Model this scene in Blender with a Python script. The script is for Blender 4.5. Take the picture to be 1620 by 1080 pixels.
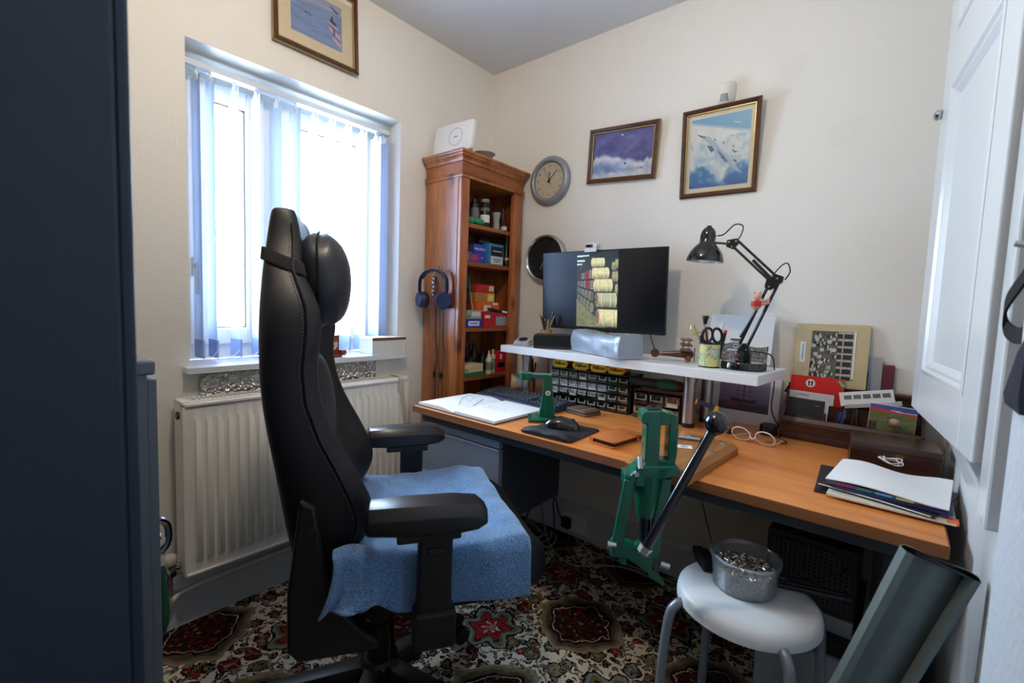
import bpy, bmesh, math, random
import numpy as np
from mathutils import Matrix, Vector, noise, Euler
random.seed(7)
SC = bpy.context.scene
for o in list(bpy.data.objects): bpy.data.objects.remove(o)
COL = SC.collection
R = math.radians
PI = math.pi

# ------------------------------------------------------------------ camera
cam_data = bpy.data.cameras.new('camera'); cam = bpy.data.objects.new('camera', cam_data); COL.objects.link(cam)
cam_data.sensor_width = 36; cam_data.lens = 16.31; cam_data.clip_start = 0.02
rt = Vector((0.765210, 0.642735, 0.036689)); up = Vector((-0.077961, 0.035946, 0.996308)); fw = Vector((-0.639043, 0.765245, -0.077615))
cam.matrix_world = Matrix(((rt.x, up.x, -fw.x, 1.8307), (rt.y, up.y, -fw.y, -1.9539), (rt.z, up.z, -fw.z, 1.1374), (0, 0, 0, 1)))
cam_data.dof.use_dof = True; cam_data.dof.focus_distance = 1.9; cam_data.dof.aperture_fstop = 4.5
SC.camera = cam

# ------------------------------------------------------------------ sky, view, render behaviour
world = bpy.data.worlds.new('overcast_sky'); SC.world = world; world.use_nodes = True
bg = world.node_tree.nodes['Background']; bg.inputs[0].default_value = (0.66, 0.83, 1.0, 1); bg.inputs[1].default_value = 36.0
SC.view_settings.view_transform = 'Standard'; SC.view_settings.look = 'None'
SC.view_settings.exposure = 0.45; SC.view_settings.gamma = 1.0
SC.cycles.use_denoising = True; SC.cycles.max_bounces = 10; SC.cycles.diffuse_bounces = 6; SC.cycles.glossy_bounces = 4
SC.cycles.transmission_bounces = 8; SC.cycles.transparent_max_bounces = 12; SC.cycles.sample_clamp_indirect = 6.0
SC.cycles.caustics_reflective = False; SC.cycles.caustics_refractive = False
# daylight enters through the window opening: a portal steers sky sampling there (it gives no light of its own)
pd = bpy.data.lights.new('window_portal', 'AREA'); pd.shape = 'RECTANGLE'; pd.size = 1.06; pd.size_y = 0.84
pd.cycles.is_portal = True
po = bpy.data.objects.new('window_portal', pd); COL.objects.link(po)
po.location = (-0.31, -1.038, 1.43); po.rotation_euler = (0, R(-90), 0)
# warm ceiling pendant bulb, above the frame
WARM = bpy.data.lights.new('pendant_bulb_light', 'POINT'); WARM.energy = 17; WARM.color = (1.0, 0.82, 0.62); WARM.shadow_soft_size = 0.045
wl = bpy.data.objects.new('pendant_bulb_light', WARM); COL.objects.link(wl); wl.location = (1.06, -1.46, 2.24)

# ------------------------------------------------------------------ helpers
def s(r, g=None, b=None):
    if g is None: r, g, b = r
    f = lambda c: (c/255)/12.92 if c/255 <= 0.04045 else ((c/255+0.055)/1.055)**2.4
    return (f(r), f(g), f(b), 1)

class MB:
    """collects vertices and faces of one mesh"""
    def __init__(self, M=None): self.v = []; self.f = []; self.c = None; self.M = M
    def add(self, vs, fs, M=None):
        o = len(self.v)
        for p in vs:
            p = Vector(p)
            if M is not None: p = M @ p
            if self.M is not None: p = self.M @ p
            self.v.append(p)
        self.f += [tuple(i+o for i in f) for f in fs]; return self
    def box(self, x0, x1, y0, y1, z0, z1, M=None):
        return self.add([(x0,y0,z0),(x1,y0,z0),(x1,y1,z0),(x0,y1,z0),(x0,y0,z1),(x1,y0,z1),(x1,y1,z1),(x0,y1,z1)],
                        [(0,3,2,1),(4,5,6,7),(0,1,5,4),(1,2,6,5),(2,3,7,6),(3,0,4,7)], M)
    def cbox(self, c, d, M=None):
        return self.box(c[0]-d[0]/2, c[0]+d[0]/2, c[1]-d[1]/2, c[1]+d[1]/2, c[2]-d[2]/2, c[2]+d[2]/2, M)
    def cyl(self, p0, p1, r0, r1=None, n=16, caps=True, M=None):
        if r1 is None: r1 = r0
        p0 = Vector(p0); p1 = Vector(p1); d = (p1-p0).normalized()
        a = d.orthogonal().normalized(); b = d.cross(a); vs = []
        for p, r in ((p0, r0), (p1, r1)):
            for i in range(n):
                t = 2*PI*i/n; vs.append(p + (a*math.cos(t)+b*math.sin(t))*r)
        fs = [(i, (i+1) % n, n+(i+1) % n, n+i) for i in range(n)]
        if caps: fs += [tuple(range(n-1, -1, -1)), tuple(range(n, 2*n))]
        return self.add(vs, fs, M)
    def tube(self, pts, r, n=8, closed=False, M=None, flat=None):
        pts = [Vector(p) for p in pts]; m = len(pts); vs = []; prev = None
        rs = r if isinstance(r, (list, tuple)) else [r]*m
        for i in range(m):
            t = (pts[(i+1) % m]-pts[i-1]) if closed else (pts[min(i+1, m-1)]-pts[max(i-1, 0)])
            if t.length < 1e-9: t = Vector((0,0,1))
            t.normalize()
            if prev is None: a = t.orthogonal().normalized()
            else:
                a = prev - t*prev.dot(t)
                a = a.normalized() if a.length > 1e-6 else t.orthogonal().normalized()
            prev = a; b = t.cross(a)
            for k in range(n):
                q = 2*PI*k/n; vs.append(pts[i] + (a*math.cos(q)+b*math.sin(q)*(flat or 1))*rs[i])
        fs = []
        for i in range(m if closed else m-1):
            for k in range(n):
                j = (i+1) % m; fs.append((i*n+k, i*n+(k+1) % n, j*n+(k+1) % n, j*n+k))
        if not closed: fs += [tuple(range(n-1, -1, -1)), tuple((m-1)*n+k for k in range(n))]
        return self.add(vs, fs, M)
    def lathe(self, prof, n=24, M=None, c=(0,0,0), close=True):
        vs = []; m = len(prof)
        for r, z in prof:
            for i in range(n):
                t = 2*PI*i/n; vs.append((c[0]+r*math.cos(t), c[1]+r*math.sin(t), c[2]+z))
        fs = [(j*n+i, j*n+(i+1) % n, (j+1)*n+(i+1) % n, (j+1)*n+i) for j in range(m-1) for i in range(n)]
        if close:
            if prof[0][0] > 1e-5: fs.append(tuple(range(n-1, -1, -1)))
            if prof[-1][0] > 1e-5: fs.append(tuple((m-1)*n+i for i in range(n)))
        return self.add(vs, fs, M)
    def prism(self, poly, z0, z1, M=None):
        n = len(poly)
        return self.add([(x, y, z0) for x, y in poly]+[(x, y, z1) for x, y in poly],
                        [tuple(range(n-1, -1, -1)), tuple(range(n, 2*n))]+[(i, (i+1) % n, n+(i+1) % n, n+i) for i in range(n)], M)
    def ball(self, c, r, nu=16, nv=10, M=None):
        if not isinstance(r, (tuple, list)): r = (r, r, r)
        vs = [(c[0], c[1], c[2]-r[2])]
        for j in range(1, nv):
            p = -PI/2+PI*j/nv
            for i in range(nu):
                t = 2*PI*i/nu; vs.append((c[0]+r[0]*math.cos(p)*math.cos(t), c[1]+r[1]*math.cos(p)*math.sin(t), c[2]+r[2]*math.sin(p)))
        vs.append((c[0], c[1], c[2]+r[2])); k = len(vs)-1
        fs = [(0, 1+(i+1) % nu, 1+i) for i in range(nu)]
        fs += [(1+(j)*nu+i, 1+j*nu+(i+1) % nu, 1+(j+1)*nu+(i+1) % nu, 1+(j+1)*nu+i) for j in range(nv-2) for i in range(nu)]
        fs += [(1+(nv-2)*nu+i, 1+(nv-2)*nu+(i+1) % nu, k) for i in range(nu)]
        return self.add(vs, fs, M)
    def loft(self, rings, closed=True, caps=True, M=None):
        n = len(rings[0]); vs = [p for r in rings for p in r]; fs = []
        for j in range(len(rings)-1):
            for i in range(n if closed else n-1):
                fs.append((j*n+i, j*n+(i+1) % n, (j+1)*n+(i+1) % n, (j+1)*n+i))
        if caps and closed: fs += [tuple(range(n-1, -1, -1)), tuple((len(rings)-1)*n+i for i in range(n))]
        return self.add(vs, fs, M)

def finish(me, smooth=35, bevel=0, seg=2, recalc=True, subsurf=0):
    bm = bmesh.new(); bm.from_mesh(me)
    if recalc: bmesh.ops.recalc_face_normals(bm, faces=bm.faces)
    if bevel:
        es = [e for e in bm.edges if len(e.link_faces) == 2 and e.calc_face_angle(0) > R(32)]
        bmesh.ops.bevel(bm, geom=es, offset=bevel, segments=seg, affect='EDGES', clamp_overlap=True, profile=0.5)
    bm.to_mesh(me); bm.free()
    if smooth:
        me.polygons.foreach_set('use_smooth', [True]*len(me.polygons)); me.set_sharp_from_angle(angle=R(smooth))
    me.update()

def obj(name, mb, material, parent=None, smooth=35, bevel=0, seg=2, loc=None, rot=None, label=None):
    me = mb
    if isinstance(mb, MB):
        me = bpy.data.meshes.new(name); me.from_pydata(mb.v, [], mb.f)
        finish(me, smooth, bevel, seg)
    if material is not None and not me.materials: me.materials.append(material)
    o = bpy.data.objects.new(name, me); COL.objects.link(o)
    if parent is not None: o.parent = parent
    if loc is not None: o.location = loc
    if rot is not None: o.rotation_euler = rot
    if label: o['label'] = label
    return o

def thing(name, label, cat, loc=(0,0,0), rotz=0, group=None, rot=None):
    o = bpy.data.objects.new(name, None); COL.objects.link(o); o.empty_display_size = 0.02
    o.location = loc; o.rotation_euler = rot or (0, 0, rotz)
    o['label'] = label; o['category'] = cat
    if group: o['group'] = group
    return o
def tag(o, label, cat, group=None):
    o['label'] = label; o['category'] = cat
    if group: o['group'] = group
    return o
def struct(name, mb, material, parent=None, **k):
    o = obj(name, mb, material, parent, **k)
    if parent is None: o['kind'] = 'structure'
    return o
def share(name, src, parent, loc, rot=None, scale=None):
    o = bpy.data.objects.new(name, src.data if hasattr(src, 'data') else src); COL.objects.link(o); o.parent = parent; o.location = loc
    if rot is not None: o.rotation_euler = rot
    if scale is not None: o.scale = scale
    return o
def TR(x=0, y=0, z=0): return Matrix.Translation((x, y, z))
def RX(a): return Matrix.Rotation(a, 4, 'X')
def RY(a): return Matrix.Rotation(a, 4, 'Y')
def RZ(a): return Matrix.Rotation(a, 4, 'Z')
def rrect(w, h, r, n=5):
    """rounded rectangle outline centred on the origin"""
    out = []
    for cx, cy, a0 in ((w/2-r, h/2-r, 0), (-w/2+r, h/2-r, 90), (-w/2+r, -h/2+r, 180), (w/2-r, -h/2+r, 270)):
        for k in range(n+1):
            a = R(a0+90*k/n); out.append((cx+r*math.cos(a), cy+r*math.sin(a)))
    return out
def arc(cx, cy, r, a0, a1, n=12): return [(cx+r*math.cos(R(a0+(a1-a0)*k/n)), cy+r*math.sin(R(a0+(a1-a0)*k/n))) for k in range(n+1)]
def bez(p, n=16):
    """smooth curve through the points (Catmull-Rom)"""
    p = [Vector(q) for q in p]; out = []
    for i in range(len(p)-1):
        a = p[max(i-1, 0)]; b = p[i]; c = p[i+1]; d = p[min(i+2, len(p)-1)]
        for k in range(n):
            t = k/n; out.append(0.5*((2*b)+(c-a)*t+(2*a-5*b+4*c-d)*t*t+(3*b-a-3*c+d)*t**3))
    out.append(p[-1]); return out
def text_mb(txt, size, M=None, depth=0.0004, shear=0, mb=None, bold=0):
    cu = bpy.data.curves.new('lettering', 'FONT'); cu.body = txt; cu.size = size; cu.align_x = 'CENTER'; cu.align_y = 'CENTER'
    cu.extrude = depth; cu.shear = shear; cu.resolution_u = 3; cu.offset = bold
    to = bpy.data.objects.new('lettering', cu); COL.objects.link(to)
    bpy.context.view_layer.update()
    me = bpy.data.meshes.new_from_object(to)
    mb = mb or MB(); mb.add([v.co for v in me.vertices], [tuple(p.vertices) for p in me.polygons], M)
    bpy.data.objects.remove(to); bpy.data.curves.remove(cu); bpy.data.meshes.remove(me)
    return mb

# ------------------------------------------------------------------ materials
MATS = {}
def P(name, col, rough=0.5, metal=0.0, nz=None, bump=None, spec=0.5, trans=0.0, emis=None, coat=0, ior=1.45, sheen=0, alpha=None, rvar=0):
    """Principled material; nz=(scale, amount) mottles the colour, bump=(scale, strength[, stretch])"""
    if name in MATS: return MATS[name]
    m = bpy.data.materials.new(name); m.use_nodes = True; nt = m.node_tree; b = nt.nodes['Principled BSDF']
    if len(col) == 3: col = (*col, 1)
    b.inputs['Base Color'].default_value = col; b.inputs['Roughness'].default_value = rough; b.inputs['Metallic'].default_value = metal
    b.inputs['Specular IOR Level'].default_value = spec; b.inputs['Transmission Weight'].default_value = trans; b.inputs['IOR'].default_value = ior
    b.inputs['Coat Weight'].default_value = coat; b.inputs['Sheen Weight'].default_value = sheen
    if alpha is not None: b.inputs['Alpha'].default_value = alpha
    if emis: b.inputs['Emission Color'].default_value = (*emis[0][:3], 1); b.inputs['Emission Strength'].default_value = emis[1]
    if nz or bump or rvar:
        tc = nt.nodes.new('ShaderNodeTexCoord')
        if nz:
            n = nt.nodes.new('ShaderNodeTexNoise'); n.inputs['Scale'].default_value = nz[0]; n.inputs['Detail'].default_value = 5
            nt.links.new(tc.outputs['Object'], n.inputs['Vector'])
            mx = nt.nodes.new('ShaderNodeMix'); mx.data_type = 'RGBA'
            mx.inputs[6].default_value = tuple(c*(1-nz[1]) for c in col[:3])+(1,); mx.inputs[7].default_value = tuple(min(1, c*(1+nz[1])) for c in col[:3])+(1,)
            nt.links.new(n.outputs['Fac'], mx.inputs[0]); nt.links.new(mx.outputs[2], b.inputs['Base Color'])
        if bump:
            n = nt.nodes.new('ShaderNodeTexNoise'); n.inputs['Scale'].default_value = bump[0]; n.inputs['Detail'].default_value = 4
            if len(bump) > 2:
                mp = nt.nodes.new('ShaderNodeMapping'); mp.inputs['Scale'].default_value = bump[2]
                nt.links.new(tc.outputs['Object'], mp.inputs[0]); nt.links.new(mp.outputs[0], n.inputs['Vector'])
            else: nt.links.new(tc.outputs['Object'], n.inputs['Vector'])
            bp = nt.nodes.new('ShaderNodeBump'); bp.inputs['Strength'].default_value = bump[1]; bp.inputs['Distance'].default_value = 0.004
            nt.links.new(n.outputs['Fac'], bp.inputs['Height']); nt.links.new(bp.outputs[0], b.inputs['Normal'])
    MATS[name] = m; return m

def wood(name, c1, c2, grain=(2, 30, 30), rough=0.4, knots=False, coat=0.0, ring=6.0):
    """streaked wood; grain = coordinate scale per axis (small = along the grain)"""
    if name in MATS: return MATS[name]
    m = bpy.data.materials.new(name); m.use_nodes = True; nt = m.node_tree; b = nt.nodes['Principled BSDF']; L = nt.links.new
    tc = nt.nodes.new('ShaderNodeTexCoord'); mp = nt.nodes.new('ShaderNodeMapping'); mp.inputs['Scale'].default_value = grain
    L(tc.outputs['Object'], mp.inputs[0])
    n1 = nt.nodes.new('ShaderNodeTexNoise'); n1.inputs['Scale'].default_value = 1.0; n1.inputs['Detail'].default_value = 6; n1.inputs['Distortion'].default_value = 0.6
    L(mp.outputs[0], n1.inputs['Vector'])
    n2 = nt.nodes.new('ShaderNodeTexNoise'); n2.inputs['Scale'].default_value = ring; n2.inputs['Detail'].default_value = 3
    L(mp.outputs[0], n2.inputs['Vector'])
    mx = nt.nodes.new('ShaderNodeMath'); mx.operation = 'MULTIPLY_ADD'; mx.inputs[1].default_value = 0.35; L(n2.outputs['Fac'], mx.inputs[0]); L(n1.outputs['Fac'], mx.inputs[2])
    cr = nt.nodes.new('ShaderNodeValToRGB'); cr.color_ramp.elements[0].position = 0.45; cr.color_ramp.elements[0].color = c1
    cr.color_ramp.elements[1].position = 0.85; cr.color_ramp.elements[1].color = c2
    L(mx.outputs[0], cr.inputs[0]); out = cr.outputs[0]
    if knots:
        mp2 = nt.nodes.new('ShaderNodeMapping'); mp2.inputs['Scale'].default_value = knots; L(tc.outputs['Object'], mp2.inputs[0])
        vo = nt.nodes.new('ShaderNodeTexVoronoi'); vo.inputs['Scale'].default_value = 1.0; L(mp2.outputs[0], vo.inputs['Vector'])
        kr = nt.nodes.new('ShaderNodeValToRGB'); kr.color_ramp.elements[0].position = 0.07; kr.color_ramp.elements[0].color = (0.22, 0.18, 0.16, 1)
        kr.color_ramp.elements[1].position = 0.2; kr.color_ramp.elements[1].color = (1, 1, 1, 1); L(vo.outputs['Distance'], kr.inputs[0])
        mm = nt.nodes.new('ShaderNodeMix'); mm.data_type = 'RGBA'; mm.blend_type = 'MULTIPLY'; mm.inputs[0].default_value = 1
        L(out, mm.inputs[6]); L(kr.outputs[0], mm.inputs[7]); out = mm.outputs[2]
    L(out, b.inputs['Base Color']); b.inputs['Roughness'].default_value = rough; b.inputs['Coat Weight'].default_value = coat; b.inputs['Coat Roughness'].default_value = 0.2
    MATS[name] = m; return m

def print_mat(name, rough=0.35, emit=0.0):
    """flat print or screen: the colour is the mesh's own colour attribute"""
    if name in MATS: return MATS[name]
    m = bpy.data.materials.new(name); m.use_nodes = True; nt = m.node_tree; b = nt.nodes['Principled BSDF']
    a = nt.nodes.new('ShaderNodeVertexColor'); a.layer_name = 'Col'
    if emit:
        nt.links.new(a.outputs[0], b.inputs['Emission Color']); b.inputs['Emission Strength'].default_value = emit; b.inputs['Base Color'].default_value = (0.01, 0.01, 0.012, 1)
    else: nt.links.new(a.outputs[0], b.inputs['Base Color'])
    b.inputs['Roughness'].default_value = rough
    MATS[name] = m; return m
def raster(name, w, h, nx, ny, fn, material, parent, M=None):
    """flat printed sheet (x = width, z = height, facing -y) whose printed colour comes from fn(u, v arrays) -> rgb in 0..255"""
    u, v = np.meshgrid(np.linspace(0, 1, nx), np.linspace(0, 1, ny))
    rgb = np.clip(np.stack(fn(u, v), -1), 0, 255)/255.0
    lin = np.where(rgb <= 0.04045, rgb/12.92, ((rgb+0.055)/1.055)**2.4).reshape(-1, 3)
    co = np.stack([(u-0.5)*w, np.zeros_like(u), (v-0.5)*h], -1).reshape(-1, 3)
    if M is not None:
        A = np.array(M); co = co @ A[:3, :3].T + A[:3, 3]
    idx = np.arange(nx*ny).reshape(ny, nx)
    fs = np.stack([idx[:-1, :-1], idx[:-1, 1:], idx[1:, 1:], idx[1:, :-1]], -1).reshape(-1, 4)
    me = bpy.data.meshes.new(name); me.from_pydata(co.tolist(), [], fs.tolist())
    ca = me.color_attributes.new('Col', 'FLOAT_COLOR', 'POINT'); ca.data.foreach_set('color', np.concatenate([lin, np.ones((len(lin), 1))], 1).ravel().astype(np.float32))
    me.materials.append(material); o = bpy.data.objects.new(name, me); COL.objects.link(o); o.parent = parent
    return o
def fbm(u, v, sc=4, oct=5, seed=0):
    """vectorised value noise for prints"""
    out = np.zeros_like(u); amp = 0.5; rng = np.random.RandomState(seed)
    for k in range(oct):
        g = rng.rand(64, 64); x = (u*sc) % 63; y = (v*sc) % 63; xi = x.astype(int); yi = y.astype(int); fx = x-xi; fy = y-yi
        fx = fx*fx*(3-2*fx); fy = fy*fy*(3-2*fy)
        out += amp*((g[yi, xi]*(1-fx)+g[yi, (xi+1) % 64]*fx)*(1-fy)+(g[(yi+1) % 64, xi]*(1-fx)+g[(yi+1) % 64, (xi+1) % 64]*fx)*fy)
        amp *= 0.5; sc *= 2
    return out
def lerp(a, b, t): return [x*(1-t)+y*t for x, y in zip(a, b)]
# ------------------------------------------------------------------ node arithmetic for the carpet
class NE:
    nt = None
    def __init__(self, sock): self.s = sock
    @staticmethod
    def op(o, a, b=None, c=None):
        n = NE.nt.nodes.new('ShaderNodeMath'); n.operation = o
        for i, x in enumerate((a, b, c)):
            if x is None: continue
            if isinstance(x, NE): NE.nt.links.new(x.s, n.inputs[i])
            else: n.inputs[i].default_value = x
        return NE(n.outputs[0])
    def __add__(a, b): return NE.op('ADD', a, b)
    def __radd__(a, b): return NE.op('ADD', b, a)
    def __sub__(a, b): return NE.op('SUBTRACT', a, b)
    def __rsub__(a, b): return NE.op('SUBTRACT', b, a)
    def __mul__(a, b): return NE.op('MULTIPLY', a, b)
    def __rmul__(a, b): return NE.op('MULTIPLY', b, a)
    def abs(a): return NE.op('ABSOLUTE', a)
    def fract(a): return NE.op('FRACT', a)
    def lt(a, b): return NE.op('LESS_THAN', a, b)
    def gt(a, b): return NE.op('GREATER_THAN', a, b)
def nmix(f, a, b):
    n = NE.nt.nodes.new('ShaderNodeMix'); n.data_type = 'RGBA'
    NE.nt.links.new(f.s, n.inputs[0])
    for i, x in ((6, a), (7, b)):
        if isinstance(x, tuple): n.inputs[i].default_value = x
        else: NE.nt.links.new(x, n.inputs[i])
    return n.outputs[2]

def carpet_material():
    m = bpy.data.materials.new('patterned_carpet'); m.use_nodes = True; nt = m.node_tree; NE.nt = nt; b = nt.nodes['Principled BSDF']; L = nt.links.new
    tc = nt.nodes.new('ShaderNodeTexCoord')
    nz = nt.nodes.new('ShaderNodeTexNoise'); nz.inputs['Scale'].default_value = 26; nz.inputs['Detail'].default_value = 2; L(tc.outputs['Object'], nz.inputs['Vector'])
    vm = nt.nodes.new('ShaderNodeVectorMath'); vm.operation = 'SCALE'; vm.inputs['Scale'].default_value = 0.045; L(nz.outputs['Color'], vm.inputs[0])
    va = nt.nodes.new('ShaderNodeVectorMath'); va.operation = 'ADD'; L(tc.outputs['Object'], va.inputs[0]); L(vm.outputs[0], va.inputs[1])
    sp = nt.nodes.new('ShaderNodeSeparateXYZ'); L(va.outputs[0], sp.inputs[0]); X = NE(sp.outputs[0]); Y = NE(sp.outputs[1])
    def vor(scale, feat='F1', rnd=1.0, src=va):
        v = nt.nodes.new('ShaderNodeTexVoronoi'); v.inputs['Scale'].default_value = scale; v.feature = feat; v.inputs['Randomness'].default_value = rnd
        v.voronoi_dimensions = '2D'; L(src.outputs[0], v.inputs['Vector']); return v
    cream = s(226, 216, 196); dark = s(34, 22, 22); maroon = s(112, 22, 30); red = s(150, 38, 44); olive = s(112, 100, 58); slate = s(126, 136, 134); taupe = s(150, 132, 108)
    col = cream
    # scattered leaves and small blossoms, each outlined
    def layer(col, scale, big, outline, ramp, rnd=0.9):
        v = vor(scale, rnd=rnd); d = NE(v.outputs['Distance'])
        sx = nt.nodes.new('ShaderNodeSeparateColor'); L(v.outputs['Color'], sx.inputs[0]); k = NE(sx.outputs[0]); k2 = NE(sx.outputs[1])
        cr = nt.nodes.new('ShaderNodeValToRGB'); cr.color_ramp.interpolation = 'CONSTANT'; els = cr.color_ramp.elements
        els[0].color = ramp[0]; els[0].position = 0; els[1].color = ramp[1]; els[1].position = 1/len(ramp)
        for i, c in enumerate(ramp[2:]): e = els.new((i+2)/len(ramp)); e.color = c
        L(k.s, cr.inputs[0])
        size = k2*big*0.6+big*0.6
        col = nmix(d.lt(size), col, dark); col = nmix(d.lt(size-outline), col, cr.outputs[0])
        col = nmix(d.lt(size*0.28), col, ramp[-1]); return col
    col = layer(col, 12, 0.34, 0.075, [olive, maroon, taupe, slate, red, dark, taupe])
    col = layer(col, 26, 0.30, 0.09, [maroon, taupe, red, olive, dark, slate])
    col = layer(col, 44, 0.26, 0.09, [taupe, maroon, dark, olive, taupe, slate])
    e = vor(9, 'DISTANCE_TO_EDGE'); col = nmix(NE(e.outputs['Distance']).lt(0.022), col, s(110, 96, 78))
    # large blossom between the medallions
    Pd = 0.46
    fx = ((X-(0.846-0.0225))*(1/Pd)+0.5).fract()-0.5; fy = ((Y-(-0.734-0.0225))*(1/Pd)+0.5).fract()-0.5
    r = NE.op('SQRT', fx*fx+fy*fy); an = NE.op('ARCTAN2', fy, fx); pet = NE.op('COSINE', an*6.0)*0.035
    rr = r+pet
    for lim, c in ((0.215, dark), (0.195, slate), (0.165, olive), (0.135, dark), (0.12, red), (0.075, maroon), (0.045, cream), (0.025, red)):
        col = nmix(rr.lt(lim), col, c)
    # dark diamond medallions
    mx = ((X-(1.07-0.0225))*(1/Pd)+0.5).fract()-0.5; my = ((Y-(-0.50-0.0225))*(1/Pd)+0.5).fract()-0.5
    dm = (mx.abs()+my.abs())*0.62+NE.op('MAXIMUM', mx.abs(), my.abs())*0.38
    v2 = vor(46); v2d = NE(v2.outputs['Distance']); v3 = vor(24)
    inner = nmix(v2d.lt(0.24), dark, maroon); inner = nmix(NE(v3.outputs['Distance']).lt(0.12), inner, olive)
    for lim, c in ((0.37, taupe), (0.345, s(118, 108, 84)), (0.315, s(84, 70, 54)), (0.275, s(30, 22, 22)), (0.247, s(196, 196, 186)), (0.240, inner)):
        col = nmix(dm.lt(lim), col, c)
    col = nmix(dm.lt(0.07), col, s(70, 20, 26)); col = nmix(dm.lt(0.05), col, dark); col = nmix(dm.lt(0.025), col, olive)
    fz = nt.nodes.new('ShaderNodeTexNoise'); fz.inputs['Scale'].default_value = 420; fz.inputs['Detail'].default_value = 2; L(tc.outputs['Object'], fz.inputs['Vector'])
    mu = nt.nodes.new('ShaderNodeMix'); mu.data_type = 'RGBA'; mu.blend_type = 'MULTIPLY'; mu.inputs[0].default_value = 0.3
    L(col, mu.inputs[6]); L(fz.outputs['Color'], mu.inputs[7])
    L(mu.outputs[2], b.inputs['Base Color']); b.inputs['Roughness'].default_value = 1.0; b.inputs['Specular IOR Level'].default_value = 0.1
    bp = nt.nodes.new('ShaderNodeBump'); bp.inputs['Strength'].default_value = 0.5; bp.inputs['Distance'].default_value = 0.004; L(fz.outputs['Fac'], bp.inputs['Height']); L(bp.outputs[0], b.inputs['Normal'])
    return m

def wallpaper(name, col):
    m = bpy.data.materials.new(name); m.use_nodes = True; nt = m.node_tree; b = nt.nodes['Principled BSDF']; L = nt.links.new
    tc = nt.nodes.new('ShaderNodeTexCoord')
    hs = []
    for sc, wgt in (((28, 28, 170), 0.6), ((160, 160, 260), 0.35)):
        mp = nt.nodes.new('ShaderNodeMapping'); mp.inputs['Scale'].default_value = sc; L(tc.outputs['Object'], mp.inputs[0])
        n = nt.nodes.new('ShaderNodeTexNoise'); n.inputs['Scale'].default_value = 1; n.inputs['Detail'].default_value = 3; L(mp.outputs[0], n.inputs['Vector'])
        k = nt.nodes.new('ShaderNodeMath'); k.operation = 'MULTIPLY'; k.inputs[1].default_value = wgt; L(n.outputs['Fac'], k.inputs[0]); hs.append(k)
    ad = nt.nodes.new('ShaderNodeMath'); ad.operation = 'ADD'; L(hs[0].outputs[0], ad.inputs[0]); L(hs[1].outputs[0], ad.inputs[1])
    bp = nt.nodes.new('ShaderNodeBump'); bp.inputs['Strength'].default_value = 0.32; bp.inputs['Distance'].default_value = 0.004; L(ad.outputs[0], bp.inputs['Height']); L(bp.outputs[0], b.inputs['Normal'])
    b.inputs['Base Color'].default_value = col; b.inputs['Roughness'].default_value = 0.62; b.inputs['Specular IOR Level'].default_value = 0.3
    return m
WP = wallpaper('embossed_wallpaper', s(232, 229, 221))
CEIL = P('ceiling_paint', s(218, 219, 220), 0.9, bump=(60, 0.1))
GLOSS = P('white_gloss_paint', s(204, 209, 214), 0.22, bump=(22, 0.05), nz=(3, 0.02))
UPVC = P('white_window_plastic', s(236, 240, 242), 0.28)
PLASTER = P('rough_white_plaster', s(190, 197, 206), 0.75, bump=(55, 1.0))

XR = 1.965; H = 2.4; YF = -2.75
struct('floor', MB().box(-0.0, XR+0.3, YF, 0, -0.05, 0), carpet_material(), smooth=0)
struct('ceiling', MB().box(-0.3, XR+0.4, YF-0.1, 0.2, H, H+0.06), CEIL, smooth=0)
wb = struct('wall_back', MB().box(-0.3, XR+0.4, 0, 0.1, -0.05, H), WP, smooth=0)
WY0, WY1, WZ0, WZ1 = -1.455, -0.615, 0.893, 1.96
m = MB()
for y0, y1, z0, z1 in ((YF, WY0, -0.05, H), (WY1, 0.0, -0.05, H), (WY0, WY1, -0.05, WZ0-0.022), (WY0, WY1, WZ1, H)): m.box(-0.30, 0, y0, y1, z0, z1)
wlft = struct('wall_left', m, WP, smooth=0)
# right wall: flush below, cupboard opening above the desk; nearer to the camera a rougher plaster stretch
m = MB(); m.box(XR, XR+0.35, -1.06, 0, -0.05, 0.83); m.box(XR+0.12, XR+0.35, -1.06, 0, 0.83, H)
m.box(XR, XR+0.12, -0.36, 0, 0.83, H)
wr = struct('wall_right', m, P('satin_white_wall', s(202, 208, 214), 0.5, bump=(40, 0.12)), smooth=0)
struct('wall_right_near', MB().box(XR-0.012, XR+0.35, YF, -1.06, -0.05, H), PLASTER, smooth=0)
struct('wall_front', MB().box(-0.3, XR+0.4, YF-0.1, YF, -0.05, H), WP, smooth=0)
# embossed wallpaper motifs (pairs of nested squares, lattice patches)
MOT = P('wallpaper_emboss', s(234, 231, 223), 0.5)
def ring_sq(mb, M, a, t, d=0.0009):
    for x0, x1, z0, z1 in ((-a, a, a-t, a), (-a, a, -a, -a+t), (-a, -a+t, -a+t, a-t), (a-t, a, -a+t, a-t)): mb.box(x0, x1, -d, 0.0, z0, z1, M)
def motif_squares():
    m = MB()
    for dx, dz in ((0, 0.026), (0.006, -0.026)):
        M = TR(dx, 0, dz); ring_sq(m, M, 0.021, 0.003); ring_sq(m, M, 0.009, 0.003)
    return m
def motif_lattice(w=0.05, h=0.045):
    m = MB(); n = 6
    for k in range(-n, n+1):
        for sg in (1, -1):
            c = k*2*w/n/1.2; pts = []
            t0, t1 = max(-w, (-h*sg*1.0)+c if sg > 0 else c-h), min(w, c+h)
            t0 = max(-w, c-h); t1 = min(w, c+h)
            if t1-t0 > 0.012: m.cyl((t0, 0, sg*(t0-c)), (t1, 0, sg*(t1-c)), 0.0011, n=4)
    return m
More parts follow.
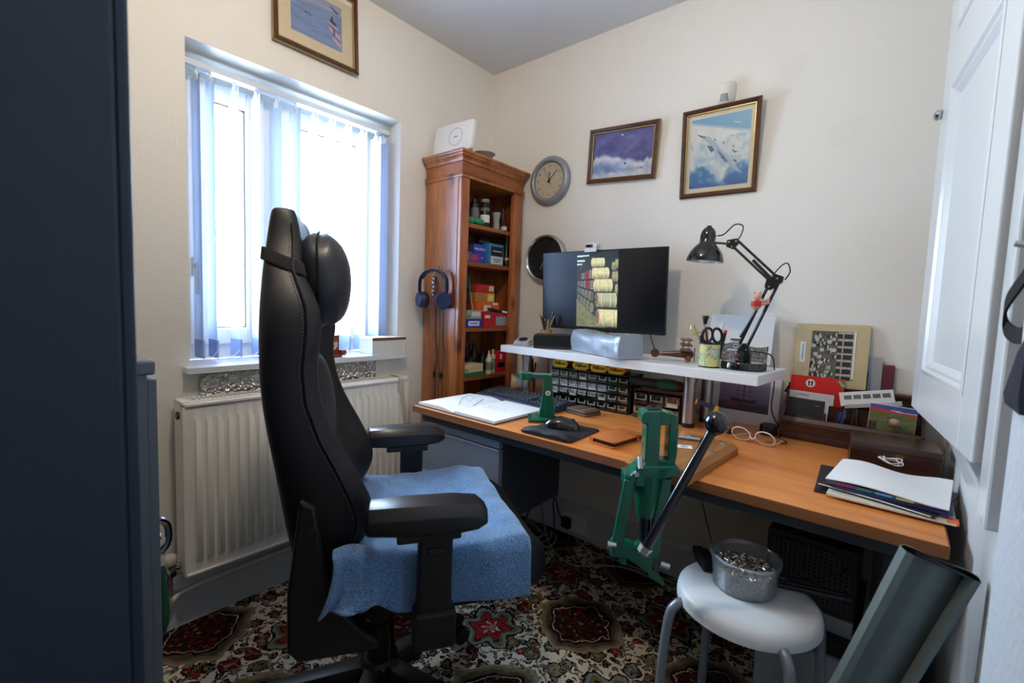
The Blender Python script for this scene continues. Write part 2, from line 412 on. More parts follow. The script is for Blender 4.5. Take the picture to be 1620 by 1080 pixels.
def facing(wall, a, z):
    return ((a, 0, z), (0, 0, 0)) if wall == 'b' else ((0, a, z), (0, 0, R(90)))
src_sq = obj('wallpaper_motif', motif_squares(), MOT, wlft, smooth=0, loc=(0, -1.625, 2.0), rot=(0, 0, R(90)))
src_la = obj('wallpaper_motif', motif_lattice(), MOT, wlft, smooth=0, loc=(0, -1.275, 2.03), rot=(0, 0, R(90)))
for sr, par, wl_, a, z in ((src_sq, wlft, 'l', -1.605, 1.37), (src_sq, wlft, 'l', -1.47, 1.66), (src_la, wlft, 'l', -1.50, 1.02), (src_la, wb, 'b', 1.46, 2.02), (src_sq, wb, 'b', 1.43, 1.40),
                           (src_la, wb, 'b', 1.75, 0.99), (src_sq, wb, 'b', 0.50, 1.93), (src_la, wb, 'b', 1.63, 1.76), (src_sq, wb, 'b', 0.58, 1.68), (src_sq, wb, 'b', 1.30, 1.23)):
    l_, r_ = facing(wl_, a, z); share('wallpaper_motif', sr, par, l_, r_)

# skirting boards
def skirt(name, x0, x1, y0, y1, axis):
    # profile: plain board with a rounded moulded top
    prof = [(0, 0), (0.018, 0), (0.018, 0.135), (0.014, 0.142), (0.014, 0.152), (0.009, 0.165), (0.004, 0.170), (0, 0.170)]
    m = MB()
    if axis == 'y': m.loft([[(x0+d, y, z) for d, z in prof] for y in (y0, y1)])
    else: m.loft([[(x, y0-d, z) for d, z in prof] for x in (x0, x1)])
    return struct(name, m, P('white_skirting_paint', s(206, 211, 216), 0.35), smooth=25)
skirt('baseboard_left', 0, 0, YF, 0, 'y'); skirt('baseboard_back', 0, XR, 0, 0, 'x')

# window: reveal lining is the wall itself; white plastic frame, two lights, mullion, handle
m = MB(); X0, X1 = -0.245, -0.18
for y0, y1, z0, z1 in ((WY0, WY0+0.05, WZ0+0.06, WZ1-0.055), (WY1-0.05, WY1, WZ0+0.06, WZ1-0.055), (WY0, WY1, WZ1-0.055, WZ1), (WY0, WY1, WZ0, WZ0+0.06), (-1.155, -1.105, WZ0+0.06, WZ1-0.055)): m.box(X0, X1, y0, y1, z0, z1)
win = struct('window_1', m, UPVC, smooth=0)
def sash(y0, y1, z0, z1, t, x0, x1):
    m = MB()
    for a, b, c, d in ((y0, y0+t, z0, z1), (y1-t, y1, z0, z1), (y0+t, y1-t, z1-t, z1), (y0+t, y1-t, z0, z0+t)): m.box(x0, x1, a, b, c, d)
    return m
def clear_glass(name, tint=(1, 1, 1, 1), gloss=0.06, rough=0.02):
    m = bpy.data.materials.new(name); m.use_nodes = True; nt = m.node_tree; nt.nodes.remove(nt.nodes['Principled BSDF'])
    a = nt.nodes.new('ShaderNodeBsdfTransparent'); a.inputs[0].default_value = tint; g = nt.nodes.new('ShaderNodeBsdfGlossy'); g.inputs['Roughness'].default_value = rough
    lw = nt.nodes.new('ShaderNodeLayerWeight'); lw.inputs[0].default_value = 0.25; mu = nt.nodes.new('ShaderNodeMath'); mu.operation = 'MULTIPLY_ADD'; mu.inputs[1].default_value = 0.5; mu.inputs[2].default_value = gloss
    mx = nt.nodes.new('ShaderNodeMixShader'); nt.links.new(lw.outputs['Fresnel'], mu.inputs[0]); nt.links.new(mu.outputs[0], mx.inputs[0]); nt.links.new(a.outputs[0], mx.inputs[1]); nt.links.new(g.outputs[0], mx.inputs[2])
    nt.links.new(mx.outputs[0], nt.nodes['Material Output'].inputs[0]); MATS[name] = m; return m
GL = clear_glass('window_glass', gloss=0.03)
RUB = P('black_gasket', s(40, 42, 46), 0.6)
for y0, y1 in ((WY0+0.045, -1.15), (-1.11, WY1-0.045)):
    sa = obj('sash', sash(y0, y1, WZ0+0.055, WZ1-0.05, 0.062, -0.23, -0.16), UPVC, win, smooth=0, bevel=0.005)
    obj('gasket', sash(y0+0.06, y1-0.06, WZ0+0.115, WZ1-0.11, 0.006, -0.20, -0.183), RUB, win, smooth=0)
    obj('pane', MB().box(-0.197, -0.191, y0+0.06, y1-0.06, WZ0+0.115, WZ1-0.11), GL, win, smooth=0)
h = MB(); h.box(-0.16, -0.143, -1.402, -1.382, 1.20, 1.27); h.cyl((-0.145, -1.392, 1.235), (-0.115, -1.392, 1.235), 0.008); h.box(-0.123, -0.111, -1.401, -1.383, 1.135, 1.25)
obj('window_handle', h, P('white_handle_metal', s(214, 218, 220), 0.3), win, bevel=0.003)
# sill board (projects into the room)
SILL = P('sill_paint', s(214, 221, 228), 0.3)
m = MB(); m.box(-0.18, 0.0, WY0, WY1, WZ0-0.022, WZ0); m.box(0.0, 0.052, WY0-0.022, WY1+0.025, WZ0-0.022, WZ0)
struct('trim_1', m, SILL, smooth=0, bevel=0.002)

# cupboard door standing ajar above the desk end, its frame and what is seen of the opening
hx, hy, fx_, fy_ = 1.956, -0.885, 1.888, -0.30
ang = math.atan2(fy_-hy, fx_-hx); W = math.hypot(fx_-hx, fy_-hy)
d1 = bpy.data.objects.new('door_1', None); COL.objects.link(d1); d1.location = (hx, hy, 0.905); d1.rotation_euler = (0, 0, ang); d1['kind'] = 'structure'
# local: x along the width from hinge to free edge, +y = room side, z up
DH = 1.40; ST = 0.095; T = 0.02
rails = [(0, 0.10), (0.80, 0.925), (DH-0.10, DH)]
obj('stile', MB().box(0, ST, -T, T, 0, DH), GLOSS, d1, smooth=0, bevel=0.003)
obj('stile', MB().box(W-ST, W, -T, T, 0, DH), GLOSS, d1, smooth=0, bevel=0.003)
for z0, z1 in rails: obj('rail', MB().box(ST, W-ST, -T, T, z0, z1), GLOSS, d1, smooth=0, bevel=0.002)
for z0, z1 in ((0.10, 0.80), (0.925, DH-0.10)):
    p = obj('door_panel', MB().box(ST-0.005, W-ST+0.005, -0.006, 0.006, z0-0.005, z1+0.005), GLOSS, d1, smooth=0)
    mm = MB(); prof = [(0, 0.02), (0.010, 0.022), (0.016, 0.016), (0.022, 0.016), (0.034, 0.006)]
    a0, a1 = ST, W-ST
    ringsets = []
    for dd, hgt in prof: ringsets.append([(a0+dd, hgt, z0+dd), (a1-dd, hgt, z0+dd), (a1-dd, hgt, z1-dd), (a0+dd, hgt, z1-dd)])
    mm.loft(ringsets, caps=False); obj('panel_moulding', mm, GLOSS, d1, smooth=20)
kb = MB(); kb.lathe([(0.006, 0), (0.007, 0.012), (0.015, 0.018), (0.018, 0.026), (0.015, 0.034), (0.006, 0.038), (0.0, 0.0385)], 20, M=TR(W-0.004, T-0.012, 0.762) @ RX(R(-90)) @ Matrix.Scale(.75, 4))
obj('door_knob', kb, P('chrome', s(190, 192, 196), 0.12, 1.0), d1)
m = MB(); m.box(XR-0.018, XR+0.02, -0.985, -0.905, 0.83, H); m.box(XR-0.018, XR+0.02, -0.905, -0.36, 0.83, 0.87)
struct('trim_2', m, GLOSS, smooth=0, bevel=0.004)
m = MB(); m.box(XR-0.016, XR, -0.36, -0.285, 0.83, H)
struct('trim_3', m, GLOSS, smooth=0, bevel=0.004)
# ------------------------------------------------------------------ bookcase (pine) in the corner, open side towards +x
PINE = wood('orange_pine', s(100, 50, 20), s(186, 110, 54), (14, 14, 1.6), 0.3, knots=(9, 9, 4), coat=0.8)
PINEX = wood('orange_pine_shelf', s(112, 58, 24), s(160, 92, 44), (14, 2, 14), 0.4, coat=0.2)
BX0, BX1, BY0, BY1 = 0.012, 0.262, -0.468, -0.035
bc = thing('bookcase', 'tall orange pine bookcase with moulded cornice in the room corner', 'bookcase', (0, 0, 0))
obj('side_panel', MB().box(BX0, BX1-0.02, BY0, BY0+0.018, 0.08, 1.72), PINE, bc, smooth=0, bevel=0.001)
obj('side_panel', MB().box(BX0, BX1-0.02, BY1-0.018, BY1, 0.08, 1.72), PINE, bc, smooth=0, bevel=0.001)
obj('corner_post', MB().box(BX1-0.062, BX1-0.02, BY0-0.004, BY0, 0.08, 1.715), PINE, bc, smooth=0, bevel=0.002)
obj('back_panel', MB().box(BX0, BX0+0.008, BY0+0.018, BY1-0.018, 0.08, 1.75), PINE, bc, smooth=0)
for y0, y1 in ((BY0-0.002, BY0+0.05), (BY1-0.066, BY1+0.002)):
    st = MB().box(BX1-0.02, BX1, y0, y1, 0.08, 1.725); obj('stile', st, PINE, bc, smooth=0, bevel=0.002)
    for k in (0.012, 0.020): obj('bead', MB().cyl((BX1, (y1 if y0 < -0.3 else y0)-(k if y0 < -0.3 else -k), 0.09), (BX1, (y1 if y0 < -0.3 else y0)-(k if y0 < -0.3 else -k), 1.715), 0.0035, n=8), PINE, bc)
for z in (1.517, 1.337, 1.022, 0.782, 0.42):
    obj('shelf', MB().box(BX0+0.008, BX1-0.022, BY0+0.018, BY1-0.018, z-0.02, z), PINEX, bc, smooth=0, bevel=0.003)
obj('plinth', MB().box(BX0, BX1+0.01, BY0-0.008, BY1+0.008, 0.0, 0.10), PINE, bc, smooth=0, bevel=0.004)
def cornice(prof):
    m = MB()
    rings = [[(BX0, BY0-d, z), (BX1+d, BY0-d, z), (BX1+d, BY1+d, z), (BX0, BY1+d, z)] for d, z in prof]
    m.loft(rings); return m
obj('frieze', cornice([(-0.001, 1.712), (0.0005, 1.712), (0.0005, 1.785), (-0.001, 1.785)]), wood('orange_pine_rail', s(118, 62, 26), s(172, 100, 50), (14, 2, 14), 0.36, coat=0.3), bc, smooth=20)
obj('bead_moulding', cornice([(0, 1.708), (0.007, 1.710), (0.009, 1.716), (0.006, 1.722), (0.011, 1.727), (0.0, 1.729)]), PINE, bc, smooth=25)
obj('cornice', cornice([(0, 1.778), (0.006, 1.780), (0.008, 1.790), (0.016, 1.800), (0.020, 1.803), (0.021, 1.810), (0.026, 1.813), (0.028, 1.820), (0.026, 1.826), (0.0, 1.827)]), PINE, bc, smooth=25)

# ------------------------------------------------------------------ desk
BEECH = wood('beech_laminate', s(200, 118, 54), s(224, 148, 80), (2.2, 26, 26), 0.3, coat=0.25, ring=9)
EDGE = wood('desk_edge_band', s(120, 74, 44), s(142, 92, 58), (3, 3, 60), 0.35)
DKM = P('dark_grey_metal', s(52, 58, 66), 0.5, bump=(180, 0.05))
desk = thing('desk', 'beech topped office desk with brown edging along the back wall', 'desk', (0, 0, 0))
DX0, DX1, DY0, DZ = 0.343, 1.933, -0.786, 0.72
obj('desk_top', MB().box(DX0+0.002, DX1-0.002, DY0+0.003, -0.012, DZ-0.025, DZ), BEECH, desk, smooth=0, bevel=0.0015)
e = MB(); e.box(DX0, DX1, DY0, DY0+0.003, DZ-0.025, DZ-0.0006); e.box(DX0, DX0+0.002, DY0+0.003, -0.012, DZ-0.025, DZ-0.0006); e.box(DX1-0.002, DX1, DY0+0.003, -0.012, DZ-0.025, DZ-0.0006)
obj('edge_band', e, EDGE, desk, smooth=0)
obj('front_beam', MB().box(DX0+0.03, DX1-0.03, DY0+0.03, DY0+0.07, DZ-0.06, DZ-0.025), DKM, desk, smooth=0, bevel=0.002)
obj('rear_beam', MB().box(DX0+0.03, DX1-0.03, -0.12, -0.08, DZ-0.06, DZ-0.025), DKM, desk, smooth=0, bevel=0.002)
for x in (DX0+0.012, DX1-0.11):
    obj('leg', MB().box(x, x+0.05, -0.46, -0.36, 0.03, DZ-0.025), DKM, desk, smooth=0, bevel=0.004)
    obj('foot', MB().box(x-0.005, x+0.055, -0.74, -0.08, 0.0, 0.035), DKM, desk, smooth=0, bevel=0.006)
    obj('top_bracket', MB().box(x, x+0.05, -0.745, -0.08, DZ-0.065, DZ-0.025), DKM, desk, smooth=0, bevel=0.004)
obj('brace', MB().cyl((DX1-0.085, -0.40, 0.33), (DX1-0.085, -0.74, 0.655), 0.013, n=8), DKM, desk)

# drawer pedestal hung under the desk
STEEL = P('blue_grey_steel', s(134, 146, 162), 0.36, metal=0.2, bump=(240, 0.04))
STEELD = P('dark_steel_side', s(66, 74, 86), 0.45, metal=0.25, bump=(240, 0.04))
pz = thing('drawer_pedestal', 'grey steel drawer pedestal hung under the desk with pale edge lines', 'drawers', (0.365, -0.75, 0.35))
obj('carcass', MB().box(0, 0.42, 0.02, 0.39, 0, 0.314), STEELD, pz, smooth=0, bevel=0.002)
LINE = P('pale_edge_strip', s(196, 202, 208), 0.35)
for z0, z1 in ((0.283, 0.314), (0.108, 0.279), (0.0, 0.104)):
    d = obj('drawer', MB().box(0.0, 0.42, 0.0, 0.02, z0, z1-0.003), STEEL, pz, smooth=0, bevel=0.0015)
    obj('edge_strip', MB().box(0.002, 0.418, -0.0015, 0.014, z1-0.0055, z1-0.002), LINE, d, smooth=0)

# ------------------------------------------------------------------ raised white shelf on tubular legs
SHW = P('white_shelf_board', s(226, 230, 234), 0.35)
shf = thing('desk_riser', 'long white riser board on silver tube legs above the desk', 'shelf', (0.41, -0.335, 0), R(-4.3))
SHL, SHD, SHZ = 1.108, 0.305, 0.953
obj('board', MB().box(0, SHL, 0, SHD, SHZ-0.032, SHZ), SHW, shf, smooth=0, bevel=0.002)
ALU = P('brushed_aluminium', s(176, 180, 186), 0.3, 0.9)
BLKP = P('black_plastic', s(24, 25, 28), 0.42)
for x, y in ((0.085, 0.095), (0.845, 0.14), (0.855, 0.275), (0.10, 0.26)):
    lg = obj('leg', MB().lathe([(0.021, DZ+0.016), (0.021, 0.885), (0.024, 0.886), (0.024, SHZ-0.032)], 20, c=(x, y, 0)), ALU, shf)
    obj('leg_foot', MB().lathe([(0.022, DZ+0.0005), (0.023, DZ+0.006), (0.022, DZ+0.016)], 20, c=(x, y, 0)), BLKP, lg)

# ------------------------------------------------------------------ radiator below the window
RADW = P('radiator_enamel', s(240, 238, 231), 0.3)
rad = thing('radiator', 'white fluted panel radiator under the window', 'radiator', (0.0, 0, 0))
RY0, RY1, RZ0, RZ1 = -1.51, -0.628, 0.212, 0.79
m = MB(); n = 26; pitch = (RY1-RY0-0.05)/n; rows = []
zz = [RZ0+0.006, RZ0+0.045, RZ0+0.062, RZ1-0.072, RZ1-0.056, RZ1-0.012]
amp = [0, 0, 1, 1, 0, 0]
ys = [RY0+0.006]; fl = [0]
for k in range(n):
    y = RY0+0.025+k*pitch
    for q, a in ((0.0, 0), (0.20, 0), (0.34, 1), (0.80, 1), (0.94, 0)): ys.append(y+q*pitch); fl.append(a)
ys.append(RY1-0.006); fl.append(0)
for z, a in zip(zz, amp): rows.append([(0.108+0.0125*a*f, y, z) for y, f in zip(ys, fl)])
m.loft(rows, closed=False, caps=False)
obj('front_panel', m, RADW, rad, smooth=50)
fr = MB(); fr.box(0.10, 0.1145, RY0, RY1, RZ0, RZ0+0.008); fr.box(0.10, 0.1145, RY0, RY1, RZ1-0.014, RZ1-0.004); fr.box(0.10, 0.1145, RY0, RY0+0.008, RZ0, RZ1-0.004); fr.box(0.10, 0.1145, RY1-0.008, RY1, RZ0, RZ1-0.004)
obj('panel_rim', fr, RADW, rad, smooth=0, bevel=0.002)
obj('rear_panel', MB().box(0.035, 0.045, RY0+0.01, RY1-0.01, RZ0+0.01, RZ1-0.01), RADW, rad, smooth=0, bevel=0.002)
for y0, y1 in ((RY0, RY0+0.0025), (RY1-0.0025, RY1)):
    obj('side_cover', MB().box(0.03, 0.10, y0, y1, RZ0+0.01, RZ1), RADW, rad, smooth=0)
g = MB(); g.box(0.028, 0.036, RY0, RY1, RZ1-0.012, RZ1+0.003); g.box(0.092, 0.106, RY0, RY1, RZ1-0.012, RZ1+0.003); g.box(0.036, 0.092, RY0, RY0+0.03, RZ1-0.001, RZ1+0.003); g.box(0.036, 0.092, RY1-0.03, RY1, RZ1-0.001, RZ1+0.003)
obj('top_grille', g, RADW, rad, smooth=0, bevel=0.001)
sl = bpy.data.meshes.new('grille_bar'); mm = MB().cbox((0, 0, 0), (0.058, 0.0055, 0.004)); sl.from_pydata(mm.v, [], mm.f); sl.materials.append(RADW); finish(sl, 0)
nb = 62
for k in range(nb): share('grille_bar', sl, rad, (0.064, RY0+0.035+k*(RY1-RY0-0.07)/(nb-1), RZ1+0.001))
v = MB(); v.cyl((0.07, RY0+0.0, RZ0+0.03), (0.07, RY0-0.035, RZ0+0.03), 0.011); v.cyl((0.07, RY0-0.032, RZ0+0.045), (0.07, RY0-0.032, RZ0-0.06), 0.010); v.cyl((0.07, RY0-0.032, RZ0+0.03), (0.115, RY0-0.032, RZ0+0.03), 0.010)
val = obj('valve', v, P('chrome', s(190, 192, 196), 0.12, 1.0), rad)
obj('valve_cap', MB().lathe([(0.019, 0), (0.021, 0.004), (0.021, 0.022), (0.017, 0.028), (0, 0.028)], 20, c=(0.07, RY0-0.032, RZ0+0.045)), P('cream_plastic', s(216, 208, 188), 0.4), val)
obj('pipe', MB().tube(bez([(0.07, RY0-0.032, RZ0-0.06), (0.06, RY0-0.028, RZ0-0.09), (0.035, RY0+0.02, RZ0-0.085), (0.03, RY0+0.2, RZ0-0.075), (0.03, RY1, RZ0-0.07)], 6), 0.008), RADW, rad)
obj('air_vent_plug', MB().cyl((0.075, RY0-0.006, RZ1-0.045), (0.075, RY0+0.004, RZ1-0.045), 0.013, n=12), P('black_plastic', s(24, 25, 28), 0.42), rad)

# foil insulation behind it and the cream strap over its end
fm = bpy.data.materials.new('crinkled_foil'); fm.use_nodes = True; nt = fm.node_tree; b = nt.nodes['Principled BSDF']
b.inputs['Metallic'].default_value = 0.7; b.inputs['Roughness'].default_value = 0.25; b.inputs['Base Color'].default_value = s(226, 224, 220)
tcn = nt.nodes.new('ShaderNodeTexCoord'); vo = nt.nodes.new('ShaderNodeTexVoronoi'); vo.inputs['Scale'].default_value = 85; nt.links.new(tcn.outputs['Object'], vo.inputs['Vector'])
bp = nt.nodes.new('ShaderNodeBump'); bp.inputs['Strength'].default_value = 1.0; bp.inputs['Distance'].default_value = 0.012; nt.links.new(vo.outputs['Distance'], bp.inputs['Height']); nt.links.new(bp.outputs[0], b.inputs['Normal'])
for y0, y1, z1, lab in ((-1.43, -1.16, 0.862, 'crinkled foil insulation sheet behind the radiator end nearest the cabinets'), (-1.05, -0.738, 0.868, 'crinkled foil insulation sheet behind the radiator by the bookcase')):
    m = MB(); nx, nz = 46, 16; rings = []
    for j in range(nz):
        z = 0.70+(z1-0.70)*j/(nz-1)
        rings.append([(0.012+0.006*noise.noise((k*0.7+y0*50, j*0.9, 0)), y0+(y1-y0)*k/(nx-1)+(0.006*noise.noise((j*0.8, k, 2)) if k in (0, nx-1) else 0), z-(0.018*max(0, 1-k/5)**2 if j == nz-1 else 0)+0.003*noise.noise((k*0.9, j, 7))) for k in range(nx)])
    m.loft(rings, closed=False, caps=False); tag(obj('foil_sheet', m, fm, smooth=20), lab, 'insulation')
m = MB(); path = bez([(0.02, -0.665, 0.80), (0.05, -0.668, 0.798), (0.10, -0.672, 0.797), (0.119, -0.676, 0.79), (0.123, -0.672, 0.72), (0.124, -0.655, 0.60), (0.122, -0.638, 0.45), (0.121, -0.634, 0.38)], 6)
m.loft([[(p.x, p.y-0.011, p.z), (p.x+0.0012, p.y-0.011, p.z+0.001), (p.x+0.0012, p.y+0.011, p.z+0.001), (p.x, p.y+0.011, p.z)] for p in path])
tag(obj('strap', m, P('cream_webbing', s(206, 194, 170), 0.8, bump=(300, 0.2))), 'cream fabric strap hanging over the radiator end by the bookcase', 'strap')

# ------------------------------------------------------------------ vertical blind in the window recess
sm = bpy.data.materials.new('blind_fabric'); sm.use_nodes = True; nt = sm.node_tree; nt.nodes.remove(nt.nodes['Principled BSDF'])
df = nt.nodes.new('ShaderNodeBsdfDiffuse'); df.inputs[0].default_value = s(206, 214, 228); tl = nt.nodes.new('ShaderNodeBsdfTranslucent'); tl.inputs[0].default_value = s(172, 190, 222)
ms = nt.nodes.new('ShaderNodeMixShader'); ms.inputs[0].default_value = 0.2; nt.links.new(df.outputs[0], ms.inputs[1]); nt.links.new(tl.outputs[0], ms.inputs[2]); nt.links.new(ms.outputs[0], nt.nodes['Material Output'].inputs[0])
WEI = P('blind_weight_fabric', s(150, 170, 214), 0.7)
bl = thing('vertical_blind', 'white vertical blind with turned open fabric slats in the window recess', 'blind', (0, 0, 0))
obj('head_rail', MB().box(-0.118, -0.078, WY0+0.004, WY1-0.004, 1.910, 1.931), P('blind_rail_white', s(218, 222, 226), 0.35), bl, smooth=0, bevel=0.003)
slat = bpy.data.meshes.new('slat'); m = MB(); rg = []
for j in range(13):
    z = 0.972+(1.887-0.972)*j/12
    rg.append([(-0.0445+0.089*k/6, 0.004*math.cos(PI*(k/6-0.5)*1.0), z) for k in range(7)])
m.loft(rg, closed=False, caps=False); m.v = list(m.v)
slat.from_pydata(m.v, [], m.f); slat.materials.append(sm); finish(slat, 60)
wgt = bpy.data.meshes.new('slat_weight'); m = MB().box(-0.0445, 0.0445, -0.0012, 0.0052, 0.908, 0.973); wgt.from_pydata(m.v, [], m.f); wgt.materials.append(WEI); finish(wgt, 0)
hng = bpy.data.meshes.new('slat_hanger'); m = MB(); m.box(-0.016, 0.016, -0.001, 0.005, 1.870, 1.893); m.box(-0.004, 0.004, -0.002, 0.004, 1.890, 1.909); hng.from_pydata(m.v, [], m.f); hng.materials.append(UPVC); finish(hng, 0)
sy = [-1.400, -1.356, -1.280, -1.206, -1.130, -1.055, -0.981, -0.906, -0.830, -0.756, -0.683, -0.642]
for k, y in enumerate(sy):
    a = R(1.5+random.uniform(-2.5, 2.5))
    sl_ = share('slat', slat, bl, (-0.097, y, 0), (0, 0, a))
    share('slat_hanger', hng, sl_, (0, 0, 0)); share('slat_weight', wgt, sl_, (0, 0, 0))
ch = MB()
for k in range(len(sy)-1):
    a, b_ = sy[k], sy[k+1]; ch.tube([(-0.056, a+(b_-a)*t, 0.935-0.05*t*(1-t)*2) for t in [i/8 for i in range(9)]], 0.0014, 5)
obj('bottom_chain', ch, UPVC, bl)

# ------------------------------------------------------------------ cabinets at the left edge of the view
NAVY = P('dark_steel_cabinet', s(38, 50, 66), 0.42, metal=0.2, bump=(160, 0.05))
tc_ = thing('steel_cupboard', 'tall dark blue-grey steel cupboard filling the left edge close to the camera', 'cupboard', (0.87, -2.42, 0))
obj('body', MB().box(0, 0.36, 0, 0.572, 0.04, 1.95), NAVY, tc_, smooth=0, bevel=0.004)
obj('plinth', MB().box(0.01, 0.35, 0.01, 0.56, 0, 0.04), P('black_plastic', s(24, 25, 28), 0.42), tc_, smooth=0)
obj('door', MB().box(0.012, 0.348, 0.572, 0.586, 0.05, 1.94), NAVY, tc_, smooth=0, bevel=0.004)
FG = P('mid_grey_steel_cabinet', s(92, 102, 112), 0.45, metal=0.15, bump=(160, 0.06))
fc = thing('filing_cabinet', 'lower grey steel filing cabinet half hidden behind the tall cupboard', 'cabinet', (0.32, -2.34, 0))
obj('body', MB().box(0, 0.46, 0, 0.605, 0.0, 1.003), FG, fc, smooth=0, bevel=0.003)
obj('top', MB().box(-0.003, 0.463, 0, 0.617, 0.985, 1.012), FG, fc, smooth=0, bevel=0.004)
dr = obj('door', MB().box(0.012, 0.448, 0.605, 0.622, 0.03, 0.975), FG, fc, smooth=0, bevel=0.003)
hm = MB(); zc = 0.605
hm.cyl((0.30, 0.62, zc), (0.30, 0.655, zc), 0.008, n=12); hm.tube(bez([(0.30, 0.652, zc+0.036), (0.30, 0.666, zc+0.024), (0.30, 0.670, zc), (0.30, 0.666, zc-0.024), (0.30, 0.652, zc-0.040)], 6), [0.004]+[0.0075]*23+[0.004], 8)
obj('handle', hm, P('chrome', s(190, 192, 196), 0.12, 1.0), dr); obj('lock_boss', MB().cyl((0.30, 0.618, zc), (0.30, 0.634, zc), 0.014, n=16), P('blue_escutcheon', s(60, 100, 160), 0.3), dr)
obj('teal_tab', MB().box(0.4605, 0.4640, 0.566, 0.574, 0.36, 0.475), P('teal_tab', s(60, 140, 170), 0.4), fc, smooth=0)
ts = thing('key_tassel', 'green tassel on a white loop hanging from the filing cabinet handle', 'tassel', (0.62, -1.688, 0.0))
obj('loop', MB().tube(bez([(0, 0.008, 0.596), (0.002, 0.01, 0.56), (0, 0.004, 0.53)], 6), 0.0022, 6), P('white_cord', s(220, 222, 224), 0.6), ts)
tm = MB(); tm.lathe([(0.003, 0.535), (0.007, 0.52), (0.005, 0.505), (0.009, 0.47), (0.011, 0.43), (0.008, 0.395), (0.002, 0.375)], 14, c=(0, 0.006, 0))
obj('thread', tm, P('green_thread', s(22, 84, 58), 0.9, bump=(160, 0.8, (1, 1, 0.1))), ts)
# ------------------------------------------------------------------ gaming chair, seen from its right side
LEA = P('black_leatherette', s(20, 21, 25), 0.48, bump=(420, 0.06), spec=0.45)
LEA2 = P('grey_leatherette', s(32, 34, 39), 0.5, bump=(420, 0.06))
CPL = P('chair_black_plastic', s(18, 19, 22), 0.42)
FAB = P('black_strap_fabric', s(8, 8, 10), 0.95)
chair = thing('gaming_chair', 'black high-back gaming chair with side bolsters and head pillow', 'chair', (0.80, -1.19, 0), R(57))
ST_ = [(.50, -.225, -.15, .20), (.56, -.243, -.11, .23), (.61, -.25, -.068, .25), (.66, -.258, -.056, .262), (.71, -.265, -.074, .268), (.775, -.274, -.107, .272), (.84, -.285, -.145, .272), (.92, -.297, -.176, .27),
       (.99, -.301, -.183, .268), (1.04, -.302, -.177, .267), (1.08, -.303, -.174, .262), (1.12, -.303, -.179, .25), (1.16, -.303, -.2, .226), (1.20, -.303, -.222, .196), (1.24, -.303, -.224, .168), (1.27, -.302, -.228, .15), (1.305, -.299, -.234, .138), (1.328, -.296, -.242, .130), (1.335, -.292, -.246, .124), (1.337, -.286, -.252, .112)]
SH = [(-1, .22), (-1.0, .55), (-.97, .84), (-.88, 1.0), (-.76, .97), (-.62, .78), (-.48, .66), (-.25, .62), (0, .61), (.25, .62), (.48, .66), (.62, .78), (.76, .97), (.88, 1.0), (.97, .84), (1.0, .55), (1, .22), (.93, .05), (.6, -.02), (0, -.05), (-.6, -.02), (-.93, .05)]
def back_ring(z, rear, front, w, grow=0.0):
    flat = min(1, max(0, (z-1.13)/0.08))
    out = []
    for l, f in SH:
        ff = f
        if abs(l) < 0.65 and f > 0.5: ff = f+(0.95-f)*flat*0.9+(0.12 if z < 0.72 else 0)
        c = rear+(front-rear)*ff
        out.append((c+(grow if f > 0.5 else -grow if f < 0.1 else 0), l*(w+grow), z))
    return out
def interp(tab, z):
    for a, b in zip(tab, tab[1:]):
        if a[0] <= z <= b[0]:
            t = (z-a[0])/(b[0]-a[0]); return [x+(y-x)*t for x, y in zip(a, b)]
    return list(tab[-1])
bm = MB(); bm.loft([back_ring(*q) for q in ST_]); ob = obj('backrest', bm, LEA, chair, smooth=75)
ob.modifiers.new('soft', 'SUBSURF').levels = 2; ob.modifiers['soft'].render_levels = 2
# piping seams along both sides of the back, with light stitching
for sg in (-1, 1):
    pts = []; pts2 = []
    for k in range(40):
        z = 0.60+(1.30-0.60)*k/39; q = interp(ST_, z); f = q[1]+(q[2]-q[1])*0.80
        pts.append((f, sg*(q[3]*0.985+0.0), z)); pts2.append((f-0.008, sg*(q[3]*0.992+0.0005), z))
    obj('piping', MB().tube(bez(pts, 2), 0.0035, 6), LEA, chair)
    stp = bez(pts2, 5); stm = MB()
    for k in range(0, len(stp)-1, 2): stm.cyl(stp[k], stp[k+1], 0.0009, n=4)
    o = obj('stitching', stm, P('grey_stitch', s(92, 94, 98), 0.7), chair); o['kind'] = 'stuff'
# inner back cushion insert and lumbar swell
lm = MB(); lm.ball((-.215, 0, .80), (.055, .155, .20), 24, 16); obj('lumbar_pad', lm, LEA2, chair, smooth=80)
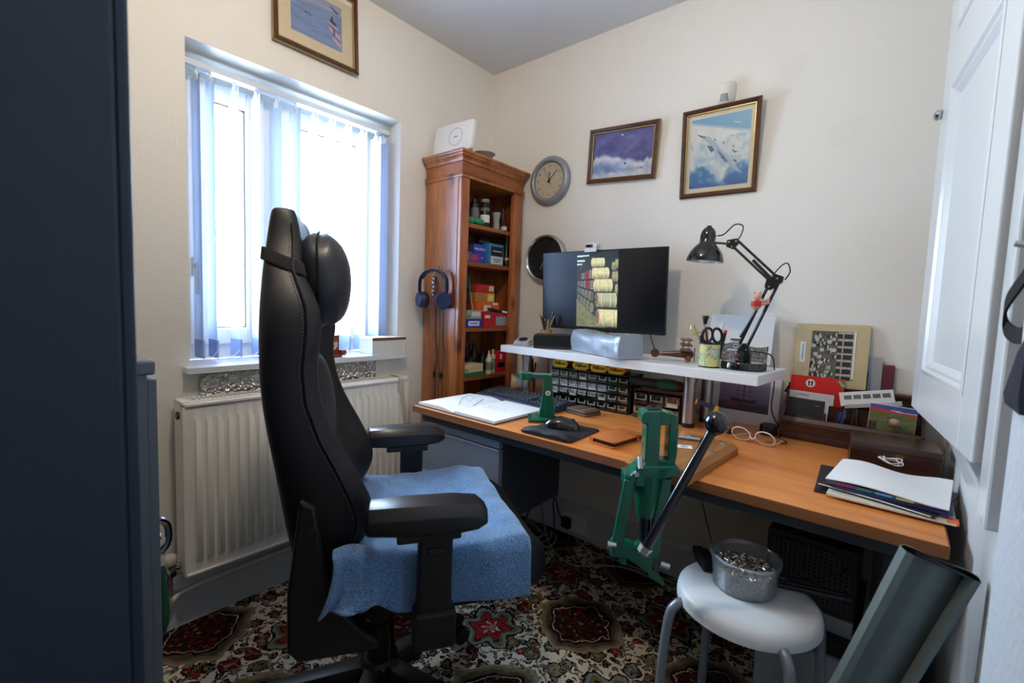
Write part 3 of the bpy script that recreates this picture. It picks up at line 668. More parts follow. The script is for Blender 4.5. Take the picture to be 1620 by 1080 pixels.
# strap round the head section and the pillow it carries
def strap_ring(zc, grow):
    out = []
    for l, f in SH:
        z = zc-max(0, f)*.034; q = interp(ST_, z); ff = min(f, .96)
        if abs(l) < 0.65 and f > 0.5: ff = .93
        x = q[1]+(q[2]-q[1])*ff; out.append((x+(grow if f > .6 else -grow if f < .1 else 0), l*(q[3]+grow), z))
    return out
sm_ = MB()
sm_.loft([strap_ring(1.218, -.004), strap_ring(1.218, .004), strap_ring(1.246, .004), strap_ring(1.246, -.004)], caps=False); obj('pillow_strap', sm_, FAB, chair, smooth=60)
pm = MB(); rings = []
prof = [(1.062, -.200, .012), (1.075, -.195, .040), (1.10, -.189, .052), (1.14, -.185, .057), (1.18, -.185, .060), (1.22, -.187, .059), (1.255, -.191, .052), (1.283, -.195, .040), (1.300, -.198, .016)]
for z, cx, hf in prof:
    t = (z-1.178)/0.12; hw = .150*math.sqrt(max(0.05, 1-abs(t)**3.2)); rr = []
    for k in range(28):
        a = 2*PI*k/28; ca, sa = math.cos(a), math.sin(a)
        rr.append((cx+hf*math.copysign(abs(ca)**0.8, ca)*(1-0.25*abs(sa)**6)+0.002*math.sin(z*210)*abs(sa), hw*math.copysign(abs(sa)**0.55, sa), z+0.004*math.sin(a*5)*abs(sa)))
    rings.append(rr)
pm.loft(rings); pil = obj('head_pillow', pm, P('pillow_leatherette', s(36, 40, 48), 0.42, bump=(30, 0.25)), chair, smooth=80)
pil.modifiers.new('soft', 'SUBSURF').levels = 1; pil.modifiers['soft'].render_levels = 2
seam = [(cx-0.1*hf, -.150*math.sqrt(max(0.05, 1-abs((z-1.178)/0.12)**3.2))*1.0-0.001, z) for z, cx, hf in prof]
obj('pillow_seam', MB().tube(bez(seam, 4), 0.0028, 6), FAB, pil)
# seat cushion
se = MB(); rg = []
for f, z0, z1, w in ((-.20, .44, .53, .20), (-.18, .425, .548, .235), (-.10, .42, .556, .255), (.05, .42, .56, .265), (.20, .42, .562, .268), (.29, .42, .556, .262), (.335, .425, .54, .248), (.362, .44, .515, .22), (.372, .46, .49, .19)):
    rr = []
    for l, t in ((-1, .25), (-1, .75), (-.94, .97), (-.8, 1.0), (-.5, .93), (0, .9), (.5, .93), (.8, 1), (.94, .97), (1, .75), (1, .25), (.94, .03), (.6, 0), (0, 0), (-.6, 0), (-.94, .03)): rr.append((f, l*w, z0+(z1-z0)*t))
    rg.append(rr)
se.loft(rg); so = obj('seat', se, LEA, chair, smooth=75); so.modifiers.new('soft', 'SUBSURF').levels = 1; so.modifiers['soft'].render_levels = 2
obj('seat_pan', MB().box(-.17, .27, -.20, .20, .385, .425), CPL, chair, smooth=0, bevel=.01)
# recline side brackets
br = [(-.212, .725), (-.182, .708), (-.168, .60), (-.150, .50), (-.085, .42), (-.052, .395), (-.050, .372), (-.215, .372), (-.236, .40), (-.236, .52), (-.222, .64)]
for sg in (-1, 1):
    m = MB(); m.prism([(x, z) for x, z in br], .232, .282, M=Matrix(((1, 0, 0, 0), (0, 0, sg, 0), (0, 1, 0, 0), (0, 0, 0, 1))))
    bk = obj('recline_bracket', m, CPL, chair, smooth=0, bevel=.007)
    obj('bracket_bolt', MB().cyl((-.19, sg*.28, .655), (-.19, sg*.285, .655), .012, n=16), CPL, bk)
# height column, star base, casters
obj('tilt_mechanism', MB().box(-.14, .07, -.09, .09, .335, .388), CPL, chair, smooth=0, bevel=.012)
obj('tilt_lever', MB().cyl((-.02, -.08, .36), (-.02, -.26, .352), .006).cyl((-.02, -.26, .352), (-.02, -.30, .35), .011), CPL, chair)
obj('gas_column', MB().lathe([(.030, .09), (.030, .24), (.024, .245), (.024, .34)], 20, c=(-.045, .005, 0)), CPL, chair)
bx, by = -.045, .005
obj('base_hub', MB().lathe([(.045, .068), (.052, .075), (.052, .125), (.040, .14)], 20, c=(bx, by, 0)), CPL, chair)
for k in range(5):
    a = R(235+72*k-57); d = Vector((math.cos(a), math.sin(a), 0)); nrm = Vector((-d.y, d.x, 0)); O = Vector((bx, by, 0)); m = MB(); rr = []
    for t, wv, zt, zb in ((.03, .034, .132, .075), (.12, .031, .120, .078), (.24, .026, .104, .076), (.315, .023, .094, .072), (.335, .015, .088, .074)):
        c = O+d*t; rr.append([tuple(c-nrm*wv+Vector((0, 0, zb))), tuple(c+nrm*wv+Vector((0, 0, zb))), tuple(c+nrm*wv*.75+Vector((0, 0, zt))), tuple(c-nrm*wv*.75+Vector((0, 0, zt)))])
    m.loft(rr); leg = obj('base_leg', m, CPL, chair, smooth=30, bevel=.004)
    c = O+d*.315; cm = MB(); ax = nrm
    for sg in (-1, 1): cm.cyl(c+ax*(sg*.008)+Vector((0, 0, .0295)), c+ax*(sg*.027)+Vector((0, 0, .0295)), .029, .026, n=20)
    cm.cyl(c+Vector((0, 0, .03)), c+Vector((0, 0, .08)), .008, n=10); obj('caster', cm, BLKP, leg)
# armrests
for sg in (-1, 1):
    yaw = R(-4 if sg < 0 else 4); y = sg*.305
    pad = MB(); rr = []
    for x, zt, zb, w in ((-.085, .700, .662, .030), (-.075, .712, .655, .040), (0.0, .715, .652, .047), (.10, .716, .652, .047), (.15, .712, .656, .042), (.172, .695, .664, .032)):
        rr.append([(x, -w, zb+.008), (x, -w*.75, zb), (x, w*.75, zb), (x, w, zb+.008), (x, w, zt-.022), (x, w*.66, zt), (x, -w*.66, zt), (x, -w, zt-.022)])
    pad.loft(rr, M=TR(0, y, 0) @ RZ(yaw)); ap = obj('armrest_pad', pad, P('armrest_rubber', s(25, 26, 30), 0.3), chair, smooth=22, bevel=.003)
    obj('armrest_plate', MB().box(-.02, .115, -.033, .033, .635, .655, M=TR(0, y, 0)), CPL, ap, smooth=0, bevel=.004)
    po_ = obj('armrest_post', MB().box(.026, .100, -.02, .02, .43, .64, M=TR(0, y, 0)), CPL, chair, smooth=0, bevel=.007)
    obj('height_button', MB().box(.045, .078, -.004, .004, .60, .614, M=TR(0, y+sg*.021, 0)), BLKP, po_, smooth=0, bevel=.002)
    obj('post_sleeve', MB().box(.018, .110, -.027, .027, .385, .47, M=TR(0, y, 0)), CPL, po_, smooth=0, bevel=.008)
    obj('arm_bar', MB().box(.03, .095, min(0, y), max(0, y), .372, .392), CPL, chair, smooth=0, bevel=.004)

# blue towel over the seat
tw = bpy.data.meshes.new('towel'); m = MB(); nu, nv = 70, 60; rows = []
for i in range(nu):
    u = i/(nu-1); f = -.135+.432*u; row = []
    for j in range(nv):
        v = j/(nv-1)
        S = v*0.672-0.03             # arc length across from the far side
        l = .255-S; z = .572
        edge = -.262
        if l < edge: z -= (edge-l)*1.0; l = edge-.012-.010*math.sin(u*9)*min(1, (.572-z)/.1)-.008*(1 if u < .3 else 0)
        if l > .235: z -= (l-.235)*0.8
        ridge = 0.010*noise.noise((f*8, l*7, 1))+.006*noise.noise((f*20, l*18, 5))+.004*abs(noise.noise((f*14+l*6, l*5, 9)))
        z += ridge*(1 if z > .56 else .3)
        z += .010*math.exp(-((f-.24+l*.1)/.03)**2)*(1 if l > edge else 0.2) - .012*math.exp(-((f-.10)/.12)**2-((l-.0)/.12)**2)
        if f > .285: z -= (f-.285)*0.55
        ff = f
        if u < .32 and v > .72:     # bunched rear corner by the bracket
            k = (0.32-u)/0.32*(v-.72)/.28
            z += .050*math.sin(v*24+u*10)*k+.080*k; l -= .045*k+.032*math.sin(u*34+v*10)*k; ff = f-.03*k+.012*math.sin(v*30)*k
        row.append((ff, l, z))
    rows.append(row)
m.loft(rows, closed=False, caps=False)
TWM = bpy.data.materials.new('blue_terry'); TWM.use_nodes = True; nt = TWM.node_tree; b = nt.nodes['Principled BSDF']; b.inputs['Roughness'].default_value = 1.0; b.inputs['Sheen Weight'].default_value = 0.4; b.inputs['Specular IOR Level'].default_value = 0.1
tcn = nt.nodes.new('ShaderNodeTexCoord'); n1 = nt.nodes.new('ShaderNodeTexNoise'); n1.inputs['Scale'].default_value = 260; n1.inputs['Detail'].default_value = 3; nt.links.new(tcn.outputs['Object'], n1.inputs['Vector'])
cr = nt.nodes.new('ShaderNodeValToRGB'); cr.color_ramp.elements[0].position = .3; cr.color_ramp.elements[0].color = s(58, 96, 142); cr.color_ramp.elements[1].position = .7; cr.color_ramp.elements[1].color = s(112, 152, 196)
nt.links.new(n1.outputs['Fac'], cr.inputs[0]); nt.links.new(cr.outputs[0], b.inputs['Base Color'])
bp = nt.nodes.new('ShaderNodeBump'); bp.inputs['Strength'].default_value = .9; bp.inputs['Distance'].default_value = .004; nt.links.new(n1.outputs['Fac'], bp.inputs['Height']); nt.links.new(bp.outputs[0], b.inputs['Normal'])
tow = obj('towel', m, TWM, smooth=80); tow.location = (0.80, -1.19, 0); tow.rotation_euler = (0, 0, R(57))
sd = tow.modifiers.new('thick', 'SOLIDIFY'); sd.thickness = .007; sd.offset = 1
tow.modifiers.new('soft', 'SUBSURF').levels = 1
tag(tow, 'pale blue terry towel draped over the chair seat', 'towel')
# ------------------------------------------------------------------ stool with its tub, tower and cabinet under the desk, vinyl roll
STW = P('white_stool_plastic', s(214, 220, 226), 0.42, nz=(6, 0.03))
GT = P('grey_tube_paint', s(128, 138, 150), 0.35, metal=0.3)
st = thing('stool', 'round white plastic stool with grey tube legs in front of the desk', 'stool', (1.592, -0.735, 0), R(-8))
obj('stool_seat', MB().lathe([(0.0, .462), (.12, .462), (.148, .458), (.157, .450), (.160, .438), (.160, .424), (.155, .420), (.150, .423), (.148, .436), (0, .44)], 64), STW, st, smooth=40)
for k in range(4):
    a = R(228+90*k); d = Vector((math.cos(a), math.sin(a), 0))
    pts = [d*.09+Vector((0, 0, .43)), d*.15+Vector((0, 0, .428)), d*.172+Vector((0, 0, .418)), d*.186+Vector((0, 0, .39)), d*.195+Vector((0, 0, .30)), d*.20+Vector((0, 0, .15)), d*.205+Vector((0, 0, .012))]
    lg = obj('stool_leg', MB().tube(bez(pts, 6), .0115, 12), GT, st, smooth=60)
    obj('leg_cap', MB().cyl(d*.205, d*.205+Vector((0, 0, .016)), .014, n=14), BLKP, lg)
CLP = clear_glass('clear_tub_plastic', (.95, .97, 1, 1), gloss=.10, rough=.2)
nt = CLP.node_tree; dfu = nt.nodes.new('ShaderNodeBsdfDiffuse'); dfu.inputs[0].default_value = s(206, 218, 232); mxs = nt.nodes.new('ShaderNodeMixShader'); mxs.inputs[0].default_value = .06
prev = nt.nodes['Material Output'].inputs[0].links[0].from_socket; nt.links.new(prev, mxs.inputs[1]); nt.links.new(dfu.outputs[0], mxs.inputs[2]); nt.links.new(mxs.outputs[0], nt.nodes['Material Output'].inputs[0])
tub = thing('plastic_tub', 'clear round plastic tub of small brass and steel cases on the stool', 'tub', (1.580, -0.722, .4625))
obj('tub_wall', MB().lathe([(.0, .0), (.066, .0), (.070, .003), (.077, .072), (.080, .073), (.0815, .080), (.079, .084), (.0765, .082), (.0755, .072), (.0685, .0045), (.0, .0035)], 48), CLP, tub, smooth=50)
cs = MB()
rng = random.Random(3)
for k in range(900):
    z = .006+.048*rng.random(); rr = (.0655+.007*z/.07)*math.sqrt(rng.random()) if rng.random() < .45 else (.0655+.007*z/.07)*.985
    if rng.random() < .4: z = .05+.004*rng.random(); rr = .067*math.sqrt(rng.random())
    a = rng.random()*2*PI; c = Vector((rr*math.cos(a), rr*math.sin(a), z)); d = Vector((rng.uniform(-1, 1), rng.uniform(-1, 1), rng.uniform(-.5, .5))).normalized()*.0042
    if (c+d).xy.length > .0675 or (c-d).xy.length > .0675: c.xy *= .93
    cs.cyl(c-d, c+d, .0021, .0021, n=5)
CASE = P('spent_metal_cases', s(190, 186, 176), .25, metal=.95, nz=(260, .5))
co = obj('metal_cases', cs, CASE, tub, smooth=40); co['kind'] = 'stuff'
ad = thing('power_adapter', 'black plug adapter lying on the stool behind the tub', 'adapter', (1.478, -0.690, .4625), R(-52))
obj('adapter_body', MB().box(-.036, .036, -.018, .018, 0, .03), BLKP, ad, smooth=0, bevel=.004)
obj('adapter_nose', MB().box(-.062, -.036, -.013, .013, .002, .022), BLKP, ad, smooth=0, bevel=.003)
# cabinet and vented computer under the right end of the desk
LGC = P('light_grey_laminate', s(150, 156, 164), .5)
cb = thing('low_cabinet', 'small grey cabinet with black frame standing under the desk end', 'cabinet', (1.575, -0.50, 0))
obj('carcass', MB().box(0, .23, .016, .42, 0, .262), BLKP, cb, smooth=0, bevel=.002)
obj('door', MB().box(.004, .226, 0, .016, .01, .236), LGC, cb, smooth=0, bevel=.002)
obj('top_slab', MB().box(-.006, .236, -.008, .424, .262, .284), P('black_gloss_slab', s(20, 21, 24), .3), cb, smooth=0, bevel=.003)
tw_ = thing('vented_computer', 'black computer case with perforated front under the desk', 'computer', (1.58, -0.46, .2845))
obj('case', MB().box(0, .215, .004, .38, .004, .235), P('black_case_metal', s(30, 31, 34), .45), tw_, smooth=0, bevel=.004)
obj('base_strip', MB().box(.0, .215, -.004, .03, .0, .045), LGC, tw_, smooth=0, bevel=.003)
hole = bpy.data.meshes.new('vent_bar'); mm = MB().cbox((0, 0, 0), (.19, .004, .0035)); hole.from_pydata(mm.v, [], mm.f); hole.materials.append(P('vent_grey', s(62, 64, 68), .5)); finish(hole, 0)
for k in range(14): share('vent_bar', hole, tw_, (.1075, .002, .065+k*.0115))
holv = bpy.data.meshes.new('vent_upright'); mm = MB().cbox((0, 0, 0), (.0035, .004, .155)); holv.from_pydata(mm.v, [], mm.f); holv.materials.append(P('vent_grey', s(62, 64, 68), .5)); finish(holv, 0)
for k in range(16): share('vent_upright', holv, tw_, (.018+k*.012, .0005, .14))
# roll of grey-green vinyl leaning by the right wall
VIN = P('grey_green_vinyl', s(96, 108, 108), .55, bump=(30, .1))
vr = MB(); rings = []
top = Vector((1.905, -.955, .755)); bot = Vector((1.700, -.945, .008)); ax = (top-bot).normalized(); sd_ = Vector((ax.z, .25, -ax.x)).normalized(); sd_ = (sd_-ax*sd_.dot(ax)).normalized(); nn = ax.cross(sd_)
if nn.y > 0: nn = -nn
sec = [(-.058, .006), (-.052, .020), (-.038, .024), (-.030, .014), (-.034, .004), (-.046, .001)][::-1]
sec = [(-.036, .012), (-.042, .020), (-.054, .018), (-.060, .006), (-.052, -.004), (-.03, -.006), (-.012, .002), (.0, .004), (.014, .002), (.032, -.004), (.050, -.004), (.060, .004), (.058, .018), (.046, .022), (.038, .014)]
n = 14
for k in range(n+1):
    t = k/n; c = bot.lerp(top, t); wob = 1+.03*math.sin(t*7)
    outer = [c+sd_*(a*wob*.84)+nn*(b_*wob) for a, b_ in sec]; inner = [p-nn*.003 for p in outer]
    rings.append([tuple(p) for p in outer]+[tuple(p) for p in inner[::-1]])
vr.loft(rings); tag(obj('vinyl_roll', vr, VIN, smooth=50), 'grey-green vinyl sheet rolled at both edges leaning by the white wall', 'roll')

for k, lab in enumerate(('dark metal tube lying across the stool edge behind the tub', 'second dark metal tube lying beside the first on the stool edge')):
    mt = thing('metal_tube', lab, 'tube', (1.665, -.655, .4625), R(20), group='metal tubes on the stool')
    obj('tube_wall', MB().lathe([(.0052, 0), (.0065, 0), (.0065, .150), (.0052, .150)], 16, M=TR(-.02, -.004+.016*k, .0067) @ RY(R(90))), P('dark_tube_metal', s(58, 62, 68), .3, metal=.7), mt); obj('tube_plug', MB().cyl((.118, -.004+.016*k, .0067), (.131, -.004+.016*k, .0067), .0068, n=14), BLKP, mt)
# ------------------------------------------------------------------ pictures, clocks, sensor on the walls
FRM = wood('dark_red_frame_wood', s(58, 30, 16), s(96, 52, 26), (30, 6, 30), 0.3, coat=0.4)
GILT = P('gilt_edge', s(176, 156, 100), 0.35, metal=0.6)
MAT = P('cream_mount_card', s(214, 198, 164), 0.8)
MATW = P('pale_mount_card', s(226, 220, 196), 0.8)
PRINT = print_mat('printed_picture', 0.4)
PGL = clear_glass('picture_glass', gloss=0.01, rough=0.45)
def framed(label, w, h, fw, loc, rot, mount, mw, fn, nx, ny):
    t = thing('framed_picture', label, 'picture', loc, rot=rot)
    m = MB(); prof = [(0, .0), (0, -.016), (fw*.3, -.020), (fw*.65, -.016), (fw*.8, -.012), (fw, -.010), (fw, 0)]
    m.loft([[(sx*(w/2-d), y, sz*(h/2-d)) for sx, sz in ((-1, -1), (1, -1), (1, 1), (-1, 1))] for d, y in prof]+[[(sx*w/2, 0, sz*h/2) for sx, sz in ((-1, -1), (1, -1), (1, 1), (-1, 1))]], caps=False)
    obj('frame', m, FRM, t, smooth=20)
    g = MB(); a, b = w/2-fw, h/2-fw
    for x0, x1, z0, z1 in ((-a, a, b-.003, b), (-a, a, -b, -b+.003), (-a, -a+.003, -b, b), (a-.003, a, -b, b)): g.box(x0, x1, -.0115, -.004, z0, z1)
    obj('gilt_slip', g, GILT, t, smooth=0)
    o = MB(); a, b = w/2+.0012, h/2+.0012
    for x0, x1, z0, z1 in ((-a, a, b-.0012, b), (-a, a, -b, -b+.0012), (-a, -a+.0012, -b, b), (a-.0012, a, -b, b)): o.box(x0, x1, -.010, -.001, z0, z1)
    obj('gilt_edge', o, GILT, t, smooth=0)
    pw, ph = w-2*fw-2*mw[0], h-2*fw-2*mw[1]
    if mount is not None: obj('mount', MB().box(-w/2+fw, w/2-fw, -.003, -.002, -h/2+fw, h/2-fw), mount, t, smooth=0)
    raster('print', pw, ph, nx, ny, fn, PRINT, t, TR(0, -.0036, 0))
    obj('glass', MB().box(-w/2+fw*.9, w/2-fw*.9, -.0068, -.0062, -h/2+fw*.9, h/2-fw*.9), PGL, t, smooth=0)
    return t
def blob(u, v, x, y, a, b, rot=0):
    c, s_ = math.cos(rot), math.sin(rot); du, dv = u-x, v-y
    return ((du*c+dv*s_)/a)**2+((-du*s_+dv*c)/b)**2
def poly_mask(u, v, pts):
    ins = np.zeros(u.shape, bool); n = len(pts)
    for i in range(n):
        x0, y0 = pts[i]; x1, y1 = pts[i-1]
        c = ((y0 > v) != (y1 > v)) & (u < (x1-x0)*(v-y0)/(y1-y0+1e-12)+x0); ins ^= c
    return ins
def put(rgb, mask, col, a=1.0):
    return [np.where(mask, x*(1-a)+c*a, x) for x, c in zip(rgb, col)]
def sea_pic(u, v):
    n = fbm(u*1.0, v*6, 4, 5, 1); k = fbm(u*2, v*14, 5, 4, 8)
    rgb = lerp((92, 116, 166), (128, 148, 186), n*1.3)
    sky = np.clip((v-.70)*9+(fbm(u, v*3, 4, 4, 3)-.5)*1.5, 0, 1)
    rgb = lerp(rgb, (146, 152, 178), sky); rgb = lerp(rgb, (178, 176, 182), np.clip(1-abs(v-.80-.06*u)/.05, 0, 1)*.5)
    rgb = lerp(rgb, (200, 206, 214), np.clip((k-.62)*6, 0, 1)*(v < .4)*.5)
    hull = poly_mask(u, v, [(.70, .56), (.78, .62), (.88, .56), (.97, .30), (.985, .08), (.90, .10), (.80, .24), (.72, .44)])
    rgb = put(rgb, hull, (176, 168, 186)); st = ((v*6+u*3) % 1) < .38
    rgb = put(rgb, hull & st, (140, 86, 110), .8)
    rgb = put(rgb, poly_mask(u, v, [(.74, .58), (.80, .74), (.83, .62), (.88, .60), (.9, .52), (.8, .54)]), (50, 62, 92))
    rgb = put(rgb, poly_mask(u, v, [(.80, .50), (.86, .46), (.86, .30), (.82, .28)]), (106, 92, 140))
    for x, y in ((.84, .88), (.88, .84), (.80, .90), (.91, .86)): rgb = put(rgb, blob(u, v, x, y, .055, .016, -.3) < 1, (56, 72, 112), .85)
    rgb = put(rgb, blob(u, v, .30, .52, .06, .014, .25) < 1, (70, 76, 104)); rgb = put(rgb, blob(u, v, .36, .50, .02, .02) < 1, (70, 76, 104))
    return rgb
def clouds_pic(u, v):
    n = fbm(u*1.4, v*1.2, 5, 6, 5); k = fbm(u*3, v*3, 4, 5, 6)
    rgb = lerp((66, 62, 128), (104, 108, 170), np.clip(n*1.6-.3, 0, 1))
    edge = .46+.09*np.sin(u*5+.6)+.18*(fbm(u*2, v*0, 5, 4, 9)-.5)+.10*np.clip(u-.75, 0, 1)*4*.4
    c = np.clip((edge-v)*14, 0, 1); tex = fbm(u*2.2, v*2.6, 5, 5, 12)
    rgb = lerp(rgb, (206, 216, 232), c); low = np.clip((edge-.13-v+.1*(tex-.5))*7, 0, 1)
    rgb = lerp(rgb, (104, 134, 188), low*.9); pale = np.clip((.16-v+.12*u+.14*(tex-.5))*10, 0, 1)
    rgb = lerp(rgb, (188, 200, 216), pale); rgb = [x*(.8+.45*tex) for x in rgb]
    rgb = put(rgb, blob(u, v, .14, .34, .035, .008, 1.1) < 1, (40, 44, 74)); rgb = put(rgb, blob(u, v, .80, .17, .07, .022, .15) < 1, (206, 160, 178)); rgb = put(rgb, blob(u, v, .83, .16, .02, .012, .15) < 1, (120, 60, 100))
    rgb = put(rgb, blob(u, v, .56, .29, .018, .028) < 1, (60, 72, 130)); rgb = put(rgb, blob(u, v, .48, .90, .02, .02) < 1, (196, 204, 226))
    return rgb
def jet_pic(u, v):
    n = fbm(u*1.2, v*1.4, 5, 6, 15); n2 = fbm(u*2, v*2, 5, 5, 17)
    rgb = lerp((196, 208, 214), (232, 234, 230), n*1.4-.2)
    sky = np.clip((v-(.93-.24*u))*18, 0, 1); rgb = lerp(rgb, (86, 164, 206), sky)
    hole = np.clip((.30-.02*u-v+.55*(n-.45)-.25*np.exp(-((u-.55)/.12)**2))*7, 0, 1)
    rgb = lerp(rgb, (34, 108, 172), hole); rgb = lerp(rgb, (126, 176, 208), np.clip((n2-.52)*5, 0, 1)*(v < .7)*.6)
    rgb = lerp(rgb, (20, 84, 150), np.clip((.10-v+.1*(n-.5))*9, 0, 1))
    def T(px, py): return (px, py)
    body = [(.08, .80), (.20, .75), (.32, .73), (.55, .53), (.68, .40), (.86, .19), (.90, .15), (.84, .17), (.64, .30), (.50, .42), (.40, .52), (.28, .66), (.20, .72)]
    rgb = put(rgb, poly_mask(u, v, body), (164, 186, 204))
    rgb = put(rgb, poly_mask(u, v, [(.40, .70), (.58, .58), (.66, .50), (.60, .46), (.50, .56), (.41, .66)]), (206, 216, 222))
    rgb = put(rgb, poly_mask(u, v, [(.28, .61), (.38, .58), (.42, .52), (.36, .50)]), (58, 92, 122))
    rgb = put(rgb, poly_mask(u, v, [(.08, .80), (.25, .74), (.26, .71), (.18, .73)]), (84, 120, 150))
    rgb = put(rgb, poly_mask(u, v, [(.70, .50), (.82, .45), (.76, .44)]), (70, 110, 140)); rgb = put(rgb, poly_mask(u, v, [(.68, .42), (.90, .40), (.80, .28), (.76, .28)]), (178, 200, 216))
    rgb = put(rgb, poly_mask(u, v, [(.46, .55), (.56, .45), (.66, .34), (.62, .32), (.50, .46)]), (66, 118, 164)); rgb = put(rgb, poly_mask(u, v, [(.76, .36), (.81, .32), (.80, .30), (.75, .34)]), (40, 60, 84))
    rgb = put(rgb, blob(u, v, .57, .40, .022, .018) < 1, (40, 66, 110)); rgb = put(rgb, blob(u, v, .78, .86, .07, .012, -.25) < 1, (150, 196, 218))
    for a in (.40, .55, .72): rgb = put(rgb, blob(u, v, a+.02, .74-a*.42+.10, .03, .010, -.7) < 1, (92, 132, 164))
    return rgb
framed('dark framed ship and aircraft print with cream mount above the window', .340, .302, .017, (.003, -1.018, 2.217), (R(-3), 0, R(90)), MAT, (.050, .048), sea_pic, 170, 130)
framed('small wide framed print of purple sky and clouds between clock and sensor', .337, .240, .0185, (.812, -.007, 1.834), (R(3), R(3.5), 0), None, (0, 0), clouds_pic, 200, 140)
framed('tall framed jet over clouds print hanging below the motion sensor', .288, .338, .0165, (1.231, -.010, 1.770), (R(5), R(0.8), 0), MATW, (.017, .020), jet_pic, 170, 210)

# wall clocks
CHR = P('chrome', s(190, 192, 196), .12, 1.0)
SILV = P('silver_clock_plastic', s(146, 150, 156), .4, metal=.4)
def hand(mb, ang, L, w, back=.02, y=-.001):
    a = R(ang); d = Vector((math.sin(a), 0, math.cos(a))); n_ = Vector((math.cos(a), 0, -math.sin(a))); A = -d*back; B = d*L
    v = [A-n_*w, A+n_*w, B+n_*w*.45, B-n_*w*.45]; mb.add([tuple(p+Vector((0, y, 0))) for p in v]+[tuple(p+Vector((0, y-.0009, 0))) for p in v], [(0, 1, 2, 3), (7, 6, 5, 4), (0, 4, 5, 1), (1, 5, 6, 2), (2, 6, 7, 3), (3, 7, 4, 0)])
ck = thing('wall_clock', 'round silver rimmed wall clock with cream dial above the black clock', 'clock', (.42, 0, 1.770))
FY = RX(R(90))
obj('rim', MB().lathe([(.088, .018), (.090, .030), (.098, .034), (.112, .030), (.119, .020), (.120, .008), (.116, 0)], 64, M=FY, close=False), SILV, ck, smooth=60)
obj('dial', MB().cyl((0, -.015, 0), (0, -.018, 0), .0895, n=64), P('cream_dial', s(206, 196, 172), .6), ck)
INK = P('black_print', s(22, 22, 24), .6)
m = MB()
for k in range(12):
    a = R(30*(k+1)); text_mb(str(k+1), .016, TR(.072*math.sin(a), -.0186, .072*math.cos(a)) @ RX(R(90)), .0002, mb=m)
obj('numeral_ring', m, INK, ck, smooth=0)
m = text_mb('QUARTZ', .006, TR(0, -.0186, .034) @ RX(R(90)), .0002) if False else MB().box(-.009, .009, -.0188, -.0183, .032, .0335).box(-.006, .006, -.0188, -.0183, .0285, .0295)
obj('dial_print', m, INK, ck, smooth=0)
m = MB(); hand(m, 1, .046, .0032, .012, -.0195); obj('hour_hand', m, INK, ck, smooth=0)
m = MB(); hand(m, 46, .070, .0026, .014, -.021); obj('minute_hand', m, INK, ck, smooth=0)
m = MB(); hand(m, 332, .066, .0011, .030, -.0225); m.cyl((0, -.018, 0), (0, -.0245, 0), .004, n=12); obj('second_hand', m, INK, ck, smooth=0)
obj('glass', MB().cyl((0, -.0265, 0), (0, -.0275, 0), .090, n=48), clear_glass('clock_glass', gloss=.02, rough=.3), ck)
ck = thing('wall_clock', 'round black faced wall clock with chrome rim behind the monitor', 'clock', (.415, 0, 1.382))
obj('rim', MB().lathe([(.104, .020), (.106, .030), (.112, .034), (.119, .028), (.122, .016), (.121, 0)], 64, M=FY, close=False), CHR, ck, smooth=60)
obj('dial', MB().cyl((0, -.012, 0), (0, -.018, 0), .1055, n=64), P('black_dial', s(20, 20, 22), .5), ck)
obj('date_window', MB().box(.045, .068, -.019, -.0175, -.004, .006), P('white_print', s(220, 220, 216), .6), ck, smooth=0)
m = MB(); hand(m, 208, .060, .003, .015, -.020); obj('hour_hand', m, P('grey_hand', s(150, 146, 136), .4), ck, smooth=0)
m = MB(); hand(m, 150, .085, .0022, .018, -.0215); obj('minute_hand', m, P('grey_hand', s(150, 146, 136), .4), ck, smooth=0)
m = MB()
for k in range(12):
    a = R(30*k); m.box(-.0015, .0015, -.0187, -.0178, .086, .098, M=RY(a))
obj('hour_marks', m, P('dim_hour_mark', s(78, 78, 76), .6), ck, smooth=0)

pr = thing('motion_sensor', 'white alarm motion sensor on the wall above the jet print', 'sensor', (1.242, 0, 1.937), rot=(0, R(2), 0))
rr = []
for z, wv, dp in ((0, .024, .028), (.006, .029, .036), (.045, .0315, .040), (.075, .0315, .036), (.084, .030, .030), (.088, .024, .022)):
    rr.append([(-wv, 0, z)]+[(wv*math.cos(PI-PI*k/14), -dp*math.sin(PI*k/14)**.7, z) for k in range(15)]+[(wv, 0, z)])
m = MB(); m.loft(rr); obj('housing', m, P('sensor_white', s(228, 224, 216), .4), pr, smooth=50)
m = MB(); m.loft([[(.0225*math.cos(PI-PI*k/10)*.98, -.0405*math.sin(PI*k/10)**.6-.0012, z) for k in range(2, 9)] for z in (.010, .038)], closed=False, caps=False)
obj('lens', m, P('sensor_lens', s(150, 152, 154), .25), pr, smooth=60)
# ------------------------------------------------------------------ things on the white riser
ZS = SHZ+.0004
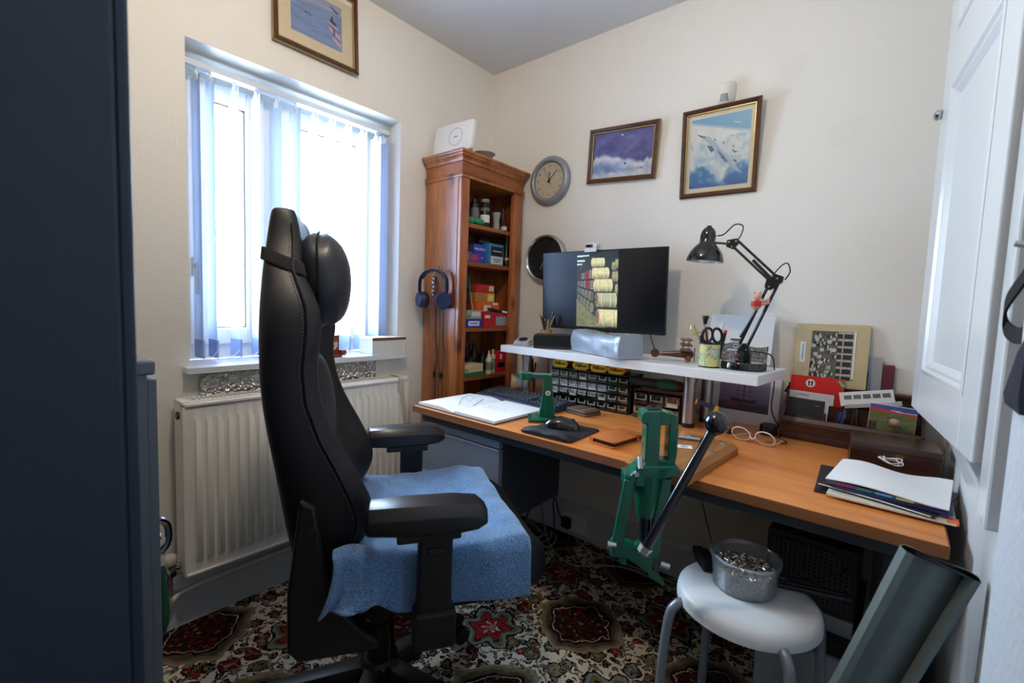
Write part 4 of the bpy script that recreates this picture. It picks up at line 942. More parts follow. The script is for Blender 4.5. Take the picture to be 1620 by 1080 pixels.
# monitor
mo = thing('monitor', 'wide black computer monitor showing a photo of stacked barrels', 'monitor', (.797, -.128, ZS))
MT = TR(0, 0, .262) @ RX(R(3.5))
GBL = P('monitor_black_plastic', s(20, 21, 23), .35)
obj('bezel', MB().box(-.3065, .3065, -.004, .010, -.178, .178, MT), GBL, mo, smooth=0, bevel=.002)
obj('rear_housing', MB().box(-.22, .22, .010, .040, -.13, .12, MT), GBL, mo, smooth=0, bevel=.012)
obj('screen', MB().box(-.3025, .3025, -.0048, -.003, -.164, .1745, MT), P('dark_glossy_screen', s(4, 6, 11), .22, spec=.75), mo, smooth=0)
def barrels(u, v):
    n = fbm(u*2, v*4, 6, 4, 3); n2 = fbm(u*5, v*8, 7, 3, 9)
    rgb = lerp((34, 40, 44), (66, 72, 70), n)
    rgb = lerp(rgb, (24, 40, 48), np.clip((v-.80)*8, 0, 1))
    fl = np.clip((.40-.52*u-v)*40, 0, 1); rgb = lerp(rgb, lerp((92, 100, 74), (150, 150, 110), n), fl)
    for x0, x1, y in ((.0, .30, .945), (.0, .20, .88), (.0, .13, .835)): rgb = put(rgb, (u > x0) & (u < x1) & (abs(v-y-.01*u) < .010), (220, 236, 232))
    def barrel(rgb, x, y, w, h, c, end=0, sd=0):
        q = (v-y)/h; ww = w*(1-.16*q*q); p_ = (u-x)/np.maximum(ww, 1e-4); mk = (abs(q) < 1) & (abs(p_) < 1)
        e = np.maximum(abs(q), abs(p_)); sh = np.clip(1.10-.45*np.clip(-q+.1, 0, 2)**1.4-.10*np.clip(q-.6, 0, 1), .35, 1.15)
        st = .84+.28*fbm(u*2, v*12, 9, 3, sd); col = [np.clip(k_*sh*st, 0, 255) for k_ in c]
        rgb = [np.where(mk, a, b) for a, b in zip(col, rgb)]
        for t_ in (-.88, -.42, .42, .88): rgb = put(rgb, mk & (abs(p_-t_) < .055), (238, 234, 196), .55); rgb = put(rgb, mk & (abs(p_-t_-.075) < .02), (92, 86, 62), .6)
        if end: rgb = put(rgb, blob(u, v, x-w*.86, y, w*.16, h*.86) < 1, (138, 92, 78), .9); rgb = put(rgb, (blob(u, v, x-w*.86, y, w*.16, h*.86) > .8) & (blob(u, v, x-w*.86, y, w*.16, h*.86) < 1.1), (216, 206, 160), .8)
        return put(rgb, mk & (e > .955), (30, 30, 24), .8)
    def head(rgb, x, y, w, h, c):
        e = blob(u, v, x, y, w, h); rgb = put(rgb, e < 1.15, (26, 28, 24)); rgb = put(rgb, e < 1, c); return put(rgb, e < .62, tuple(k*.72 for k in c))
    for k in range(10):     # receding column ends
        t = k/9; x = .03+.36*t**1.25
        for r_ in range(5):
            y = .43-.17*t+r_*(.075+.075*t)
            if y > .60+.26*t: continue
            c = (186, 34, 92) if (k in (6, 7) and r_ in (2, 3)) else ((168, 166, 134) if (k+r_) % 2 else (118, 122, 112))
            rgb = head(rgb, x, y, .010+.030*t, .026+.036*t, c)
    for x, y, w_, h_ in ((.90, .80, .05, .055), (.98, .83, .06, .06), (.93, .665, .07, .07), (.985, .50, .05, .08)): rgb = barrel(rgb, x, y, w_, h_, (150, 146, 112), 0, int(x*50))
    for k, (x, y, w_, h_, e_) in enumerate(((.52, .855, .175, .062, 0), (.585, .715, .225, .074, 0), (.65, .555, .245, .086, 0), (.735, .365, .265, .098, 1), (.785, .130, .29, .118, 1))): rgb = barrel(rgb, x, y, w_, h_, (214, 208, 160) if k != 3 else (176, 178, 146), e_, 20+k)
    return rgb
ph = raster('screen_photo', .2060, .334, 120, 190, barrels, print_mat('lit_screen_photo', .3, .75), mo, MT @ TR(-.010, -.0052, .0055))
obj('stand_neck', MB().box(-.035, .035, .03, .05, .004, .25), GBL, mo, smooth=0, bevel=.004)
obj('stand_foot', MB().prism(rrect(.24, .09, .03), 0, .006, TR(0, .05, 0)), GBL, mo, smooth=0, bevel=.002)
wc = thing('webcam', 'small white and black webcam perched on the monitor top', 'webcam', (.765, -.150, 1.3945))
obj('clip', MB().box(-.030, .030, -.016, .016, 0, .006).box(-.030, .030, -.018, -.014, -.012, .006), P('white_abs', s(222, 224, 226), .35), wc, smooth=0, bevel=.002)
obj('body', MB().box(-.028, .026, -.014, .014, .006, .026), P('white_abs', s(222, 224, 226), .35), wc, smooth=0, bevel=.005)
obj('face', MB().box(-.026, .010, -.0158, -.0142, .008, .021), BLKP, wc, smooth=0, bevel=.001)
obj('lens', MB().cyl((-.010, -.0158, .0145), (-.010, -.0185, .0145), .0055, n=16), P('lens_glass', s(12, 14, 24), .08), wc)
obj('knob', MB().cyl((.026, 0, .014), (.036, 0, .014), .007, n=12), P('silver_abs', s(170, 172, 176), .35), wc)
# silver zipped pouch
po2 = thing('zip_pouch', 'silver grey padded pouch lying on the riser below the screen', 'pouch', (.925, -.290, ZS), R(-27))
FABS = P('silver_nylon', s(158, 170, 186), .38, metal=.35, bump=(26, .5))
m = MB(); rr = []
for k in range(25):
    t = k/24; x = -.172+.344*t; hh = .090-.009*math.sin(PI*t)+.003*math.sin(t*13); e = .93 if k in (0, 24) else 1; wv = .004*math.sin(t*17+1); w2 = .005*math.sin(t*11+2)*math.sin(PI*t)
    rr.append([(x, -.056*e+wv*.4, .002), (x, .056*e, .002), (x, .057*e, .010), (x, .058*e, hh*.5), (x, .054*e, hh-.008), (x, .046*e, hh), (x, 0, hh+.004*math.sin(t*8)), (x, -.046*e, hh), (x, -.055*e+wv*.5, hh-.008), (x, -.058*e+w2-.004*math.sin(PI*t), hh*.68), (x, -.056*e-w2, hh*.40), (x, -.058*e+wv, .010)])
m.loft(rr); pb = obj('pouch_body', m, FABS, po2, smooth=55)
obj('end_seam', MB().tube(bez([(.168, -.052, .010), (.171, -.056, .045), (.169, -.044, .086), (.168, 0, .092), (.168, .044, .088), (.168, .054, .045), (.168, .050, .008)], 4), .003, 6), P('silver_trim', s(182, 188, 196), .35, metal=.4), po2)
obj('end_seam', MB().tube(bez([(-.166, -.050, .010), (-.168, -.056, .045), (-.167, -.044, .085), (-.167, 0, .090), (-.167, .044, .088)], 4), .003, 6), P('silver_trim', s(182, 188, 196), .35, metal=.4), po2)
obj('zip', MB().tube([(-.15, .0, .0935), (-.05, .002, .088), (.05, .002, .087), (.15, 0, .0935)], .003, 6), P('zip_grey', s(110, 116, 124), .5), po2)
m = MB(); m.prism(rrect(.05, .022, .006), 0, .0012, TR(-.01, -.018, .0885)); obj('green_print', m, P('green_print', s(64, 150, 92), .5), po2, smooth=0)
# speaker, travel clock, pencil pot
sp = thing('bluetooth_speaker', 'black oblong portable speaker on the riser beside the pouch', 'speaker', (.662, -.262, ZS), R(33))
m = MB(); m.prism(rrect(.186, .062, .018), -.026, .026, TR(0, 0, .034) @ RX(R(90))); obj('housing', m, BLKP, sp, smooth=40, bevel=.004)
obj('grille', MB().prism(rrect(.168, .046, .014), .0, .002, TR(0, -.026, .036) @ RX(R(90))), P('speaker_mesh', s(14, 15, 17), .8, bump=(700, .6)), sp, smooth=0)
obj('base_trim', MB().prism(rrect(.180, .008, .003), .0, .002, TR(0, -.0262, .007) @ RX(R(90))), P('gunmetal', s(70, 74, 80), .3, metal=.7), sp, smooth=0)
gd = thing('desk_dial', 'small grey gadget with a round black dial at the riser end', 'gadget', (.486, -.262, ZS), R(14))
obj('base', MB().prism(rrect(.082, .056, .010), 0, .014), P('silver_abs', s(170, 172, 176), .35), gd, smooth=0, bevel=.003)
obj('sloped_top', MB().add([(-.038, -.026, .014), (.038, -.026, .014), (.038, .026, .014), (-.038, .026, .014), (-.036, -.022, .020), (.036, -.022, .020), (.036, .024, .034), (-.036, .024, .034)], [(0, 3, 2, 1), (4, 5, 6, 7), (0, 1, 5, 4), (1, 2, 6, 5), (2, 3, 7, 6), (3, 0, 4, 7)]), P('silver_abs', s(170, 172, 176), .35), gd, smooth=0, bevel=.002)
obj('dial', MB().lathe([(.021, 0), (.022, .003), (.018, .004), (.017, .002), (0, .002)], 24, M=TR(0, .0, .0275) @ RX(R(17))), BLKP, gd)
pp = thing('pencil_pot', 'bamboo pot holding pencils at the left of the monitor', 'pot', (.545, -.165, ZS))
obj('pot', MB().lathe([(.026, 0), (.029, .004), (.029, .075), (.0265, .075), (.0255, .006), (0, .006)], 24), wood('bamboo', s(150, 104, 52), s(186, 140, 82), (30, 30, 3), .45), pp)
PC = [s(196, 150, 80), s(40, 120, 130), s(30, 32, 36), s(190, 120, 60), s(48, 60, 96), s(206, 182, 120)]
for k in range(6):
    a = k*1.05+.3; tl_ = Vector((.034*math.cos(a), .034*math.sin(a), .135+.02*math.sin(k*2.3))); bt = Vector((-.012*math.cos(a), -.012*math.sin(a), .008)); d = (tl_-bt).normalized()
    pn = thing('pencil', ['wooden pencil with bare tip in the bamboo pot', 'teal pencil in the bamboo pot', 'black pencil in the bamboo pot', 'tan pencil in the bamboo pot', 'navy blue pencil in the bamboo pot', 'pale yellow pencil in the bamboo pot'][k], 'pencil', (.545, -.165, ZS), group='pencils in the bamboo pot')
    obj('shaft', MB().cyl(bt, tl_, .0036, n=6), P('pencil_%d' % k, PC[k], .45), pn, smooth=0); obj('tip', MB().cyl(tl_, tl_+d*.014, .0036, .0006, n=8), P('bare_wood', s(206, 168, 116), .6), pn, smooth=30)
# desk lamp
LB = P('lamp_black_enamel', s(16, 17, 19), .12, coat=.5); LM = P('lamp_arm_black', s(24, 26, 30), .35)
lp = thing('desk_lamp', 'black balanced-arm desk lamp with bell shade on the riser', 'lamp', (1.437, -.272, ZS), 0)
obj('base', MB().lathe([(0, 0), (.066, 0), (.070, .003), (.070, .022), (.067, .026), (.05, .028), (0, .028)], 48), LB, lp, smooth=40)
obj('base_bracket', MB().prism([(-.024, .028), (.020, .028), (.022, .05), (.012, .082), (-.002, .088), (-.020, .062)], -.012, .012, RX(R(90))), LM, lp, smooth=0, bevel=.002)
J0 = Vector((-.016, 0, .076)); J1 = Vector((.074, 0, .292)); J2 = Vector((-.058, 0, .421))
def bar(a, b_, off, r=.0042):
    d = (b_-a).normalized(); n_ = Vector((d.z, 0, -d.x))*off; return MB().cyl(a+n_, b_+n_, r, n=8)
for off in (-.012, .012): obj('lower_arm', bar(J0+Vector((.012, 0, .004)), J1, off, .005), LM, lp)
for off in (-.010, .013): obj('upper_arm', bar(J1, J2, off, .0042), LM, lp)
obj('elbow_plate', MB().prism([(.046, .272), (.062, .262), (.096, .288), (.098, .306), (.072, .316), (.050, .296)], -.010, .010, RX(R(90))), LM, lp, smooth=0, bevel=.002)
obj('head_plate', MB().prism([(-.080, .408), (-.058, .398), (-.040, .420), (-.046, .434), (-.078, .430)], -.009, .009, RX(R(90))), LM, lp, smooth=0, bevel=.002)
bo = MB()
for x, z in ((-.014, .048), (.008, .066), (.060, .274), (.082, .300), (.066, .308), (-.070, .422), (-.048, .424), (-.060, .406)): bo.cyl((x, -.0125, z), (x, -.0095, z), .0032, n=10)
obj('bolts', bo, P('steel_bolt', s(180, 182, 186), .3, metal=.8), lp)
for a, b_ in ((J0+Vector((.006, 0, .02)), J0.lerp(J1, .45)), (J1+Vector((-.004, 0, -.004)), J1.lerp(J2, .48))):
    obj('tension_spring', MB().cyl(a+Vector((-.004, -.006, .01)), b_+Vector((-.004, -.006, .006)), .0048, n=10), LM, lp)
SX = Vector((-.140, 0, .480)); RXm = Vector((-.148, 0, .366)); axis = (RXm-SX).normalized()
Mh = TR(*SX) @ Matrix.Rotation(math.atan2(-axis.x, -axis.z), 4, 'Y')
prof = [(.002, .004), (.008, .003), (.009, -.002), (.016, -.006), (.0235, -.018), (.026, -.032), (.026, -.055), (.030, -.060), (.042, -.072), (.054, -.090), (.060, -.108), (.0615, -.119)]
sh = MB(); sh.lathe(prof, 40, M=Mh, close=False); sh.lathe([(r_-.0016, z-.0005) for r_, z in prof[7:]], 40, M=Mh, close=False); obj('shade', sh, LB, lp, smooth=60)
obj('shade_lining', MB().lathe([(.0255, -.058), (.0395, -.0735), (.0515, -.091), (.0575, -.108), (.0598, -.1185)], 40, M=Mh, close=False), P('white_lining', s(206, 212, 220), .35), lp, smooth=60)
obj('bulb', MB().lathe([(.012, -.058), (.013, -.075), (.022, -.092), (.025, -.104), (.021, -.117), (.010, -.125), (0, -.1265)], 24, M=Mh), P('opal_bulb', s(232, 234, 238), .2), lp, smooth=70)
obj('head_stem', MB().cyl((-.118, 0, .424), (-.074, 0, .418), .004, n=10), LM, lp)
obj('cable', MB().tube(bez([(-.114, .004, .448), (-.092, .006, .452), (-.062, .012, .482), (-.036, .012, .476), (-.038, .008, .448), (-.046, .006, .432)], 8), .0022, 6), BLKP, lp)
obj('cable', MB().tube(bez([(.070, .008, .318), (.088, .01, .342), (.104, .012, .348), (.112, .012, .322), (.100, .010, .296)], 8), .0022, 6), BLKP, lp)
obj('cable', MB().tube(bez([(.016, .012, .060), (.05, .03, .058), (.072, .06, .046), (.080, .07, .004), (.083, .07, -.05), (.078, .09, -.14), (.098, .13, -.2)], 8), .0022, 6), BLKP, lp)
fg = thing('clip_figure', 'tiny pink toy figure in red gripping the lamp arm', 'toy', (1.437, -.272, ZS))
PK = P('toy_pink', s(206, 160, 140), .5); c = Vector((.028, -.014, .222))
obj('body', MB().ball(c+Vector((0, 0, -.010)), (.015, .012, .014), 14, 10), PK, fg); obj('shirt', MB().lathe([(.0155, -.008), (.0165, 0), (.0145, .009)], 16, c=tuple(c+Vector((0, 0, -.004))), close=True), P('toy_red', s(196, 30, 44), .5), fg)
obj('head', MB().ball(c+Vector((.002, 0, .018)), (.013, .011, .013), 14, 10), PK, fg)
for x in (-.007, .009): obj('ear', MB().ball(c+Vector((x, 0, .031)), (.004, .003, .006), 8, 6), PK, fg)
for zz_ in (-.002, .008): obj('arm', MB().tube([c+Vector((.010, 0, zz_)), c+Vector((.026, 0, zz_-.002)), c+Vector((.036, .006, zz_+.004))], .005, 8), PK, fg)
# pen cup with scissors and tools
def cupfn():
    m = bpy.data.materials.new('old_map_print'); m.use_nodes = True; nt = m.node_tree; b = nt.nodes['Principled BSDF']; b.inputs['Roughness'].default_value = .35
    tcn = nt.nodes.new('ShaderNodeTexCoord'); n1 = nt.nodes.new('ShaderNodeTexNoise'); n1.inputs['Scale'].default_value = 32; n1.inputs['Detail'].default_value = 5; nt.links.new(tcn.outputs['Object'], n1.inputs['Vector'])
    cr = nt.nodes.new('ShaderNodeValToRGB'); e = cr.color_ramp.elements; e[0].position = .35; e[0].color = s(150, 186, 160); e[1].position = .62; e[1].color = s(214, 200, 120)
    for p_, c_ in ((.45, s(196, 204, 168)), (.495, s(110, 130, 104)), (.52, s(206, 206, 150))): q = e.new(p_); q.color = c_
    nt.links.new(n1.outputs['Fac'], cr.inputs[0]); nt.links.new(cr.outputs[0], b.inputs['Base Color']); return m
cu = thing('pen_cup', 'old map printed pen cup standing on the riser before the lamp', 'cup', (1.340, -.318, ZS))
obj('cup', MB().lathe([(.0325, .003), (.0335, .004), (.0335, .080), (.031, .081), (.031, .006), (0, .006)], 36), cupfn(), cu, smooth=40)
obj('foot_rim', MB().lathe([(.032, 0), (.034, .001), (.034, .004), (.032, .005)], 36), BLKP, cu)
obj('top_rim', MB().lathe([(.0345, .078), (.0345, .082), (.0305, .083), (.0305, .079)], 36, close=False), BLKP, cu)
CW = lambda x, y, z: Vector((1.340+x, -.318+y, ZS+z))
sc_ = thing('scissors', 'black handled scissors standing handles up in the map pen cup', 'scissors', (1.340, -.318, ZS), R(35))
for x, tilt_, rx in ((-.012, .12, .0165), (.020, -.20, .0155)):
    lp_ = MB(); ctr = Vector((x+tilt_*.0, -.004, .108)); pts = [ctr+Vector((math.cos(t)*rx*(1.0), 0, math.sin(t)*.024)) for t in [2*PI*k/20 for k in range(20)]]
    pts = [Matrix.Rotation(tilt_, 3, 'Y') @ (p-ctr)+ctr for p in pts]; lp_.tube(pts, .0046, 8, closed=True); obj('handle_loop', lp_, BLKP, sc_)
    obj('blade', MB().cyl((x*.5, -.004, .085), (-x*.3, -.004, .012), .004, .002, n=6), P('blade_steel', s(180, 184, 190), .25, metal=.9), sc_)
bh = thing('paint_brush', 'black bristled brush standing in the map pen cup', 'brush', (1.340, -.318, ZS))
obj('handle', MB().cyl((.0, .012, .012), (-.022, .016, .125), .0035, .004, n=10), P('brown_lacquer', s(104, 50, 30), .35), bh); obj('ferrule', MB().cyl((-.022, .016, .125), (-.026, .0165, .143), .0042, .005, n=12), ALU, bh)
obj('bristle_tuft', MB().loft([[(-.026+a*w_, .0165+b_*w_*.6, z) for a, b_ in ((-1, 0), (-.7, .7), (0, 1), (.7, .7), (1, 0), (.7, -.7), (0, -1), (-.7, -.7))] for z, w_ in ((.143, .0055), (.158, .0085), (.170, .0125), (.173, .011))]), BLKP, bh, smooth=50)
sw = thing('letter_opener', 'brass hilted sword shaped letter opener in the map pen cup', 'letter opener', (1.340, -.318, ZS)); BR = P('brass', s(196, 168, 108), .3, metal=.85)
A = Vector((-.014, .004, .04)); B = Vector((-.048, .004, .112)); d = (B-A).normalized(); obj('blade', MB().cyl(A, B, .0022, .003, n=6), BR, sw)
obj('guard', MB().cyl(B-Vector((.012, 0, .006)), B+Vector((.012, 0, .004)), .0025, n=8), BR, sw); obj('grip', MB().cyl(B, B+d*.028, .0035, .003, n=8).ball(B+d*.030, .0045, 8, 6), BR, sw)
obj('knuckle_bow', MB().tube(bez([B-Vector((.010, 0, .004)), B+Vector((-.020, 0, .008)), B+Vector((-.020, 0, .024)), B+d*.03], 6), .0018, 6), BR, sw)
for nm, lab, col, a_, b_, r_ in (('marker_pen', 'black marker with red toothed cap beside the scissors', s(26, 26, 30), (.026, .006, .01), (.042, .012, .118), .0052), ('marker_pen', 'dark blue pen leaning left in the map pen cup', s(30, 44, 74), (-.016, -.012, .01), (-.026, -.018, .096), .0045), ('marker_pen', 'thin clear topped pen at the rear of the map pen cup', s(190, 196, 206), (.016, .018, .01), (.030, .026, .146), .0032)):
    t_ = thing(nm, lab, 'pen', (1.340, -.318, ZS), group='pens in the map cup'); obj('barrel', MB().cyl(a_, b_, r_, n=10), P('pen_%d' % (col[0]*999), col, .35), t_)
    dd = (Vector(b_)-Vector(a_)).normalized(); obj('cap', MB().cyl(Vector(b_), Vector(b_)+dd*.010, r_*1.1, r_*.9, n=8), P('toy_red', s(196, 30, 44), .5) if col[0] < .012 and col[2] < .02 else P('pen_%d' % (col[0]*999), col, .35), t_)
# wooden aeroplane model
PLW = wood('model_mahogany', s(66, 32, 18), s(104, 54, 30), (30, 6, 30), .35, coat=.3)
ap = thing('model_plane', 'dark wooden model triplane beside the pen cup', 'model plane', (1.200, -.225, ZS), R(22))
obj('fuselage', MB().loft([[(x, w_*math.cos(t), .024+z_+h_*math.sin(t)) for t in [2*PI*k/10 for k in range(10)]] for x, w_, h_, z_ in ((-.075, .003, .004, -.004), (-.05, .006, .008, 0), (0, .011, .014, .002), (.035, .013, .016, .003), (.050, .012, .014, .003), (.054, .006, .006, .003))]), PLW, ap, smooth=50)
obj('tail_disc', MB().cyl((-.083, .0, .024), (-.083, -.004, .024), .016, n=24), PLW, ap)
for z, w_ in ((.040, .062), (.060, .066), (.080, .068)): obj('wing', MB().prism(rrect(.040, 2*w_, .010), z, z+.004, TR(.026, 0, 0)), PLW, ap, smooth=0, bevel=.001)
for y_ in (-.045, .045):
    for x_ in (.016, .036): obj('strut', MB().cyl((x_, y_, .042), (x_, y_, .081), .0016, n=6), BR, ap)
for y_ in (-.026, .026): obj('wheel', MB().cyl((.034, y_-.003, .011), (.034, y_+.003, .011), .011, n=20), wood('wheel_wood', s(150, 90, 46), s(176, 112, 62), (20, 20, 20), .4), ap); obj('wheel_strut', MB().cyl((.03, y_*.6, .018), (.034, y_, .011), .002, n=6), PLW, ap)
obj('propeller', MB().box(.055, .058, -.004, .004, -.004, .052), PLW, ap, smooth=0, bevel=.001)
# white mounted photo of a camera on rocks, leaning on the wall behind the lamp
def rock(u, v):
    n = fbm(u*8, v*8, 8, 4, 21); k = np.where(n > .5, 150, 60)+60*(fbm(u*20, v*20, 9, 2, 3)-.5)
    rgb = [k, k, k-4]
    edge = .64+.10*np.sin(u*6)-.12*(u < .3)
    rgb = [np.where(v > edge, 214, x) for x in rgb]
    cam_ = (u > .24) & (u < .55) & (v > .42) & (v < .66); rgb = put(rgb, cam_, (96, 100, 104)); rgb = put(rgb, (u > .30) & (u < .50) & (v > .64) & (v < .74), (150, 154, 158))
    rgb = put(rgb, blob(u, v, .38, .54, .045, .07) < 1, (196, 200, 206)); rgb = put(rgb, blob(u, v, .38, .54, .03, .048) < 1, (40, 42, 46)); rgb = put(rgb, (u > .22) & (u < .57) & (v > .36) & (v < .42), (206, 208, 210)); rgb = put(rgb, (u > .26) & (u < .50) & (v > .74) & (v < .80), (36, 38, 40))
    return rgb
mb_ = thing('mounted_photo', 'white mounted photo of a camera on rocks leaning behind the lamp', 'photo', (1.365, -.066, ZS), rot=(R(-12), 0, 0))
obj('mount_board', MB().box(-.112, .112, -.003, .003, 0, .182), P('white_mount_board', s(214, 218, 224), .7), mb_, smooth=0)
raster('print', .180, .105, 80, 60, rock, PRINT, mb_, TR(.012, -.0034, .058))
# clear block with a tiny red ornament on the lamp foot
gb = thing('acrylic_block', 'clear block with a tiny red ornament inside at the lamp foot', 'ornament', (1.425, -.318, ZS+.0285), R(25))
obj('block', MB().box(-.020, .020, -.010, .010, 0, .034), clear_glass('acrylic', (.9, .92, .92, 1), gloss=.08), gb, smooth=0, bevel=.001)
obj('ornament_core', MB().ball((-.002, 0, .016), (.006, .004, .008), 10, 8), P('toy_red', s(196, 30, 44), .5), gb); obj('ornament_base', MB().ball((-.002, 0, .007), (.008, .005, .004), 10, 6), P('ornament_grey', s(170, 170, 170), .4), gb); obj('ornament_tip', MB().ball((-.002, 0, .027), (.003, .003, .004), 8, 6), P('white_abs', s(222, 224, 226), .35), gb)
# ------------------------------------------------------------------ things on the desk top
ZD = DZ+.0004
def bxmesh(name, mb, mat, **k):
    o = obj(name, mb, mat, **k); me = o.data; bpy.data.objects.remove(o); return me
# green small-parts cabinet: 8 columns of clear drawers
CGR = P('dark_green_plastic', s(28, 58, 54), .4); CLR = clear_glass('clear_drawer_plastic', (.80, .86, .86, 1), gloss=.16, rough=.12); CEDGE = P('drawer_edge_plastic', s(160, 170, 170), .3)
LBW = P('paper_label', s(222, 222, 218), .7)
def parts_cabinet(name, label, loc, rotz, ncol, nrow, cw, rh, depth, mat, seed, cat='drawers'):
    t = thing(name, label, cat, loc, rotz); W_ = ncol*cw+.006; H_ = nrow*rh+.008; g = .0022
    m = MB(); m.box(0, W_, .012, depth, 0, .004); m.box(0, W_, .012, depth, H_-.004, H_); m.box(0, .003, .012, depth, 0, H_); m.box(W_-.003, W_, .012, depth, 0, H_); m.box(0, W_, depth-.003, depth, 0, H_)
    sh_ = obj('shell', m, mat, t, smooth=0)
    m = MB()
    for c in range(1, ncol): m.box(.003+c*cw-.0011, .003+c*cw+.0011, .004, depth-.004, .004, H_-.004)
    obj('upright_divider', m, mat, sh_, smooth=0)
    m = MB()
    for r_ in range(1, nrow): m.box(.003, W_-.003, .004, depth-.004, .004+r_*rh-.001, .004+r_*rh+.001)
    obj('level_divider', m, mat, sh_, smooth=0)
    w2, h2 = cw-2*g, rh-2*g
    d = MB(); d.box(0, w2, 0, .0015, 0, h2*.92); d.box(0, .0012, .0015, depth-.03, 0, h2*.8); d.box(w2-.0012, w2, .0015, depth-.03, 0, h2*.8); d.box(0, w2, .0015, depth-.03, 0, .0012)
    dme = bxmesh('drawer', d, CLR, smooth=0)
    hnd = MB(); hz = h2*.36; hnd.box(w2*.12, w2*.88, -.007, 0, hz, hz+.0022); hnd.box(w2*.10, w2*.16, -.005, 0, hz, h2*.80); hnd.box(w2*.84, w2*.90, -.005, 0, hz, h2*.80); hme = bxmesh('drawer_pull', hnd, CEDGE, smooth=0)
    lab_ = MB().box(w2*.14, w2*.86, -.0012, -.0004, .002, hz-.001); lme = bxmesh('drawer_label', lab_, LBW, smooth=0)
    rng = random.Random(seed); cont = []
    for k, col in enumerate((s(120, 112, 92), s(96, 100, 104), s(60, 66, 74), s(128, 96, 56), s(150, 150, 146))):
        q = MB()
        for i in range(7):
            a = rng.uniform(.004, w2-.012); b_ = rng.uniform(.006, depth-.06); q.box(a, a+.008, b_, b_+.03, .002, rng.uniform(.008, h2*.55), )
        cont.append(bxmesh('drawer_contents', q, P('bits_%d' % k, col, .5, nz=(90, .5)), smooth=0))
    for c in range(ncol):
        for r_ in range(nrow):
            dr = share('drawer', dme, t, (.003+c*cw+g, 0, .004+r_*rh+g)); share('drawer_pull', hme, dr, (0, 0, 0))
            cn = share('drawer_contents', rng.choice(cont), dr, (0, 0, 0)); cn['kind'] = 'stuff'
            if rng.random() < .28: share('drawer_label', lme, dr, (0, 0, 0))
    return t
PCX, PCY, PCR = .662, -.282, R(2.5)
pc = parts_cabinet('parts_cabinet', 'dark green small-parts cabinet with rows of clear drawers under the riser', (PCX, PCY, ZD), PCR, 8, 4, .0455, .0365, .135, CGR, 5)
parts_cabinet('parts_cabinet', 'maroon small-parts cabinet with three wide columns under the riser', (1.050, -.272, ZD), R(4), 3, 2, .060, .051, .165, P('maroon_plastic', s(74, 22, 30), .4), 9)
# four yellow film boxes with the maker's oval
YEL = P('film_yellow', s(252, 212, 20), .42); YELD = P('film_box_ochre', s(176, 130, 26), .5)
labs = ['yellow oval-fronted film box at the end next to the keyboard', 'second yellow oval-fronted film box from the keyboard', 'third yellow oval-fronted film box from the keyboard', 'yellow oval-fronted film box nearest the silver leg']
oval_t = text_mb('Nikon', .0195, None, .0003, shear=.28, bold=.0006)
for k in range(4):
    x = [.040, .143, .226, .304][k]
    t = thing('film_box', labs[k], 'film box', (PCX+x*math.cos(PCR)-.0*math.sin(PCR), PCY+x*math.sin(PCR)+.012, ZD+.1545), PCR+R(2), group='yellow film boxes on the parts cabinet'); t.scale = (1.14, 1, 1.1)
    SF = RX(R(90))
    obj('box_body', MB().prism(rrect(.060, .027, .010), -.075, 0, TR(0, 0, .0165) @ SF), YELD, t, smooth=30)
    obj('front_plate', MB().prism(rrect(.066, .031, .0152, 8), 0, .0025, TR(0, 0, .0165) @ SF), YEL, t, smooth=30)
    m = MB(); a = rrect(.0605, .0262, .0128, 8); b_ = rrect(.0575, .0232, .0114, 8); n = len(a)
    m.add([(x_, y_, .0025) for x_, y_ in a]+[(x_, y_, .0025) for x_, y_ in b_]+[(x_, y_, .0028) for x_, y_ in a]+[(x_, y_, .0028) for x_, y_ in b_], [(i, (i+1) % n, n+(i+1) % n, n+i) for i in range(n)]+[(2*n+i, 2*n+(i+1) % n, 3*n+(i+1) % n, 3*n+i) for i in range(n)], TR(0, 0, .0165) @ SF); obj('oval_line', m, INK, t, smooth=0)
    m = MB(); m.add(oval_t.v, oval_t.f, TR(0, -.0029, .0165) @ SF); obj('lettering', m, INK, t, smooth=0)
# electric screwdriver on the maroon cabinet
GRT = P('tool_green', s(22, 84, 66), .4); es = thing('power_screwdriver', 'green and black power screwdriver lying on the maroon drawers', 'screwdriver', (1.040, -.236, ZD+.1105), R(5)); es.scale = (1.0, 1.2, 1.2)
def axl(prof, n=18, y=0, z=.020): return MB().loft([[(x, y+r_*math.cos(2*PI*k/n), z+dz+r_*.9*math.sin(2*PI*k/n)) for k in range(n)] for x, r_, dz in prof])
obj('grip', axl([(-.012, .014, .0), (-.006, .0175, 0), (.02, .018, 0), (.06, .017, 0), (.105, .0185, 0)]), P('tool_rubber', s(30, 34, 40), .6, bump=(240, .4, (1, .05, .05))), es, smooth=50)
obj('end_cap', axl([(-.018, .009, 0), (-.017, .0165, 0), (-.004, .0182, 0)]), GRT, es, smooth=50); obj('motor_housing', axl([(.095, .0188, 0), (.11, .021, .001), (.14, .0215, .001), (.17, .019, 0), (.186, .013, -.002)]), GRT, es, smooth=50)
obj('collar', axl([(.17, .0195, 0), (.186, .0165, -.001), (.196, .010, -.003)]), P('maroon_rubber', s(88, 24, 40), .5), es, smooth=50); obj('bit', MB().cyl((.19, 0, .017), (.222, 0, .017), .003, n=6), ALU, es)
for z_ in (.008, .0): obj('led_lamp', MB().ball((.192, -.012, z_-.004), .0045, 8, 6), P('red_lens', s(220, 30, 50), .2), es)
